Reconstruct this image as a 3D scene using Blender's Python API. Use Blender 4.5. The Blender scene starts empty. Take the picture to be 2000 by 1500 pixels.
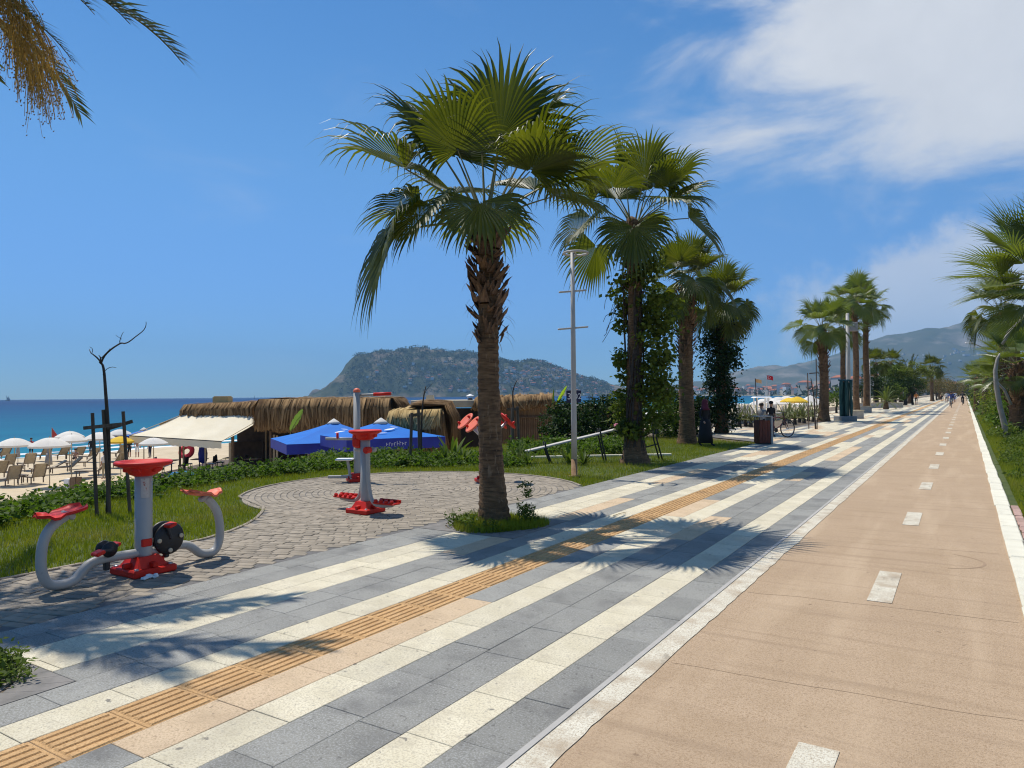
import bpy, math, random
import numpy as np
from mathutils import Vector, Matrix, Euler, noise as mnoise

# ------------------------------------------------------------------ camera, sky, sun
S = bpy.context.scene
C = S.collection
F = 1410.0                      # focal length in photograph pixels (2000 wide)
TH = math.atan(885 / F)         # the promenade runs along +Y, the camera looks 32 degrees left of it
EYE = 1.72
CM = (Matrix.Rotation(TH, 3, 'Z') @ Matrix.Rotation(math.radians(90.866), 3, 'X') @ Matrix.Rotation(-0.0082, 3, 'Z'))
cam_d = bpy.data.cameras.new('camera'); cam = bpy.data.objects.new('camera', cam_d); C.objects.link(cam)
cam_d.sensor_width = 36; cam_d.lens = 36 * F / 2000; cam_d.clip_start = 0.05; cam_d.clip_end = 20000
cam.matrix_world = Matrix.Translation((0, 0, EYE)) @ CM.to_4x4()
S.camera = cam
S.view_settings.view_transform = 'Standard'; S.view_settings.look = 'None'
S.view_settings.exposure = 0.0; S.view_settings.gamma = 1; S.view_settings.use_curve_mapping = False
S.cycles.max_bounces = 7; S.cycles.diffuse_bounces = 3; S.cycles.glossy_bounces = 3; S.cycles.transmission_bounces = 4
S.cycles.volume_bounces = 0; S.cycles.transparent_max_bounces = 8; S.cycles.sample_clamp_indirect = 6; S.cycles.filter_width = 1.15

SUN = Vector((-0.975, 0.22, 0)).normalized() * math.cos(math.radians(66)) + Vector((0, 0, math.sin(math.radians(66))))
sd = bpy.data.lights.new('sun', 'SUN'); so = bpy.data.objects.new('sun', sd); C.objects.link(so)
sd.energy = 4.9; sd.angle = math.radians(0.53); sd.color = (1.0, 0.95, 0.86)
so.rotation_euler = SUN.to_track_quat('Z', 'Y').to_euler()

W = bpy.data.worlds.new('World'); S.world = W; W.use_nodes = True
def world():
    nt = W.node_tree; N = nt.nodes; L = nt.links
    for n in list(N): N.remove(n)
    def nd(t, **k):
        n = N.new(t)
        for a, b in k.items(): setattr(n, a, b)
        return n
    def m(op, a, b=None, c=None, clamp=False):
        n = nd('ShaderNodeMath', operation=op, use_clamp=clamp)
        for i, v in enumerate((a, b, c)):
            if v is None: continue
            if isinstance(v, (int, float)): n.inputs[i].default_value = v
            else: L.new(v, n.inputs[i])
        return n.outputs[0]
    sky = nd('ShaderNodeTexSky', sky_type='NISHITA')
    sky.sun_disc = False; sky.sun_elevation = math.radians(66); sky.sun_rotation = math.radians(283)
    sky.altitude = 0; sky.air_density = 1.0; sky.dust_density = 0.0; sky.ozone_density = 3.5
    hs = nd('ShaderNodeHueSaturation'); hs.inputs['Saturation'].default_value = 1.24; hs.inputs['Value'].default_value = 1.0
    L.new(sky.outputs[0], hs.inputs['Color'])
    tc = nd('ShaderNodeTexCoord'); sp = nd('ShaderNodeSeparateXYZ'); L.new(tc.outputs['Generated'], sp.inputs[0])
    x, y, z = sp.outputs
    az = m('ARCTAN2', x, y)                       # 0 along the promenade, positive to the right
    el = m('ARCSINE', z)
    cb = nd('ShaderNodeCombineXYZ'); L.new(az, cb.inputs[0]); L.new(el, cb.inputs[1])
    mp = nd('ShaderNodeMapping'); mp.inputs['Rotation'].default_value = (0, 0, math.radians(-28)); mp.inputs['Scale'].default_value = (2.2, 5.5, 1)
    L.new(cb.outputs[0], mp.inputs[0])
    n1 = nd('ShaderNodeTexNoise'); n1.inputs['Scale'].default_value = 1.5; n1.inputs['Detail'].default_value = 9; n1.inputs['Roughness'].default_value = 0.58; n1.inputs['Distortion'].default_value = 0.5
    L.new(mp.outputs[0], n1.inputs['Vector'])
    n2 = nd('ShaderNodeTexNoise'); n2.inputs['Scale'].default_value = 9; n2.inputs['Detail'].default_value = 8; n2.inputs['Roughness'].default_value = 0.6
    L.new(cb.outputs[0], n2.inputs['Vector'])
    def blob(a0, e0, sa, se, rot):                # a soft elliptical bank of cloud
        a = m('SUBTRACT', az, math.radians(a0)); e = m('SUBTRACT', el, math.radians(e0))
        c, s = math.cos(math.radians(rot)), math.sin(math.radians(rot))
        p = m('DIVIDE', m('ADD', m('MULTIPLY', a, c), m('MULTIPLY', e, s)), math.radians(sa))
        q = m('DIVIDE', m('SUBTRACT', m('MULTIPLY', e, c), m('MULTIPLY', a, s)), math.radians(se))
        return m('SUBTRACT', 1.0, m('SQRT', m('ADD', m('MULTIPLY', p, p), m('MULTIPLY', q, q))))
    b1 = blob(34, 25.5, 61, 17.5, 3)  # bank widened past the right of view to whiten the skylight
    d1 = m('ADD', m('MULTIPLY', b1, 2.1), m('MULTIPLY', m('SUBTRACT', n1.outputs[0], 0.5), 2.3))
    b2 = blob(-1, 6.5, 13, 5.5, 4)
    d2 = m('ADD', m('MULTIPLY', b2, 1.5), m('MULTIPLY', m('SUBTRACT', n2.outputs[0], 0.5), 2.6))
    d3 = m('MULTIPLY', m('SUBTRACT', n1.outputs[0], 0.545), 2.0)                 # faint cirrus everywhere
    def sm(v, lo, hi):
        n = nd('ShaderNodeMapRange', interpolation_type='SMOOTHSTEP'); L.new(v, n.inputs[0])
        n.inputs[1].default_value = lo; n.inputs[2].default_value = hi; return n.outputs[0]
    k = m('MAXIMUM', m('MULTIPLY', sm(d1, 0.0, 0.8), 0.97), m('MAXIMUM', m('MULTIPLY', sm(d2, 0.0, 0.75), 0.72), m('MULTIPLY', sm(d3, 0.0, 0.5), 0.12)), clamp=True)
    hf = nd('ShaderNodeMapRange', interpolation_type='SMOOTHSTEP'); L.new(el, hf.inputs[0]); hf.inputs[1].default_value = 0.0; hf.inputs[2].default_value = 0.36
    ht = nd('ShaderNodeMixRGB'); L.new(hf.outputs[0], ht.inputs[0]); ht.inputs[1].default_value = (0.34, 0.56, 0.94, 1); ht.inputs[2].default_value = (1, 1, 1, 1)
    hm = nd('ShaderNodeMixRGB', blend_type='MULTIPLY'); hm.inputs[0].default_value = 1; L.new(hs.outputs[0], hm.inputs[1]); L.new(ht.outputs[0], hm.inputs[2])
    mix = nd('ShaderNodeMixRGB'); L.new(k, mix.inputs[0]); L.new(hm.outputs[0], mix.inputs[1])
    cc = nd('ShaderNodeMixRGB'); L.new(n2.outputs[0], cc.inputs[0]); cc.inputs[1].default_value = (4.7, 5.0, 5.5, 1); cc.inputs[2].default_value = (6.3, 6.5, 6.8, 1)
    L.new(cc.outputs[0], mix.inputs[2])
    bg = nd('ShaderNodeBackground'); bg.inputs[1].default_value = 0.130; L.new(mix.outputs[0], bg.inputs[0])
    out = nd('ShaderNodeOutputWorld'); L.new(bg.outputs[0], out.inputs[0])
world()

# ------------------------------------------------------------------ helpers
def ray(px, py): return CM @ Vector(((px - 1000) / F, (750 - py) / F, -1))
def G(px, py, z=0.0):           # the spot on level z that the photograph shows at a pixel
    d = ray(px, py); t = (z - EYE) / d.z
    return Vector((d.x * t, d.y * t, z))
def PD(px, py, zc):             # the point at depth zc
    d = ray(px, py); return Vector((d.x * zc, d.y * zc, EYE + d.z * zc))
def depth(p): return (CM.inverted() @ (Vector(p) - Vector((0, 0, EYE)))).z * -1
RS = np.random.RandomState(7); R = random.Random(11)

class MB:
    """collects verts and faces and links them as one mesh object"""
    def __init__(s): s.v = []; s.f = []; s.m = []; s.cur = 0
    def add(s, vs, fs):
        o = len(s.v); s.v += [tuple(p) for p in vs]
        for f in fs: s.f.append(tuple(i + o for i in f)); s.m.append(s.cur)
        return s
    def box(s, c, size, rz=0.0, rot=None, bev=0.0, taper=1.0):
        hx, hy, hz = size[0] / 2, size[1] / 2, size[2] / 2
        M = rot if rot is not None else Matrix.Rotation(rz, 3, 'Z'); c = Vector(c)
        if bev <= 0:
            vs = [(x * (taper if z > 0 else 1), y * (taper if z > 0 else 1), z) for z in (-hz, hz) for x, y in ((-hx, -hy), (hx, -hy), (hx, hy), (-hx, hy))]
            fs = [(3, 2, 1, 0), (4, 5, 6, 7), (0, 1, 5, 4), (1, 2, 6, 5), (2, 3, 7, 6), (3, 0, 4, 7)]
        else:
            b = bev; vs = []; fs = []
            for z, k in ((-hz, b), (-hz + b, 0), (hz - b, 0), (hz, b)):
                vs += [(x, y, z) for x, y in ((-hx + k + b, -hy + k), (hx - k - b, -hy + k), (hx - k, -hy + k + b), (hx - k, hy - k - b), (hx - k - b, hy - k), (-hx + k + b, hy - k), (-hx + k, hy - k - b), (-hx + k, -hy + k + b))]
            for r in range(3):
                for i in range(8): j = (i + 1) % 8; fs.append((r * 8 + i, r * 8 + j, r * 8 + 8 + j, r * 8 + 8 + i))
            fs += [tuple(range(7, -1, -1)), tuple(range(24, 32))]
        return s.add([M @ Vector(p) + c for p in vs], fs)
    def tube(s, pts, rad, n=8, cap=True, jit=None):
        pts = [Vector(p) for p in pts]
        if not hasattr(rad, '__len__'): rad = [rad] * len(pts)
        vs = []; fs = []; prev = None
        for i, p in enumerate(pts):
            t = (pts[min(i + 1, len(pts) - 1)] - pts[max(i - 1, 0)]).normalized()
            if prev is None:
                a = Vector((0, 0, 1)) if abs(t.z) < 0.9 else Vector((1, 0, 0))
                u = t.cross(a).normalized()
            else: u = (prev - t * prev.dot(t)).normalized()
            prev = u; w = t.cross(u)
            for k in range(n):
                a = 2 * math.pi * k / n; r = rad[i] * (jit(i, k) if jit else 1)
                vs.append(p + (u * math.cos(a) + w * math.sin(a)) * r)
        for i in range(len(pts) - 1):
            for k in range(n): q = (k + 1) % n; fs.append((i * n + k, i * n + q, (i + 1) * n + q, (i + 1) * n + k))
        if cap: fs += [tuple(range(n - 1, -1, -1)), tuple(range((len(pts) - 1) * n, len(pts) * n))]
        return s.add(vs, fs)
    def lathe(s, prof, n=16, c=(0, 0, 0), rot=None, cap=True):
        c = Vector(c); vs = []; fs = []
        for r, z in prof:
            for k in range(n):
                a = 2 * math.pi * k / n; p = Vector((r * math.cos(a), r * math.sin(a), z))
                vs.append((rot @ p if rot is not None else p) + c)
        for i in range(len(prof) - 1):
            for k in range(n): q = (k + 1) % n; fs.append((i * n + k, i * n + q, (i + 1) * n + q, (i + 1) * n + k))
        if cap: fs += [tuple(range(n - 1, -1, -1)), tuple(range((len(prof) - 1) * n, len(prof) * n))]
        return s.add(vs, fs)
    def torus(s, R0, r, c=(0, 0, 0), rot=None, n=24, k=8):
        c = Vector(c); vs = []; fs = []
        for i in range(n):
            a = 2 * math.pi * i / n
            for j in range(k):
                b = 2 * math.pi * j / k; p = Vector(((R0 + r * math.cos(b)) * math.cos(a), (R0 + r * math.cos(b)) * math.sin(a), r * math.sin(b)))
                vs.append((rot @ p if rot is not None else p) + c)
        for i in range(n):
            for j in range(k): fs.append((i * k + j, ((i + 1) % n) * k + j, ((i + 1) % n) * k + (j + 1) % k, i * k + (j + 1) % k))
        return s.add(vs, fs)
    def sheet(s, grid):           # grid[i][j] of points
        h = len(grid); w = len(grid[0])
        return s.add([p for r in grid for p in r], [(i * w + j, i * w + j + 1, (i + 1) * w + j + 1, (i + 1) * w + j) for i in range(h - 1) for j in range(w - 1)])
    def mesh(s, name, mats, smooth=False):
        me = bpy.data.meshes.new(name); me.from_pydata(s.v, [], s.f)
        for mm in (mats if isinstance(mats, (list, tuple)) else [mats]): me.materials.append(mm)
        if any(s.m): me.polygons.foreach_set('material_index', s.m)
        if smooth: me.polygons.foreach_set('use_smooth', [True] * len(me.polygons))
        me.update(); return me
    def build(s, name, mats, parent=None, smooth=False, **k): return link(name, s.mesh(name, mats, smooth), parent, **k)
def tag(o, label=None, cat=None, group=None, kind=None):
    if label: o['label'] = label
    if cat: o['category'] = cat
    if group: o['group'] = group
    if kind: o['kind'] = kind
    return o
def link(name, me, parent=None, loc=None, rot=None, scale=None, kind=None, label=None, cat=None, group=None):
    o = bpy.data.objects.new(name, me); C.objects.link(o)
    if parent is not None: o.parent = parent
    if loc is not None: o.location = loc
    if rot is not None: o.rotation_euler = rot if hasattr(rot, '__len__') else (0, 0, rot)
    if scale is not None: o.scale = scale if hasattr(scale, '__len__') else (scale,) * 3
    return tag(o, label, cat, group, kind)
def thing(name, label, cat, loc=(0, 0, 0), rz=0.0, group=None, scale=None):
    return link(name, None, None, loc, rz, scale, None, label, cat, group)
def copy_tree(o, loc=None, rz=None, label=None, parent=None, scale=None):
    c = o.copy(); C.objects.link(c); c.parent = parent
    if loc is not None: c.location = loc
    if rz is not None: c.rotation_euler = (0, 0, rz)
    if scale is not None: c.scale = (scale,) * 3
    if label: c['label'] = label
    for ch in [x for x in KIDS.get(o, None) or [q for q in bpy.data.objects if q.parent == o]]: copy_tree(ch, parent=c)
    return c
KIDS = {}
def np_mesh(name, V, Fc, mats, mi=None):
    me = bpy.data.meshes.new(name); nf, k = Fc.shape
    me.vertices.add(len(V)); me.vertices.foreach_set('co', np.ascontiguousarray(V, dtype=np.float32).ravel())
    me.loops.add(nf * k); me.loops.foreach_set('vertex_index', np.ascontiguousarray(Fc, dtype=np.int32).ravel())
    me.polygons.add(nf); me.polygons.foreach_set('loop_start', np.arange(0, nf * k, k, dtype=np.int32))
    for mm in (mats if isinstance(mats, (list, tuple)) else [mats]): me.materials.append(mm)
    if mi is not None: me.polygons.foreach_set('material_index', np.asarray(mi, dtype=np.int32))
    me.update(calc_edges=True); me.validate(); return me
def leaves_mesh(name, P, size, mat, up=0.4, aspect=0.42, seed=1, droop=0.0, outward=None):
    """one folded diamond leaf at every point of P"""
    rs = np.random.RandomState(seed); n = len(P)
    D = rs.normal(size=(n, 3)); D[:, 2] = D[:, 2] * 0.7 - droop
    if outward is not None: D += outward
    D /= np.linalg.norm(D, axis=1)[:, None] + 1e-9
    Nn = rs.normal(size=(n, 3)); Nn[:, 2] += up * 3
    Sd = np.cross(D, Nn); Sd /= np.linalg.norm(Sd, axis=1)[:, None] + 1e-9
    Up = np.cross(Sd, D)
    sz = (size * (0.6 + 0.8 * rs.rand(n)))[:, None]
    a = P; b = P + D * sz * 0.45 + Sd * sz * aspect * 0.5 + Up * sz * 0.06; c = P + D * sz - Up * sz * 0.10; d = P + D * sz * 0.45 - Sd * sz * aspect * 0.5 + Up * sz * 0.06
    V = np.stack([a, b, c, d], 1).reshape(-1, 3)
    return np_mesh(name, V, np.arange(n * 4).reshape(n, 4), mat)
def clumps(cs, n, seed, spread=0.35, flat=0.8):
    """n points gathered in little clumps on and inside a set of ellipsoids (centre, radii)"""
    rs = np.random.RandomState(seed); out = []
    vol = np.array([r[0] * r[1] * r[2] for _, r in cs]) ** 0.67; vol /= vol.sum()
    for (c, r), w in zip(cs, vol):
        k = max(3, int(n * w / 26)); d = rs.normal(size=(k, 3)); d /= np.linalg.norm(d, axis=1)[:, None]
        rad = 0.45 + 0.6 * rs.rand(k, 1) ** 0.6
        cc = np.array(c) + d * rad * np.array(r)
        q = cc[rs.randint(0, k, int(n * w))] + rs.normal(size=(int(n * w), 3)) * spread * np.mean(r) * np.array([1, 1, flat]) * 0.55
        out.append(q)
    return np.concatenate(out)

# ------------------------------------------------------------------ materials
def lin(c):
    return tuple(((x / 255) / 12.92 if x / 255 <= 0.04045 else ((x / 255 + 0.055) / 1.055) ** 2.4) for x in c) + (1,)
def mat(name, c1, c2=None, scale=8.0, rough=0.7, bump=0.0, bscale=60.0, spec=0.4, metal=0.0, rnd=0.0, island=0.0, detail=5.0, speck=None, sscale=260.0, coat=0.0, stretch=None, trans=None, stain=None, streak=None):
    m = bpy.data.materials.new(name); m.use_nodes = True; nt = m.node_tree; N = nt.nodes; L = nt.links
    b = N['Principled BSDF']; b.inputs['Roughness'].default_value = rough; b.inputs['Specular IOR Level'].default_value = spec; b.inputs['Metallic'].default_value = metal
    b.inputs['Coat Weight'].default_value = coat
    c1 = tuple(c1)[:3] + (1,); c2 = (tuple(c2)[:3] + (1,)) if c2 else c1
    tc = N.new('ShaderNodeTexCoord'); vec = tc.outputs['Object']
    if stretch:
        mp = N.new('ShaderNodeMapping'); mp.inputs['Scale'].default_value = stretch; L.new(vec, mp.inputs[0]); vec = mp.outputs[0]
    no = N.new('ShaderNodeTexNoise'); no.inputs['Scale'].default_value = scale; no.inputs['Detail'].default_value = detail; L.new(vec, no.inputs['Vector'])
    mr = N.new('ShaderNodeMapRange'); L.new(no.outputs[0], mr.inputs[0]); mr.inputs[1].default_value = 0.3; mr.inputs[2].default_value = 0.7
    fac = mr.outputs[0]
    if island:
        ge = N.new('ShaderNodeNewGeometry'); mx = N.new('ShaderNodeMix'); mx.inputs[0].default_value = island
        L.new(fac, mx.inputs[2]); L.new(ge.outputs['Random Per Island'], mx.inputs[3]); fac = mx.outputs[0]
    mix = N.new('ShaderNodeMixRGB'); L.new(fac, mix.inputs[0]); mix.inputs[1].default_value = c1; mix.inputs[2].default_value = c2
    col = mix.outputs[0]
    if speck:
        n2 = N.new('ShaderNodeTexNoise'); n2.inputs['Scale'].default_value = sscale; n2.inputs['Detail'].default_value = 4; n2.inputs['Roughness'].default_value = 0.7; g5 = N.new('ShaderNodeNewGeometry'); L.new(g5.outputs['Position'], n2.inputs['Vector'])
        r2 = N.new('ShaderNodeMapRange'); L.new(n2.outputs[0], r2.inputs[0]); r2.inputs[1].default_value = 0.47; r2.inputs[2].default_value = 0.62
        m2 = N.new('ShaderNodeMixRGB'); L.new(r2.outputs[0], m2.inputs[0]); L.new(col, m2.inputs[1]); m2.inputs[2].default_value = tuple(speck)[:3] + (1,); col = m2.outputs[0]
    if stain:                                     # (colour, scale, low, high, in world metres)
        g2 = N.new('ShaderNodeNewGeometry'); n3 = N.new('ShaderNodeTexNoise'); n3.inputs['Scale'].default_value = stain[1]; n3.inputs['Detail'].default_value = 6; n3.inputs['Roughness'].default_value = 0.6
        L.new(g2.outputs['Position'], n3.inputs['Vector'])
        r3 = N.new('ShaderNodeMapRange'); L.new(n3.outputs[0], r3.inputs[0]); r3.inputs[1].default_value = stain[2]; r3.inputs[2].default_value = stain[3]; r3.inputs[4].default_value = stain[4] if len(stain) > 4 else 0.8
        m3 = N.new('ShaderNodeMixRGB'); L.new(r3.outputs[0], m3.inputs[0]); L.new(col, m3.inputs[1]); m3.inputs[2].default_value = tuple(stain[0])[:3] + (1,); col = m3.outputs[0]
    for s5 in (streak or ()):                     # (colour, scale xyz, low, high, amount): long marks in world metres
        g4 = N.new('ShaderNodeNewGeometry'); mp4 = N.new('ShaderNodeMapping'); mp4.inputs['Scale'].default_value = s5[1]; L.new(g4.outputs['Position'], mp4.inputs[0])
        n4 = N.new('ShaderNodeTexNoise'); n4.inputs['Scale'].default_value = 1; n4.inputs['Detail'].default_value = 5; n4.inputs['Distortion'].default_value = 0.3; L.new(mp4.outputs[0], n4.inputs['Vector'])
        r4 = N.new('ShaderNodeMapRange'); L.new(n4.outputs[0], r4.inputs[0]); r4.inputs[1].default_value = s5[2]; r4.inputs[2].default_value = s5[3]; r4.inputs[4].default_value = s5[4]
        m4 = N.new('ShaderNodeMixRGB'); L.new(r4.outputs[0], m4.inputs[0]); L.new(col, m4.inputs[1]); m4.inputs[2].default_value = tuple(s5[0]) + (1,); col = m4.outputs[0]
    if rnd:
        oi = N.new('ShaderNodeObjectInfo'); ge2 = N.new('ShaderNodeNewGeometry'); ad = N.new('ShaderNodeMath'); ad.operation = 'ADD'
        L.new(oi.outputs['Random'], ad.inputs[0]); L.new(ge2.outputs['Random Per Island'], ad.inputs[1])
        fr = N.new('ShaderNodeMath'); fr.operation = 'FRACT'; L.new(ad.outputs[0], fr.inputs[0])
        rr = N.new('ShaderNodeMapRange'); L.new(fr.outputs[0], rr.inputs[0]); rr.inputs[3].default_value = 1 - rnd; rr.inputs[4].default_value = 1 + rnd
        hs = N.new('ShaderNodeHueSaturation'); L.new(rr.outputs[0], hs.inputs['Value']); L.new(col, hs.inputs['Color']); col = hs.outputs[0]
    L.new(col, b.inputs['Base Color'])
    if bump:
        nb = N.new('ShaderNodeTexNoise'); nb.inputs['Scale'].default_value = bscale; nb.inputs['Detail'].default_value = 6; L.new(vec, nb.inputs['Vector'])
        bp = N.new('ShaderNodeBump'); bp.inputs['Strength'].default_value = bump; bp.inputs['Distance'].default_value = 0.01; L.new(nb.outputs[0], bp.inputs['Height']); L.new(bp.outputs[0], b.inputs['Normal'])
    if trans:
        tr = N.new('ShaderNodeBsdfTranslucent'); ms = N.new('ShaderNodeMixShader'); ms.inputs[0].default_value = trans[0]
        hv = N.new('ShaderNodeMixRGB'); hv.blend_type = 'MULTIPLY'; hv.inputs[0].default_value = 1; L.new(col, hv.inputs[1]); hv.inputs[2].default_value = tuple(trans[1]) + (1,)
        L.new(hv.outputs[0], tr.inputs[0]); L.new(b.outputs[0], ms.inputs[1]); L.new(tr.outputs[0], ms.inputs[2]); L.new(ms.outputs[0], N['Material Output'].inputs[0])
    return m
def leafmat(name, c1, c2, t=0.3, rough=0.6, spec=0.15): return mat(name, c1, c2, scale=1.5, rough=rough, spec=spec, island=0.7, trans=(t, (1.5, 1.7, 0.7)))

X = {}
X['tile_grey'] = mat('grey_concrete_tile', (0.205, 0.198, 0.172), (0.268, 0.258, 0.224), 3, 0.75, 0.5, 300, speck=(0.36, 0.355, 0.33), sscale=85, rnd=0.12, stain=((0.11, 0.105, 0.098), 2.3, 0.50, 0.74, 0.65), streak=(((0.13, 0.12, 0.105), (30, 30, 1), .60, .70, .8),))
X['tile_cream'] = mat('cream_stone_tile', (0.64, 0.57, 0.40), (0.75, 0.68, 0.51), 4, 0.75, 0.5, 280, speck=(0.50, 0.43, 0.295), sscale=80, rnd=0.08, stain=((0.40, 0.345, 0.25), 2.6, 0.50, 0.80, 0.7), streak=(((0.20, 0.18, 0.145), (16, 16, 1), .66, .71, .9), ((0.42, 0.37, 0.28), (36, 36, 1), .58, .68, .7)))
X['tile_beige'] = mat('beige_stone_tile', (0.59, 0.435, 0.27), (0.67, 0.51, 0.335), 4, 0.75, 0.5, 280, speck=(0.46, 0.33, 0.20), sscale=80, rnd=0.08, stain=((0.36, 0.26, 0.16), 2.6, 0.50, 0.80, 0.65), streak=(((0.16, 0.12, 0.08), (16, 16, 1), .66, .71, .9), ((0.38, 0.27, 0.165), (36, 36, 1), .58, .68, .7)))
X['tactile'] = mat('ochre_tactile_tile', (0.51, 0.295, 0.115), (0.63, 0.39, 0.17), 5, 0.7, 0.5, 200, speck=(0.40, 0.225, 0.085), sscale=90, rnd=0.10, stain=((0.22, 0.135, 0.07), 2.4, 0.54, 0.76, 0.75))
X['joint'] = mat('joint_sand', (0.11, 0.105, 0.10), (0.17, 0.16, 0.15), 20, 0.95)
X['paver'] = mat('taupe_concrete_paver', (0.25, 0.21, 0.155), (0.345, 0.29, 0.22), 6, 0.85, 0.5, 150, rnd=0.14, stain=((0.12, 0.11, 0.10), 1.3, 0.55, 0.8, 0.6))
X['path'] = mat('tan_bike_path', (0.425, 0.302, 0.188), (0.505, 0.366, 0.238), 2.2, 0.85, 0.7, 160, speck=(0.345, 0.235, 0.138), sscale=75, stain=((0.33, 0.225, 0.135), 1.1, 0.48, 0.82, 0.55), streak=(((0.56, 0.415, 0.27), (2.5, .22, 1), .50, .72, .6), ((0.30, 0.205, 0.125), (.5, 9, 1), .54, .70, .42), ((0.25, 0.17, 0.105), (13, 13, 1), .69, .74, .85)))
X['white_paint'] = mat('worn_white_paint', (0.62, 0.57, 0.445), (0.72, 0.67, 0.54), 6, 0.8, 0.7, 120, speck=(0.45, 0.38, 0.28), sscale=70, stain=((0.42, 0.33, 0.225), 4.0, 0.46, 0.66, 0.85), streak=(((0.28, 0.24, 0.18), (8, 3, 1), .60, .72, .7),))
X['kerb_white'] = mat('white_painted_kerb', (0.66, 0.62, 0.49), (0.76, 0.72, 0.58), 5, 0.75, 0.5, 90, rnd=0.06, stain=((0.42, 0.36, 0.28), 9.0, 0.64, 0.74, 0.6))
X['pink_brick'] = mat('pink_kerb_brick', (0.36, 0.22, 0.18), (0.46, 0.32, 0.27), 8, 0.85, 0.4, rnd=0.15)
X['soil'] = mat('soil', (0.10, 0.075, 0.05), (0.19, 0.15, 0.10), 5, 0.95, 0.6, 40)
X['lawn'] = mat('lawn_ground', (0.045, 0.068, 0.016), (0.085, 0.105, 0.028), 3, 0.95, 0.7, 60)
X['grass'] = mat('grass_blades', (0.14, 0.19, 0.010), (0.31, 0.33, 0.034), 0.6, 0.6, spec=0.2, island=0.55, trans=(0.35, (1.5, 1.5, 0.6)), stain=((0.36, 0.29, 0.10), 0.9, 0.50, 0.76, 0.6))
X['hedge'] = leafmat('hedge_leaves', (0.024, 0.052, 0.008), (0.125, 0.19, 0.026), 0.33)
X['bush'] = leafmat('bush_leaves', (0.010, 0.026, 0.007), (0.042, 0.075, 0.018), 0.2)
X['verge'] = leafmat('verge_leaves', (0.05, 0.085, 0.015), (0.15, 0.19, 0.04), 0.3)
X['olive'] = leafmat('olive_leaves', (0.075, 0.095, 0.018), (0.22, 0.235, 0.055), 0.35)
X['ivy'] = leafmat('ivy_leaves', (0.035, 0.058, 0.010), (0.18, 0.205, 0.035), 0.4)
X['dark_ivy'] = leafmat('dark_ivy_leaves', (0.008, 0.022, 0.008), (0.03, 0.062, 0.018), 0.15)
X['brown_leaf'] = leafmat('brown_twigs', (0.10, 0.085, 0.04), (0.22, 0.17, 0.09), 0.25)
X['frond'] = mat('fan_frond', (0.034, 0.052, 0.008), (0.108, 0.126, 0.018), 1.2, 0.40, spec=0.36, island=0.6, trans=(0.38, (2.1, 2.0, 0.5)))
X['frond_light'] = mat('light_frond', (0.075, 0.115, 0.022), (0.16, 0.19, 0.045), 1.2, 0.36, spec=0.5, island=0.5, trans=(0.36, (1.7, 1.7, 0.6)))
X['date_frond'] = mat('date_frond', (0.022, 0.040, 0.012), (0.06, 0.085, 0.022), 1.2, 0.4, spec=0.5, island=0.6, trans=(0.25, (1.7, 1.6, 0.6)))
X['petiole'] = mat('petiole', (0.12, 0.13, 0.035), (0.22, 0.19, 0.07), 3, 0.5)
X['dry'] = mat('dry_flower_stalk', (0.27, 0.18, 0.04), (0.50, 0.36, 0.12), 3, 0.8, island=0.6, trans=(0.3, (1.3, 1.1, 0.7)))
X['trunk'] = mat('palm_trunk', (0.10, 0.052, 0.022), (0.26, 0.15, 0.072), 4, 0.9, 1.0, 22, stretch=(1.3, 1.3, 9), stain=((0.055, 0.033, 0.018), 3.5, 0.48, 0.70, 0.8), streak=(((0.045, 0.027, 0.015), (5, 5, 38), .56, .68, .8), ((0.33, 0.22, 0.13), (26, 26, 5), .60, .70, .6)))
X['boot'] = mat('leaf_base', (0.07, 0.032, 0.018), (0.25, 0.15, 0.085), 6, 0.85, 0.6, 30, rnd=0.35, stretch=(4, 4, 1))
X['bark'] = mat('dark_bark', (0.035, 0.028, 0.022), (0.09, 0.07, 0.055), 14, 0.9, 0.8, 40)
X['pale_bark'] = mat('pale_bark', (0.26, 0.235, 0.20), (0.38, 0.35, 0.30), 6, 0.85, 0.5, 30)
X['wood'] = mat('weathered_wood', (0.085, 0.06, 0.042), (0.17, 0.125, 0.09), 4, 0.85, 0.6, 40, stretch=(6, 6, 1), rnd=0.2)
X['brown_wood'] = mat('brown_wood', (0.13, 0.08, 0.045), (0.22, 0.145, 0.085), 4, 0.75, 0.4, 40, stretch=(6, 6, 1), rnd=0.2)
X['bin_wood'] = mat('red_brown_wood', (0.10, 0.018, 0.009), (0.17, 0.036, 0.018), 5, 0.5, 0.3, 40, stretch=(6, 6, 1), rnd=0.2)
X['post_wood'] = mat('pale_post_wood', (0.36, 0.27, 0.16), (0.47, 0.37, 0.24), 5, 0.8, 0.3, 40, stretch=(6, 6, 1))
X['straw'] = mat('thatch_straw', (0.075, 0.038, 0.015), (0.43, 0.27, 0.125), 2, 0.9, spec=0.15, island=0.75, trans=(0.12, (1.2, 1.1, 0.9)))
X['pale_straw'] = mat('pale_straw', (0.30, 0.19, 0.07), (0.68, 0.49, 0.22), 2, 0.9, spec=0.15, island=0.75, trans=(0.12, (1.2, 1.1, 0.9)))
X['straw_core'] = mat('thatch_core', (0.13, 0.075, 0.033), (0.26, 0.16, 0.08), 9, 0.95, 0.8, 60)
X['canvas'] = mat('cream_canvas', (0.80, 0.70, 0.50), (0.86, 0.77, 0.58), 1.3, 0.85, 0.2, 30, trans=(0.10, (1, 0.95, 0.85)))
X['white_cloth'] = mat('white_parasol_cloth', (0.76, 0.73, 0.67), (0.82, 0.79, 0.73), 2, 0.85, trans=(0.25, (1, 0.97, 0.9)), rnd=0.05)
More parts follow.
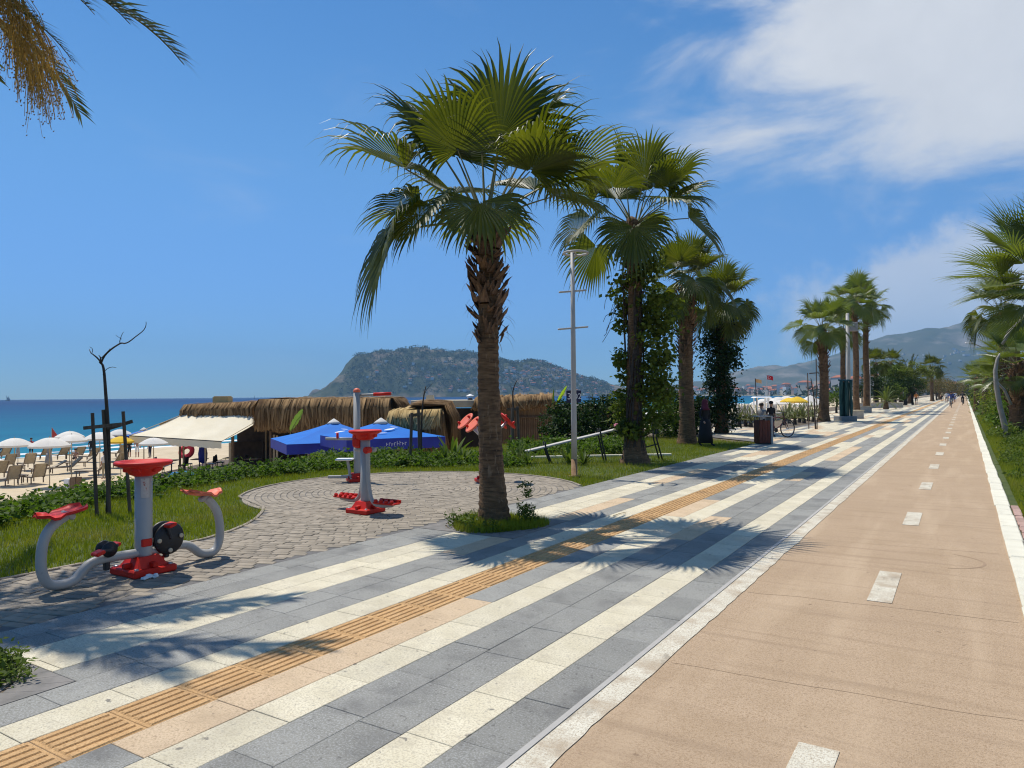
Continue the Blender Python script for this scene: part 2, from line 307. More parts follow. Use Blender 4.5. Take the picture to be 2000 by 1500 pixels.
X['grey_cloth'] = mat('grey_folded_cloth', (0.36, 0.33, 0.29), (0.52, 0.48, 0.42), 6, 0.9, 0.4, 20, rnd=0.2)
X['yellow_cloth'] = mat('yellow_parasol_cloth', (0.78, 0.50, 0.02), (0.82, 0.58, 0.05), 2, 0.8, trans=(0.25, (1, 0.9, 0.5)))
X['blue_cloth'] = mat('blue_parasol_cloth', (0.001, 0.145, 0.58), (0.002, 0.185, 0.66), 1.6, 0.7, trans=(0.2, (1, 1, 1)))
X['blue_dark'] = mat('dark_blue_cloth', (0.006, 0.014, 0.20), (0.010, 0.025, 0.28), 2, 0.7)
X['red'] = mat('red_plastic', (0.56, 0.012, 0.005), (0.64, 0.024, 0.010), 3, 0.5, 0.05, 30, spec=0.3, stain=((0.40, 0.03, 0.018), 7, 0.55, 0.75, 0.6))
X['orange'] = mat('faded_orange_plastic', (0.72, 0.13, 0.06), (0.80, 0.19, 0.10), 3, 0.5, 0.05, 30, stain=((0.55, 0.10, 0.06), 7, 0.55, 0.75, 0.6))
X['paint'] = mat('grey_painted_steel', (0.36, 0.345, 0.315), (0.42, 0.40, 0.365), 3, 0.45, 0.06, 40, spec=0.5, stain=((0.20, 0.18, 0.16), 11, 0.62, 0.74, 0.6))
X['lamp_grey'] = mat('lamp_grey', (0.40, 0.375, 0.33), (0.46, 0.43, 0.385), 3, 0.55, stain=((0.26, 0.17, 0.10), 6, 0.66, 0.76, 0.6))
X['rust'] = mat('rusty_base', (0.22, 0.12, 0.055), (0.34, 0.22, 0.12), 9, 0.85, 0.4)
X['steel'] = mat('steel', (0.45, 0.46, 0.47), (0.55, 0.55, 0.56), 5, 0.35, metal=0.6)
X['black'] = mat('black_plastic', (0.012, 0.012, 0.013), (0.024, 0.024, 0.026), 5, 0.45)
X['black_steel'] = mat('black_steel', (0.02, 0.02, 0.021), (0.035, 0.035, 0.035), 5, 0.5)
X['rubber'] = mat('rubber', (0.018, 0.018, 0.018), (0.03, 0.03, 0.03), 9, 0.85)
X['navy'] = mat('navy_sign', (0.012, 0.014, 0.05), (0.016, 0.018, 0.06), 5, 0.5)
X['white'] = mat('white_plastic', (0.78, 0.78, 0.77), (0.82, 0.82, 0.8), 3, 0.5)
X['concrete'] = mat('concrete', (0.36, 0.34, 0.31), (0.46, 0.44, 0.40), 6, 0.9, 0.4, stain=((0.24, 0.22, 0.19), 3, 0.55, 0.75, 0.6))
X['grey_conc'] = mat('grey_plinth', (0.20, 0.215, 0.22), (0.26, 0.275, 0.28), 6, 0.85, 0.3)
X['plaster'] = mat('beige_plaster', (0.50, 0.41, 0.27), (0.58, 0.49, 0.34), 3, 0.9, 0.2, stain=((0.34, 0.27, 0.18), 2, 0.55, 0.8, 0.6))
X['ochre'] = mat('ochre_plaster', (0.52, 0.37, 0.15), (0.60, 0.45, 0.21), 4, 0.9)
X['patina'] = mat('green_patina', (0.012, 0.05, 0.045), (0.055, 0.145, 0.125), 6, 0.55, 0.5, 20, metal=0.3, stretch=(3, 3, 0.5))
X['sling'] = mat('tan_sling', (0.34, 0.28, 0.19), (0.42, 0.35, 0.25), 6, 0.85, rnd=0.15)
X['bed'] = mat('sunbed_frame', (0.14, 0.105, 0.075), (0.22, 0.17, 0.125), 6, 0.7, rnd=0.2)
X['sand'] = mat('beach_sand', (0.50, 0.395, 0.25), (0.60, 0.485, 0.325), 0.7, 0.95, 0.6, 14, stain=((0.40, 0.31, 0.20), 0.8, 0.5, 0.8, 0.6))
X['skin'] = mat('skin', (0.42, 0.23, 0.15), (0.50, 0.28, 0.19), 6, 0.6)
X['hair'] = mat('dark_hair', (0.02, 0.014, 0.010), (0.04, 0.028, 0.02), 12, 0.6)
X['grate'] = mat('grate_stone', (0.16, 0.15, 0.135), (0.24, 0.22, 0.20), 8, 0.85, 0.5)
X['lime'] = leafmat('lime_leaf', (0.25, 0.38, 0.03), (0.40, 0.52, 0.06), 0.35)
X['banana'] = leafmat('banana_leaf', (0.06, 0.12, 0.025), (0.20, 0.27, 0.07), 0.35)
X['flower'] = mat('pale_flowers', (0.62, 0.56, 0.36), (0.74, 0.68, 0.50), 6, 0.7)
def cloth(name, c): 
    if name not in X: X[name] = mat(name, c, tuple(x * 1.15 for x in c), 8, 0.85)
    return X[name]
# ------------------------------------------------------------------ the setting
def hor(px): return 764 + 0.0082 * (1885 - px)
def terrain():
    xs = [-5100, -400, -130, -95, -80, -70, -66, -60, -50, -38, -28, -22, -19, -17.5, -16, -15, -14.2, -13.6, -10, 1, 8, 40, 300, 1500, 5100]
    zs = [-14, -12, -7, -5, -4.2, -3.5, -3.22, -3.05, -2.95, -2.85, -2.8, -2.75, -2.6, -2.2, -1.5, -0.8, -0.25, -0.06, -0.045, -0.045, -0.045, -0.045, -0.05, 0, 4]
    ys = [-5100, -500, -60, -30, -15] + list(range(-10, 120, 5)) + list(range(120, 420, 20)) + [500, 700, 1000, 1600, 2600, 5100]
    g = []
    for y in ys:
        row = []
        for x, z in zip(xs, zs):
            xx = x
            if x < -14 and y > 25: xx = x - min((y - 25) * 0.02, 2) * (1 if x > -30 else 0)
            if -100 < x < -50: xx = x + 1.6 * math.sin(y * 0.11) + 0.7 * math.sin(y * 0.37 + 1) - max(0, y - 120) * 0.08
            row.append((xx, y, z + (0.06 * math.sin(y * .9 + x) if -60 < x < -19 else 0)))
        g.append(row)
    m = MB().sheet(g); n = len(xs) - 1
    m.m = [0 if xs[i % n] < -13.7 and xs[i % n] > -120 else 1 for i in range(len(m.f))]
    m.build('ground', [X['sand'], X['soil']], None, True, kind='structure')
terrain()
def sea():
    m = bpy.data.materials.new('sea_water'); m.use_nodes = True; nt = m.node_tree; N = nt.nodes; L = nt.links
    b = N['Principled BSDF']; b.inputs['Roughness'].default_value = 0.22; b.inputs['IOR'].default_value = 1.33; b.inputs['Specular IOR Level'].default_value = 0.18
    ge = N.new('ShaderNodeNewGeometry'); sp = N.new('ShaderNodeSeparateXYZ'); L.new(ge.outputs['Position'], sp.inputs[0])
    mr = N.new('ShaderNodeMapRange'); mr.inputs[1].default_value = -66; mr.inputs[2].default_value = -1000; mr.clamp = True; L.new(sp.outputs[0], mr.inputs[0])
    pw = N.new('ShaderNodeMath'); pw.operation = 'POWER'; L.new(mr.outputs[0], pw.inputs[0]); pw.inputs[1].default_value = 0.42
    no = N.new('ShaderNodeTexNoise'); no.inputs['Scale'].default_value = 0.035; no.inputs['Detail'].default_value = 5
    mp = N.new('ShaderNodeMapping'); mp.inputs['Scale'].default_value = (1.6, 0.35, 1); L.new(ge.outputs['Position'], mp.inputs[0]); L.new(mp.outputs[0], no.inputs['Vector'])
    ad = N.new('ShaderNodeMath'); ad.operation = 'MULTIPLY_ADD'; L.new(no.outputs[0], ad.inputs[0]); ad.inputs[1].default_value = 0.22; L.new(pw.outputs[0], ad.inputs[2])
    su = N.new('ShaderNodeMath'); su.operation = 'SUBTRACT'; L.new(ad.outputs[0], su.inputs[0]); su.inputs[1].default_value = 0.11
    cr = N.new('ShaderNodeValToRGB'); L.new(su.outputs[0], cr.inputs[0]); e = cr.color_ramp.elements
    e[0].position = 0.0; e[0].color = (0.06, 0.26, 0.27, 1); e[1].position = 1.0; e[1].color = (0.001, 0.032, 0.115, 1)
    for p, c in ((0.10, (0.004, 0.185, 0.25, 1)), (0.3, (0.001, 0.12, 0.21, 1)), (0.6, (0.001, 0.065, 0.165, 1))):
        k = e.new(p); k.color = c
    n1 = N.new('ShaderNodeTexNoise'); n1.inputs['Scale'].default_value = 0.5; n1.inputs['Detail'].default_value = 8; n1.inputs['Roughness'].default_value = 0.62
    mp2 = N.new('ShaderNodeMapping'); mp2.inputs['Scale'].default_value = (1.5, 0.55, 1); mp2.inputs['Rotation'].default_value = (0, 0, 0.25); L.new(ge.outputs['Position'], mp2.inputs[0]); L.new(mp2.outputs[0], n1.inputs['Vector'])
    bp = N.new('ShaderNodeBump'); bp.inputs['Strength'].default_value = 0.55; bp.inputs['Distance'].default_value = 0.5; L.new(n1.outputs[0], bp.inputs['Height']); 
    df = N.new('ShaderNodeBsdfDiffuse'); gl = N.new('ShaderNodeBsdfGlossy'); gl.inputs['Roughness'].default_value = 0.25; sm_ = N.new('ShaderNodeMixShader'); sm_.inputs[0].default_value = 0.13
    L.new(cr.outputs[0], df.inputs['Color']); L.new(bp.outputs[0], df.inputs['Normal']); L.new(bp.outputs[0], gl.inputs['Normal']); L.new(df.outputs[0], sm_.inputs[1]); L.new(gl.outputs[0], sm_.inputs[2]); L.new(sm_.outputs[0], N['Material Output'].inputs['Surface']); N.remove(b)
    g = [[(x, y, -3.3) for x in (-5100, -2000, -600, -200, -100, -55)] for y in (-5100, -1000, -200, 0, 200, 600, 2000, 5100)]
    MB().sheet(g).build('sea', m, None, kind='structure')
    f = MB(); foam = mat('foam', (0.82, 0.84, 0.84), rough=0.9)
    for k, (off, w0) in enumerate(((0.0, 1.5), (3.8, 0.9), (8.5, 0.55), (14, 0.3))):
        y = -10.0
        while y < 330:
            ln = R.uniform(2, 9) * (1 + max(0, y) / 80); w = w0 * R.uniform(0.3, 1.25) * (1 + max(0, y) / 160)
            if R.random() < (0.95, .7, .45, .3)[k]:
                pts = []
                for i in range(9):
                    t = i / 8; yy = y + ln * t; xs = -67.3 + 1.6 * math.sin(yy * 0.11) + 0.7 * math.sin(yy * 0.37 + 1) - max(0, yy - 120) * 0.08 - off - 0.5 * mnoise.noise(Vector((yy * .4, k, 0)))
                    ww = w * math.sin(math.pi * min(1, max(0, t * .96 + .02))) ** 0.5 * (0.7 + 0.5 * mnoise.noise(Vector((yy * 2.1, 3, k))))
                    pts.append([(xs - ww / 2, yy, -3.272 - .004 * k), (xs, yy, -3.255 - .004 * k + 0.10 * min(off, 1)), (xs + ww / 2, yy, -3.272 - .004 * k)])
                f.sheet(pts)
            y += ln * R.uniform(0.7, 1.15)
    f.build('surf_foam', foam, None, kind='stuff', label='white foam of small waves breaking along the beach')
sea()

CX, CY, CR = -8.55, 10.3, 3.05
def in_pavers(x, y):
    if x > -6.075: return False
    if math.hypot(x - CX, y - CY) < CR: return True
    if -4 < y <= 7.7 and x > (-7.8 if y < 5 else -7.8 - 1.6 * ((y - 5) / 2.6) ** 2): return True
    return 7 < y < CY and x > -8.5
def lawn():
    m = MB(); edge = []
    ys = [-12 + 1.0 * i for i in range(39)]
    g = []
    for y in ys:
        x1 = -6.062 if y < 26 else -6.75 - (y - 26) * 1.1
        g.append([(x1 + (-13.9 - x1) * t, y, -0.022 + 0.03 * mnoise.noise(Vector((t * 9, y * .4, 0))) * min(1, t * 3) - (0.05 if t > .99 else 0)) for t in (0, .02, .15, .3, .45, .6, .75, .9, 1)])
    m.sheet(g[:39]).build('lawn', X['lawn'], None, True, kind='structure')
lawn()
def bedding():
    MB().sheet([[(x, y, -0.008) for x in (-6.06, -1.83)] for y in (-6, 20, 60, 320)]).build('promenade_bed', X['joint'], None, kind='structure')
    MB().sheet([[(-13.3, 33, -0.0125), (-6.06, 26.0, -0.0125)], [(-13.3, 37, -0.0125), (-6.06, 37, -0.0125)]]).build('plaza_bed', X['joint'], None, kind='structure')
    MB().sheet([[(-10.4, y, -0.0115), (-6.06, y, -0.0115)] for y in (48, 100, 320)]).build('plaza_bed', X['joint'], None, kind='structure')
    MB().sheet([[(-7.35, y, -0.0135), (-6.06, y, -0.0135)] for y in (36.9, 48.1)]).build('plaza_bed', X['joint'], None, kind='structure')
    pts = []
    n = 140; ring = []
    poly = []
    for i in range(60): poly.append((-6.06, -6 + (12.06 + 6) * i / 59))
    a0 = math.atan2(12.06 - CY, -6.06 - CX); a1 = math.atan2(7.75 - CY, -10.2 - CX) + 2 * math.pi
    for i in range(60):
        a = a0 + (math.pi * 1.26 - a0) * i / 59; poly.append((CX + (CR + .02) * math.cos(a), CY + (CR + .02) * math.sin(a)))
    for i in range(25):
        y = 7.55 - (7.55 - 5) * i / 24; poly.append((-7.82 - 1.6 * ((y - 5) / 2.6) ** 2, y))
    poly.append((-7.82, -6))
    o = MB().add([(x, y, -0.0075 ) for x, y in poly], [tuple(range(len(poly)))]).build('exercise_court_bed', X['joint'], None, kind='structure')
    # a low stone edging round the exercise court
    m = MB(); P = poly[60:]
    st = [(-7.82, -5.0)]; path = P[::-1]
    d = 0; last = path[0]; kerb = thing('court_edging', 'curved pale stone edging round the exercise court in the lawn', 'edging')
    seg = []; acc = [path[0]]
    def unit(a, b):
        mid = ((a[0] + b[0]) / 2, (a[1] + b[1]) / 2); L_ = math.hypot(b[0] - a[0], b[1] - a[1])
        return MB().box((0, 0, 0.0), (L_ - 0.008, 0.05, 0.06), bev=0.006), mid, math.atan2(b[1] - a[1], b[0] - a[0])
    i = 0; cur = path[0]; D = 0.5; pos = 0
    pl = [Vector((p[0], p[1], 0)) for p in path]; out = [pl[0]]
    for a, b in zip(pl, pl[1:]):
        L_ = (b - a).length; t = D - pos
        while t <= L_: out.append(a + (b - a) * (t / L_)); t += D
        pos = (pos + L_) % D
    for a, b in zip(out, out[1:]):
        mm, mid, an = unit(a, b); mm.build('edge_stone', X['paver'], kerb, loc=(mid[0], mid[1], -0.018), rot=an)
bedding()

# --- promenade tiles: rows of 0.3 m, running along Y
ROWS = []                                        # (x_left, x_right)
x = -1.85
for w in (.3, .3, .3, .3, .3, .29): ROWS.append((x - w, x)); x -= w
TACT = (x - .38, x); x -= .38
for w in (.29, .295, .295, .29, .29, .29, .29): ROWS.append((x - w, x)); x -= w
XL = x                                           # about -6.06
PITS = [(-5.33, 8.05), (-5.33, 1.60)]
def in_pit(x0, x1, y0, y1):
    for px, py in PITS:
        if x1 > px - .70 and x0 < px + .73 and y1 > py - .70 and y0 < py + .70: return True
    return False
def promenade():
    root = link('promenade', None, kind='structure')
    tr = random.Random(5)
    def tile_mb(w, l, wz=0.0):
        b = 0.0025; h = 0.014
        vs = [(sx * (w / 2 - k), sy * (l / 2 - k), z) for z, k in ((-h, 0), (-b, 0), (0, b)) for sx, sy in ((-1, -1), (1, -1), (1, 1), (-1, 1))]
        fs = [(a + i, a + (i + 1) % 4, a + 4 + (i + 1) % 4, a + 4 + i) for a in (0, 4) for i in range(4)] + [(8, 9, 10, 11)]
        return vs, fs
    blocks = {}
    def blk(row, y, lo, hi, opts, key, run=(2, 6)):
        k = blocks.setdefault(key, [lo - 1, None])
        while k[0] < y:
            L_ = tr.randint(*run) * 0.6; k[0] += L_; k[1] = tr.choice(opts)
        return k[1]
    def colour(r, y):
        far = y > 19
        if r in (1,): return 'tile_cream'
        if r == 0: return 'tile_grey'
        if r == 2: return blk(r, y, 0, 0, ['tile_grey'] * 5 + ['tile_cream'], 'a') if y > 38 else 'tile_grey'
        if r == 3:
            if 8.4 < y < 10.3: return 'tile_beige'
            if 14.6 < y < 16.6: return 'tile_beige'
            return blk(r, y, 0, 0, ['tile_grey'] * 3 + ['tile_cream', 'tile_beige'], 'b', (3, 6)) if far else 'tile_grey'
        if r == 4: return 'tile_cream' if y < 30 else blk(r, y, 0, 0, ['tile_cream'] * 4 + ['tile_beige'], 'c')
        if r == 5:
            if y < 1.85: return 'tile_grey'
            if y < 4.9: return 'tile_beige'
            if y < 8.3: return 'tile_grey'
            if 9.6 < y < 11.6: return 'tile_beige'
            if 11.6 < y < 14: return 'tile_grey'
            return blk(r, y, 0, 0, ['tile_grey', 'tile_grey', 'tile_beige', 'tile_cream'], 'd', (3, 6))
        if r == 6: return 'tile_cream' if y < 26 else blk(r, y, 0, 0, ['tile_cream'] * 4 + ['tile_beige'], 'e')
        if r in (7, 8):
            if r == 8 and 6.6 < y < 7.6: return 'tile_beige'
            if r == 8 and 9.0 < y < 11.0: return 'tile_beige'
            return blk(r, y, 0, 0, ['tile_grey'] * 4 + ['tile_cream', 'tile_beige'], 'f%d' % r, (3, 6)) if far else 'tile_grey'
        if r in (9, 10):
            if r == 9 and 13 < y < 16: return 'tile_beige'
            return 'tile_cream' if y < 17 else blk(r, y, 0, 0, ['tile_cream'] * 4 + ['tile_beige', 'tile_grey'], 'g%d' % r, (3, 6))
        if r in (11, 12): return 'tile_grey' if y < 20 else blk(r, y, 0, 0, ['tile_grey', 'tile_cream', 'tile_cream', 'tile_beige'], 'h%d' % r, (3, 7))
        return blk(r, y, 0, 0, ['tile_grey', 'tile_cream', 'tile_cream', 'tile_cream', 'tile_beige'], 'z%d' % r, (2, 5))
    tiles = []
    rows = [(a, b, r) for r, (a, b) in enumerate(ROWS)]
    x = XL; r = 13
    while x > -13.2: rows.append((x - .3, x, r)); x -= .3; r += 1
    for a, b, r in rows:
        y = -1.5 - tr.random() * 0.6
        while y < 300:
            l = 0.6
            if r >= 13:
                lim = -6.06 - (y - 26.6) * 1.03 if y < 33 else (-13.2 if y < 36.3 else (-7.2 if y < 48 else -10.3))
                if y < 26.6 or a < lim: y += l; continue
            segs = [(y, y + l)]
            for qx, qy in PITS:
                if b > qx - .71 and a < qx + .71: segs = [s for y0, y1 in segs for s in ((y0, min(y1, qy - .728)), (max(y0, qy + .728), y1)) if s[1] - s[0] > .02]
            for y0, y1 in segs: tiles.append((a, b, y0, y1, colour(r, y + .3)))
            y += l
    def vis(t):
        c = Vector(((t[0] + t[1]) / 2, (t[2] + t[3]) / 2, 0)); q = CM.inverted() @ (c - Vector((0, 0, EYE)))
        if q.z > -0.8: return -1
        px = 1000 + F * q.x / -q.z; py = 750 - F * q.y / -q.z
        if px < -60 or px > 2050 or py > 1600: return -1
        return 1 / (q.z * q.z)
    tiles.sort(key=vis, reverse=True)
    cache = {}; rest = MB(); mats = [X['tile_grey'], X['tile_cream'], X['tile_beige']]; mi = {'tile_grey': 0, 'tile_cream': 1, 'tile_beige': 2}
    for i, (a, b, y0, y1, c) in enumerate(tiles):
        w = b - a - 0.004; l = y1 - y0 - 0.004
        loc = ((a + b) / 2, (y0 + y1) / 2, tr.uniform(-.0012, .0012))
        if i < 300:
            k = (round(w, 3), round(l, 2), c)
            if k not in cache: mm = MB(); mm.add(*tile_mb(w, l)); cache[k] = mm.mesh('tile', X[c])
            link('tile', cache[k], root, loc, (tr.uniform(-.002, .002), tr.uniform(-.002, .002), 0))
        else:
            vs, fs = tile_mb(w, l); rest.cur = mi[c]; rest.add([(p[0] + loc[0], p[1] + loc[1], p[2] + loc[2]) for p in vs], fs)
    rest.build('tile_field', mats, root, kind='stuff')
    # ribbed guidance tiles
    def tact(w, l):
        m = MB(); m.add(*tile_mb(w, l)); m.v = [(p[0], p[1], p[2] - .004) for p in m.v]
        for k in range(6):
            xx = -w / 2 + w * (k + .5) / 6
            bw = w / 6 * .36; ll = l / 2 - .018
            m.add([(xx - bw, -ll, -.0042), (xx + bw, -ll, -.0042), (xx + bw, ll, -.0042), (xx - bw, ll, -.0042), (xx - bw * .75, -ll + .01, .004), (xx + bw * .75, -ll + .01, .004), (xx + bw * .75, ll - .01, .004), (xx - bw * .75, ll - .01, .004)],
                  [(0, 1, 5, 4), (1, 2, 6, 5), (2, 3, 7, 6), (3, 0, 4, 7), (4, 5, 6, 7)])
        return m
    w = TACT[1] - TACT[0] - .005; me = tact(w, .397).mesh('tactile_tile', X['tactile']); rest = MB(); cx = (TACT[0] + TACT[1]) / 2
    y = -1.2; n = 0
    while y < 290:
        if y > 0.6 and n < 300 and y < 60: link('tactile_tile', me, root, (cx, y, 0.0), (0, 0, tr.uniform(-.003, .003))); n += 1
        else:
            vs, fs = tile_mb(w, .397 if y < 60 else 3.99); rest.add([(p[0] + cx, p[1] + y + (0 if y < 60 else 1.8), p[2]) for p in vs], fs)
        y += .4 if y < 60 else 4
    rest.build('tactile_tile_field', X['tactile'], root, kind='stuff')
promenade()

def court():
    root = link('exercise_court', None, kind='structure'); pr = random.Random(9); L_ = []
    r = 0.12
    while r < 14:
        n = max(5, int(2 * math.pi * r / 0.2)); off = pr.random() * 6.28
        for i in range(n):
            a = off + 2 * math.pi * i / n; x = CX + r * math.cos(a); y = CY + r * math.sin(a)
            if in_pavers(x, y) and in_pavers(x + .05 * math.cos(a), y + .05 * math.sin(a)) and x < -6.13 and y > -3: L_.append((x, y, a, 2 * math.pi * r / n))
        r += 0.105
    def pm(w, l):
        b = .005; h = .02
        vs = [(sx * (w / 2 - k), sy * (l / 2 - k), z) for z, k in ((-h, 0), (-b, 0), (0, b)) for sx, sy in ((-1, -1), (1, -1), (1, 1), (-1, 1))]
        return vs, [(a + i, a + (i + 1) % 4, a + 4 + (i + 1) % 4, a + 4 + i) for a in (0, 4) for i in range(4)] + [(8, 9, 10, 11)]
    def near(p):
        d = depth((p[0], p[1], 0)); px = 1000 + F * ((CM.inverted() @ (Vector((p[0], p[1], -EYE)))).x / max(d, .1))
        return d if px > -20 and d > 1 else 99
    L_.sort(key=near); vs, fs = pm(.094, .19); mm = MB(); mm.add(vs, fs); me = mm.mesh('paver', X['paver']); rest = MB()
    for i, (x, y, a, s) in enumerate(L_):
        z = pr.uniform(-.004, .004)
        if i < 300: link('paver', me, root, (x, y, z), (pr.uniform(-.02, .02), pr.uniform(-.02, .02), a), (1, (s - .008) / .19, 1))
        else:
            c, sn = math.cos(a), math.sin(a); k = (s - .008) / .19; tx, ty = pr.uniform(-.02, .02), pr.uniform(-.02, .02)
            rest.add([(x + p[0] * c - p[1] * k * sn, y + p[0] * sn + p[1] * k * c, p[2] + z + p[0] * ty + p[1] * tx) for p in vs], fs)
    rest.build('paver_field', X['paver'], root, kind='stuff')
court()

def bike_path():
    root = MB().sheet([[(x, y, -0.003) for x in (-1.70, .37)] for y in (-8, 0, 20, 80, 320)]).build('bike_path', X['path'], None, kind='structure')
    b = MB(); g = []                              # the white margin painted beside the promenade tiles, its edge uneven
    y = -6.0
    while y < 300:
        j = 0.018 * mnoise.noise(Vector((y * 1.3, 0, 0))) + 0.012 * mnoise.noise(Vector((y * 6, 2, 0)))
        g.append([(-1.812, y, 0.002), (-1.655 + j, y, 0.002)]); y += 0.1 if y < 40 else 4
    b.sheet(g).build('white_margin', X['white_paint'], root)
    e = MB().box((-1.832, 147, 0.001), (.034, 306, .012)); e.build('edge_strip', X['concrete'], root)
    dm = MB().box((0, 0, -.001), (.185, 1.15, .006)).mesh('lane_dash', X['white_paint'])
    for k in range(30): link('lane_dash', dm, root, (-.632 + R.uniform(-.008, .008), 3.2 + 4 * k, 0.0), R.uniform(-.008, .008))
    c = MB()                                      # saw-cut joints and cracks across the path
    cr = random.Random(3)
    for y in (2.75, 4.6, 6.55, 9.2, 12.6, 17.4, 22.5, 29):
        g = []
        for i in range(15):
            xx = -1.62 + 1.93 * i / 14; yy = y + 0.03 * mnoise.noise(Vector((xx * 3, y, 0))) + 0.09 * xx; g.append([(xx, yy - .003, -.0015), (xx, yy + .003, -.0015)])
        c.sheet(g)
    for (x0, y0, r0, a0, a1) in ((-.28, 8.6, .42, -1.3, 1.2),):   # scuffed tyre arcs
        c.sheet([[(x0 + (r0 + d) * math.cos(a0 + (a1 - a0) * i / 18), y0 + (r0 + d) * .9 * math.sin(a0 + (a1 - a0) * i / 18), -.0012) for d in (-.012, .012)] for i in range(19)])
    c.build('path_joint', mat('path_joint_line', (0.28, 0.19, 0.12), (0.40, 0.28, 0.175), 3, 0.9), root, kind='stuff')
bike_path()
def kerb():
    root = link('kerb', None, kind='structure'); kr = random.Random(8)
    me = [MB().box((0, 0, 0), (.185 + d, .985, .10), bev=.014).mesh('kerb_stone', X['kerb_white']) for d in (0, .012, -.012)]
    for i in range(120):
        y = -3 + i * 1.0
        link('kerb_stone', kr.choice(me), root, (.445 + .012 * mnoise.noise(Vector((y * .5, 0, 0))), y + .5, -.022 + kr.uniform(-.004, .004)), kr.uniform(-.006, .006))
    bm = MB().box((0, 0, 0), (.095, .19, .08), bev=.008).mesh('kerb_brick', X['pink_brick'])
    for i in range(66):
        y = 0 + i * .2; link('kerb_brick', bm, root, (.602 + kr.uniform(-.006, .006), y, -.03 + kr.uniform(-.006, .006)), kr.uniform(-.04, .04))
    MB().box((.445, 218, -.022), (.2, 200, .1)).build('far_kerb', X['kerb_white'], root)
    MB().sheet([[(x, y, -0.02 + (0.05 if x > 1.5 else 0)) for x in (.50, 1.2, 2.5, 8)] for y in (-8, 0, 10, 40, 320)]).build('verge_soil', X['lawn'], None, kind='structure')
kerb()

# ------------------------------------------------------------------ far hills, coast and town
def hillmat(name, a, b, c, s1, s2, lo=.48, hi=.62):
    m = mat(name, a, b, s1, 0.95, detail=8, spec=0.1)
    nt = m.node_tree; N = nt.nodes; L = nt.links; P = N['Principled BSDF']; src = P.inputs['Base Color'].links[0].from_socket
    tc = N.new('ShaderNodeTexCoord'); no = N.new('ShaderNodeTexNoise'); no.inputs['Scale'].default_value = s2; no.inputs['Detail'].default_value = 9; no.inputs['Roughness'].default_value = 0.65; L.new(tc.outputs['Object'], no.inputs['Vector'])
    mr = N.new('ShaderNodeMapRange'); L.new(no.outputs[0], mr.inputs[0]); mr.inputs[1].default_value = lo; mr.inputs[2].default_value = hi
    mx = N.new('ShaderNodeMixRGB'); L.new(mr.outputs[0], mx.inputs[0]); L.new(src, mx.inputs[1]); mx.inputs[2].default_value = c + (1,); L.new(mx.outputs[0], P.inputs['Base Color']); return m
def interp(prof, px):
    for (a, b), (c, d) in zip(prof, prof[1:]):
        if a <= px <= c: return b + (d - b) * (px - a) / (c - a)
    return prof[0][1] if px < prof[0][0] else prof[-1][1]
def hill(name, prof, D, half, mt, rough, n=220, rows=34, seed=0, base=-6, rz=TH, crown=0.0):
    """a ridge with the photograph's skyline, at its own distance and with real depth"""
    p0, p1 = prof[0][0], prof[-1][0]; g = []; H = []
    for j in range(rows + 1):
        t = -1 + 2 * j / rows; row = []
        for i in range(n + 1):
            px = p0 + (p1 - p0) * i / n; top = (hor(px) - interp(prof, px)) / F * D + EYE + 3.3
            X_ = (px - 1000) / F * D; Y_ = D + half * t
            f = (1 - abs(t) ** 1.6); nz = mnoise.fractal(Vector((X_ * .006, Y_ * .006, seed)), 1.0, 2.0, 6) * rough * min(1, top / (rough * 2.5 + 1)) * (0.25 + 1.0 * f * (abs(t) + .15))
            z = base + (top + 3) * f + nz
            if crown and f > .3: z += crown * max(0, mnoise.noise(Vector((X_ * .05, Y_ * .05, 3)))) 
            row.append((X_, Y_, z))
        g.append(row)
    o = MB().sheet(g).build(name, mt, None, True, kind='structure'); o.rotation_euler = (0, 0, rz)
    def hgt(px, t):
        i = int((px - p0) / (p1 - p0) * n); j = int((t + 1) / 2 * rows); return g[min(max(j, 0), rows)][min(max(i, 0), n)]
    return o, hgt
HEAD = [(632, 771), (640, 766), (650, 757), (662, 744), (672, 730), (682, 715), (690, 706), (697, 699), (712, 697), (728, 695), (745, 691), (768, 690), (785, 685), (800, 683), (822, 683), (832, 685), (843, 690), (860, 689), (880, 691), (905, 693), (940, 696), (965, 700), (990, 704), (1015, 707), (1040, 708), (1062, 712), (1085, 719), (1105, 727), (1125, 733), (1150, 740), (1175, 748), (1200, 755), (1230, 763), (1260, 769)]
head_o, head_h = hill('headland', HEAD, 2600, 330, hillmat('headland_slope', (0.024, 0.036, 0.014), (0.07, 0.074, 0.034), (0.19, 0.15, 0.11), 0.02, 0.010, .50, .62), 42, 320, 50, 1, crown=6)
hill('rock_islet', [(604, 774), (607, 767), (611, 762), (617, 760), (624, 761), (630, 767), (635, 774)], 2500, 40, hillmat('islet_rock', (0.10, 0.09, 0.075), (0.17, 0.15, 0.125), (0.05, 0.055, 0.03), 0.05, 0.03), 6, 40, 16, 2)
MT = [(1255, 764), (1300, 757), (1340, 748), (1375, 745), (1410, 742), (1440, 725), (1470, 719), (1530, 716), (1570, 710), (1610, 702), (1650, 690), (1690, 668), (1720, 662), (1760, 652), (1800, 645), (1850, 636), (1900, 627), (1960, 618), (2050, 612), (2200, 622), (2500, 640), (3000, 690)]
mount_o, mount_h = hill('mountains', MT, 4000, 900, hillmat('mountain_slope', (0.05, 0.06, 0.03), (0.10, 0.10, 0.065), (0.22, 0.19, 0.15), 0.006, 0.004, .52, .68), 45, 300, 40, 3)
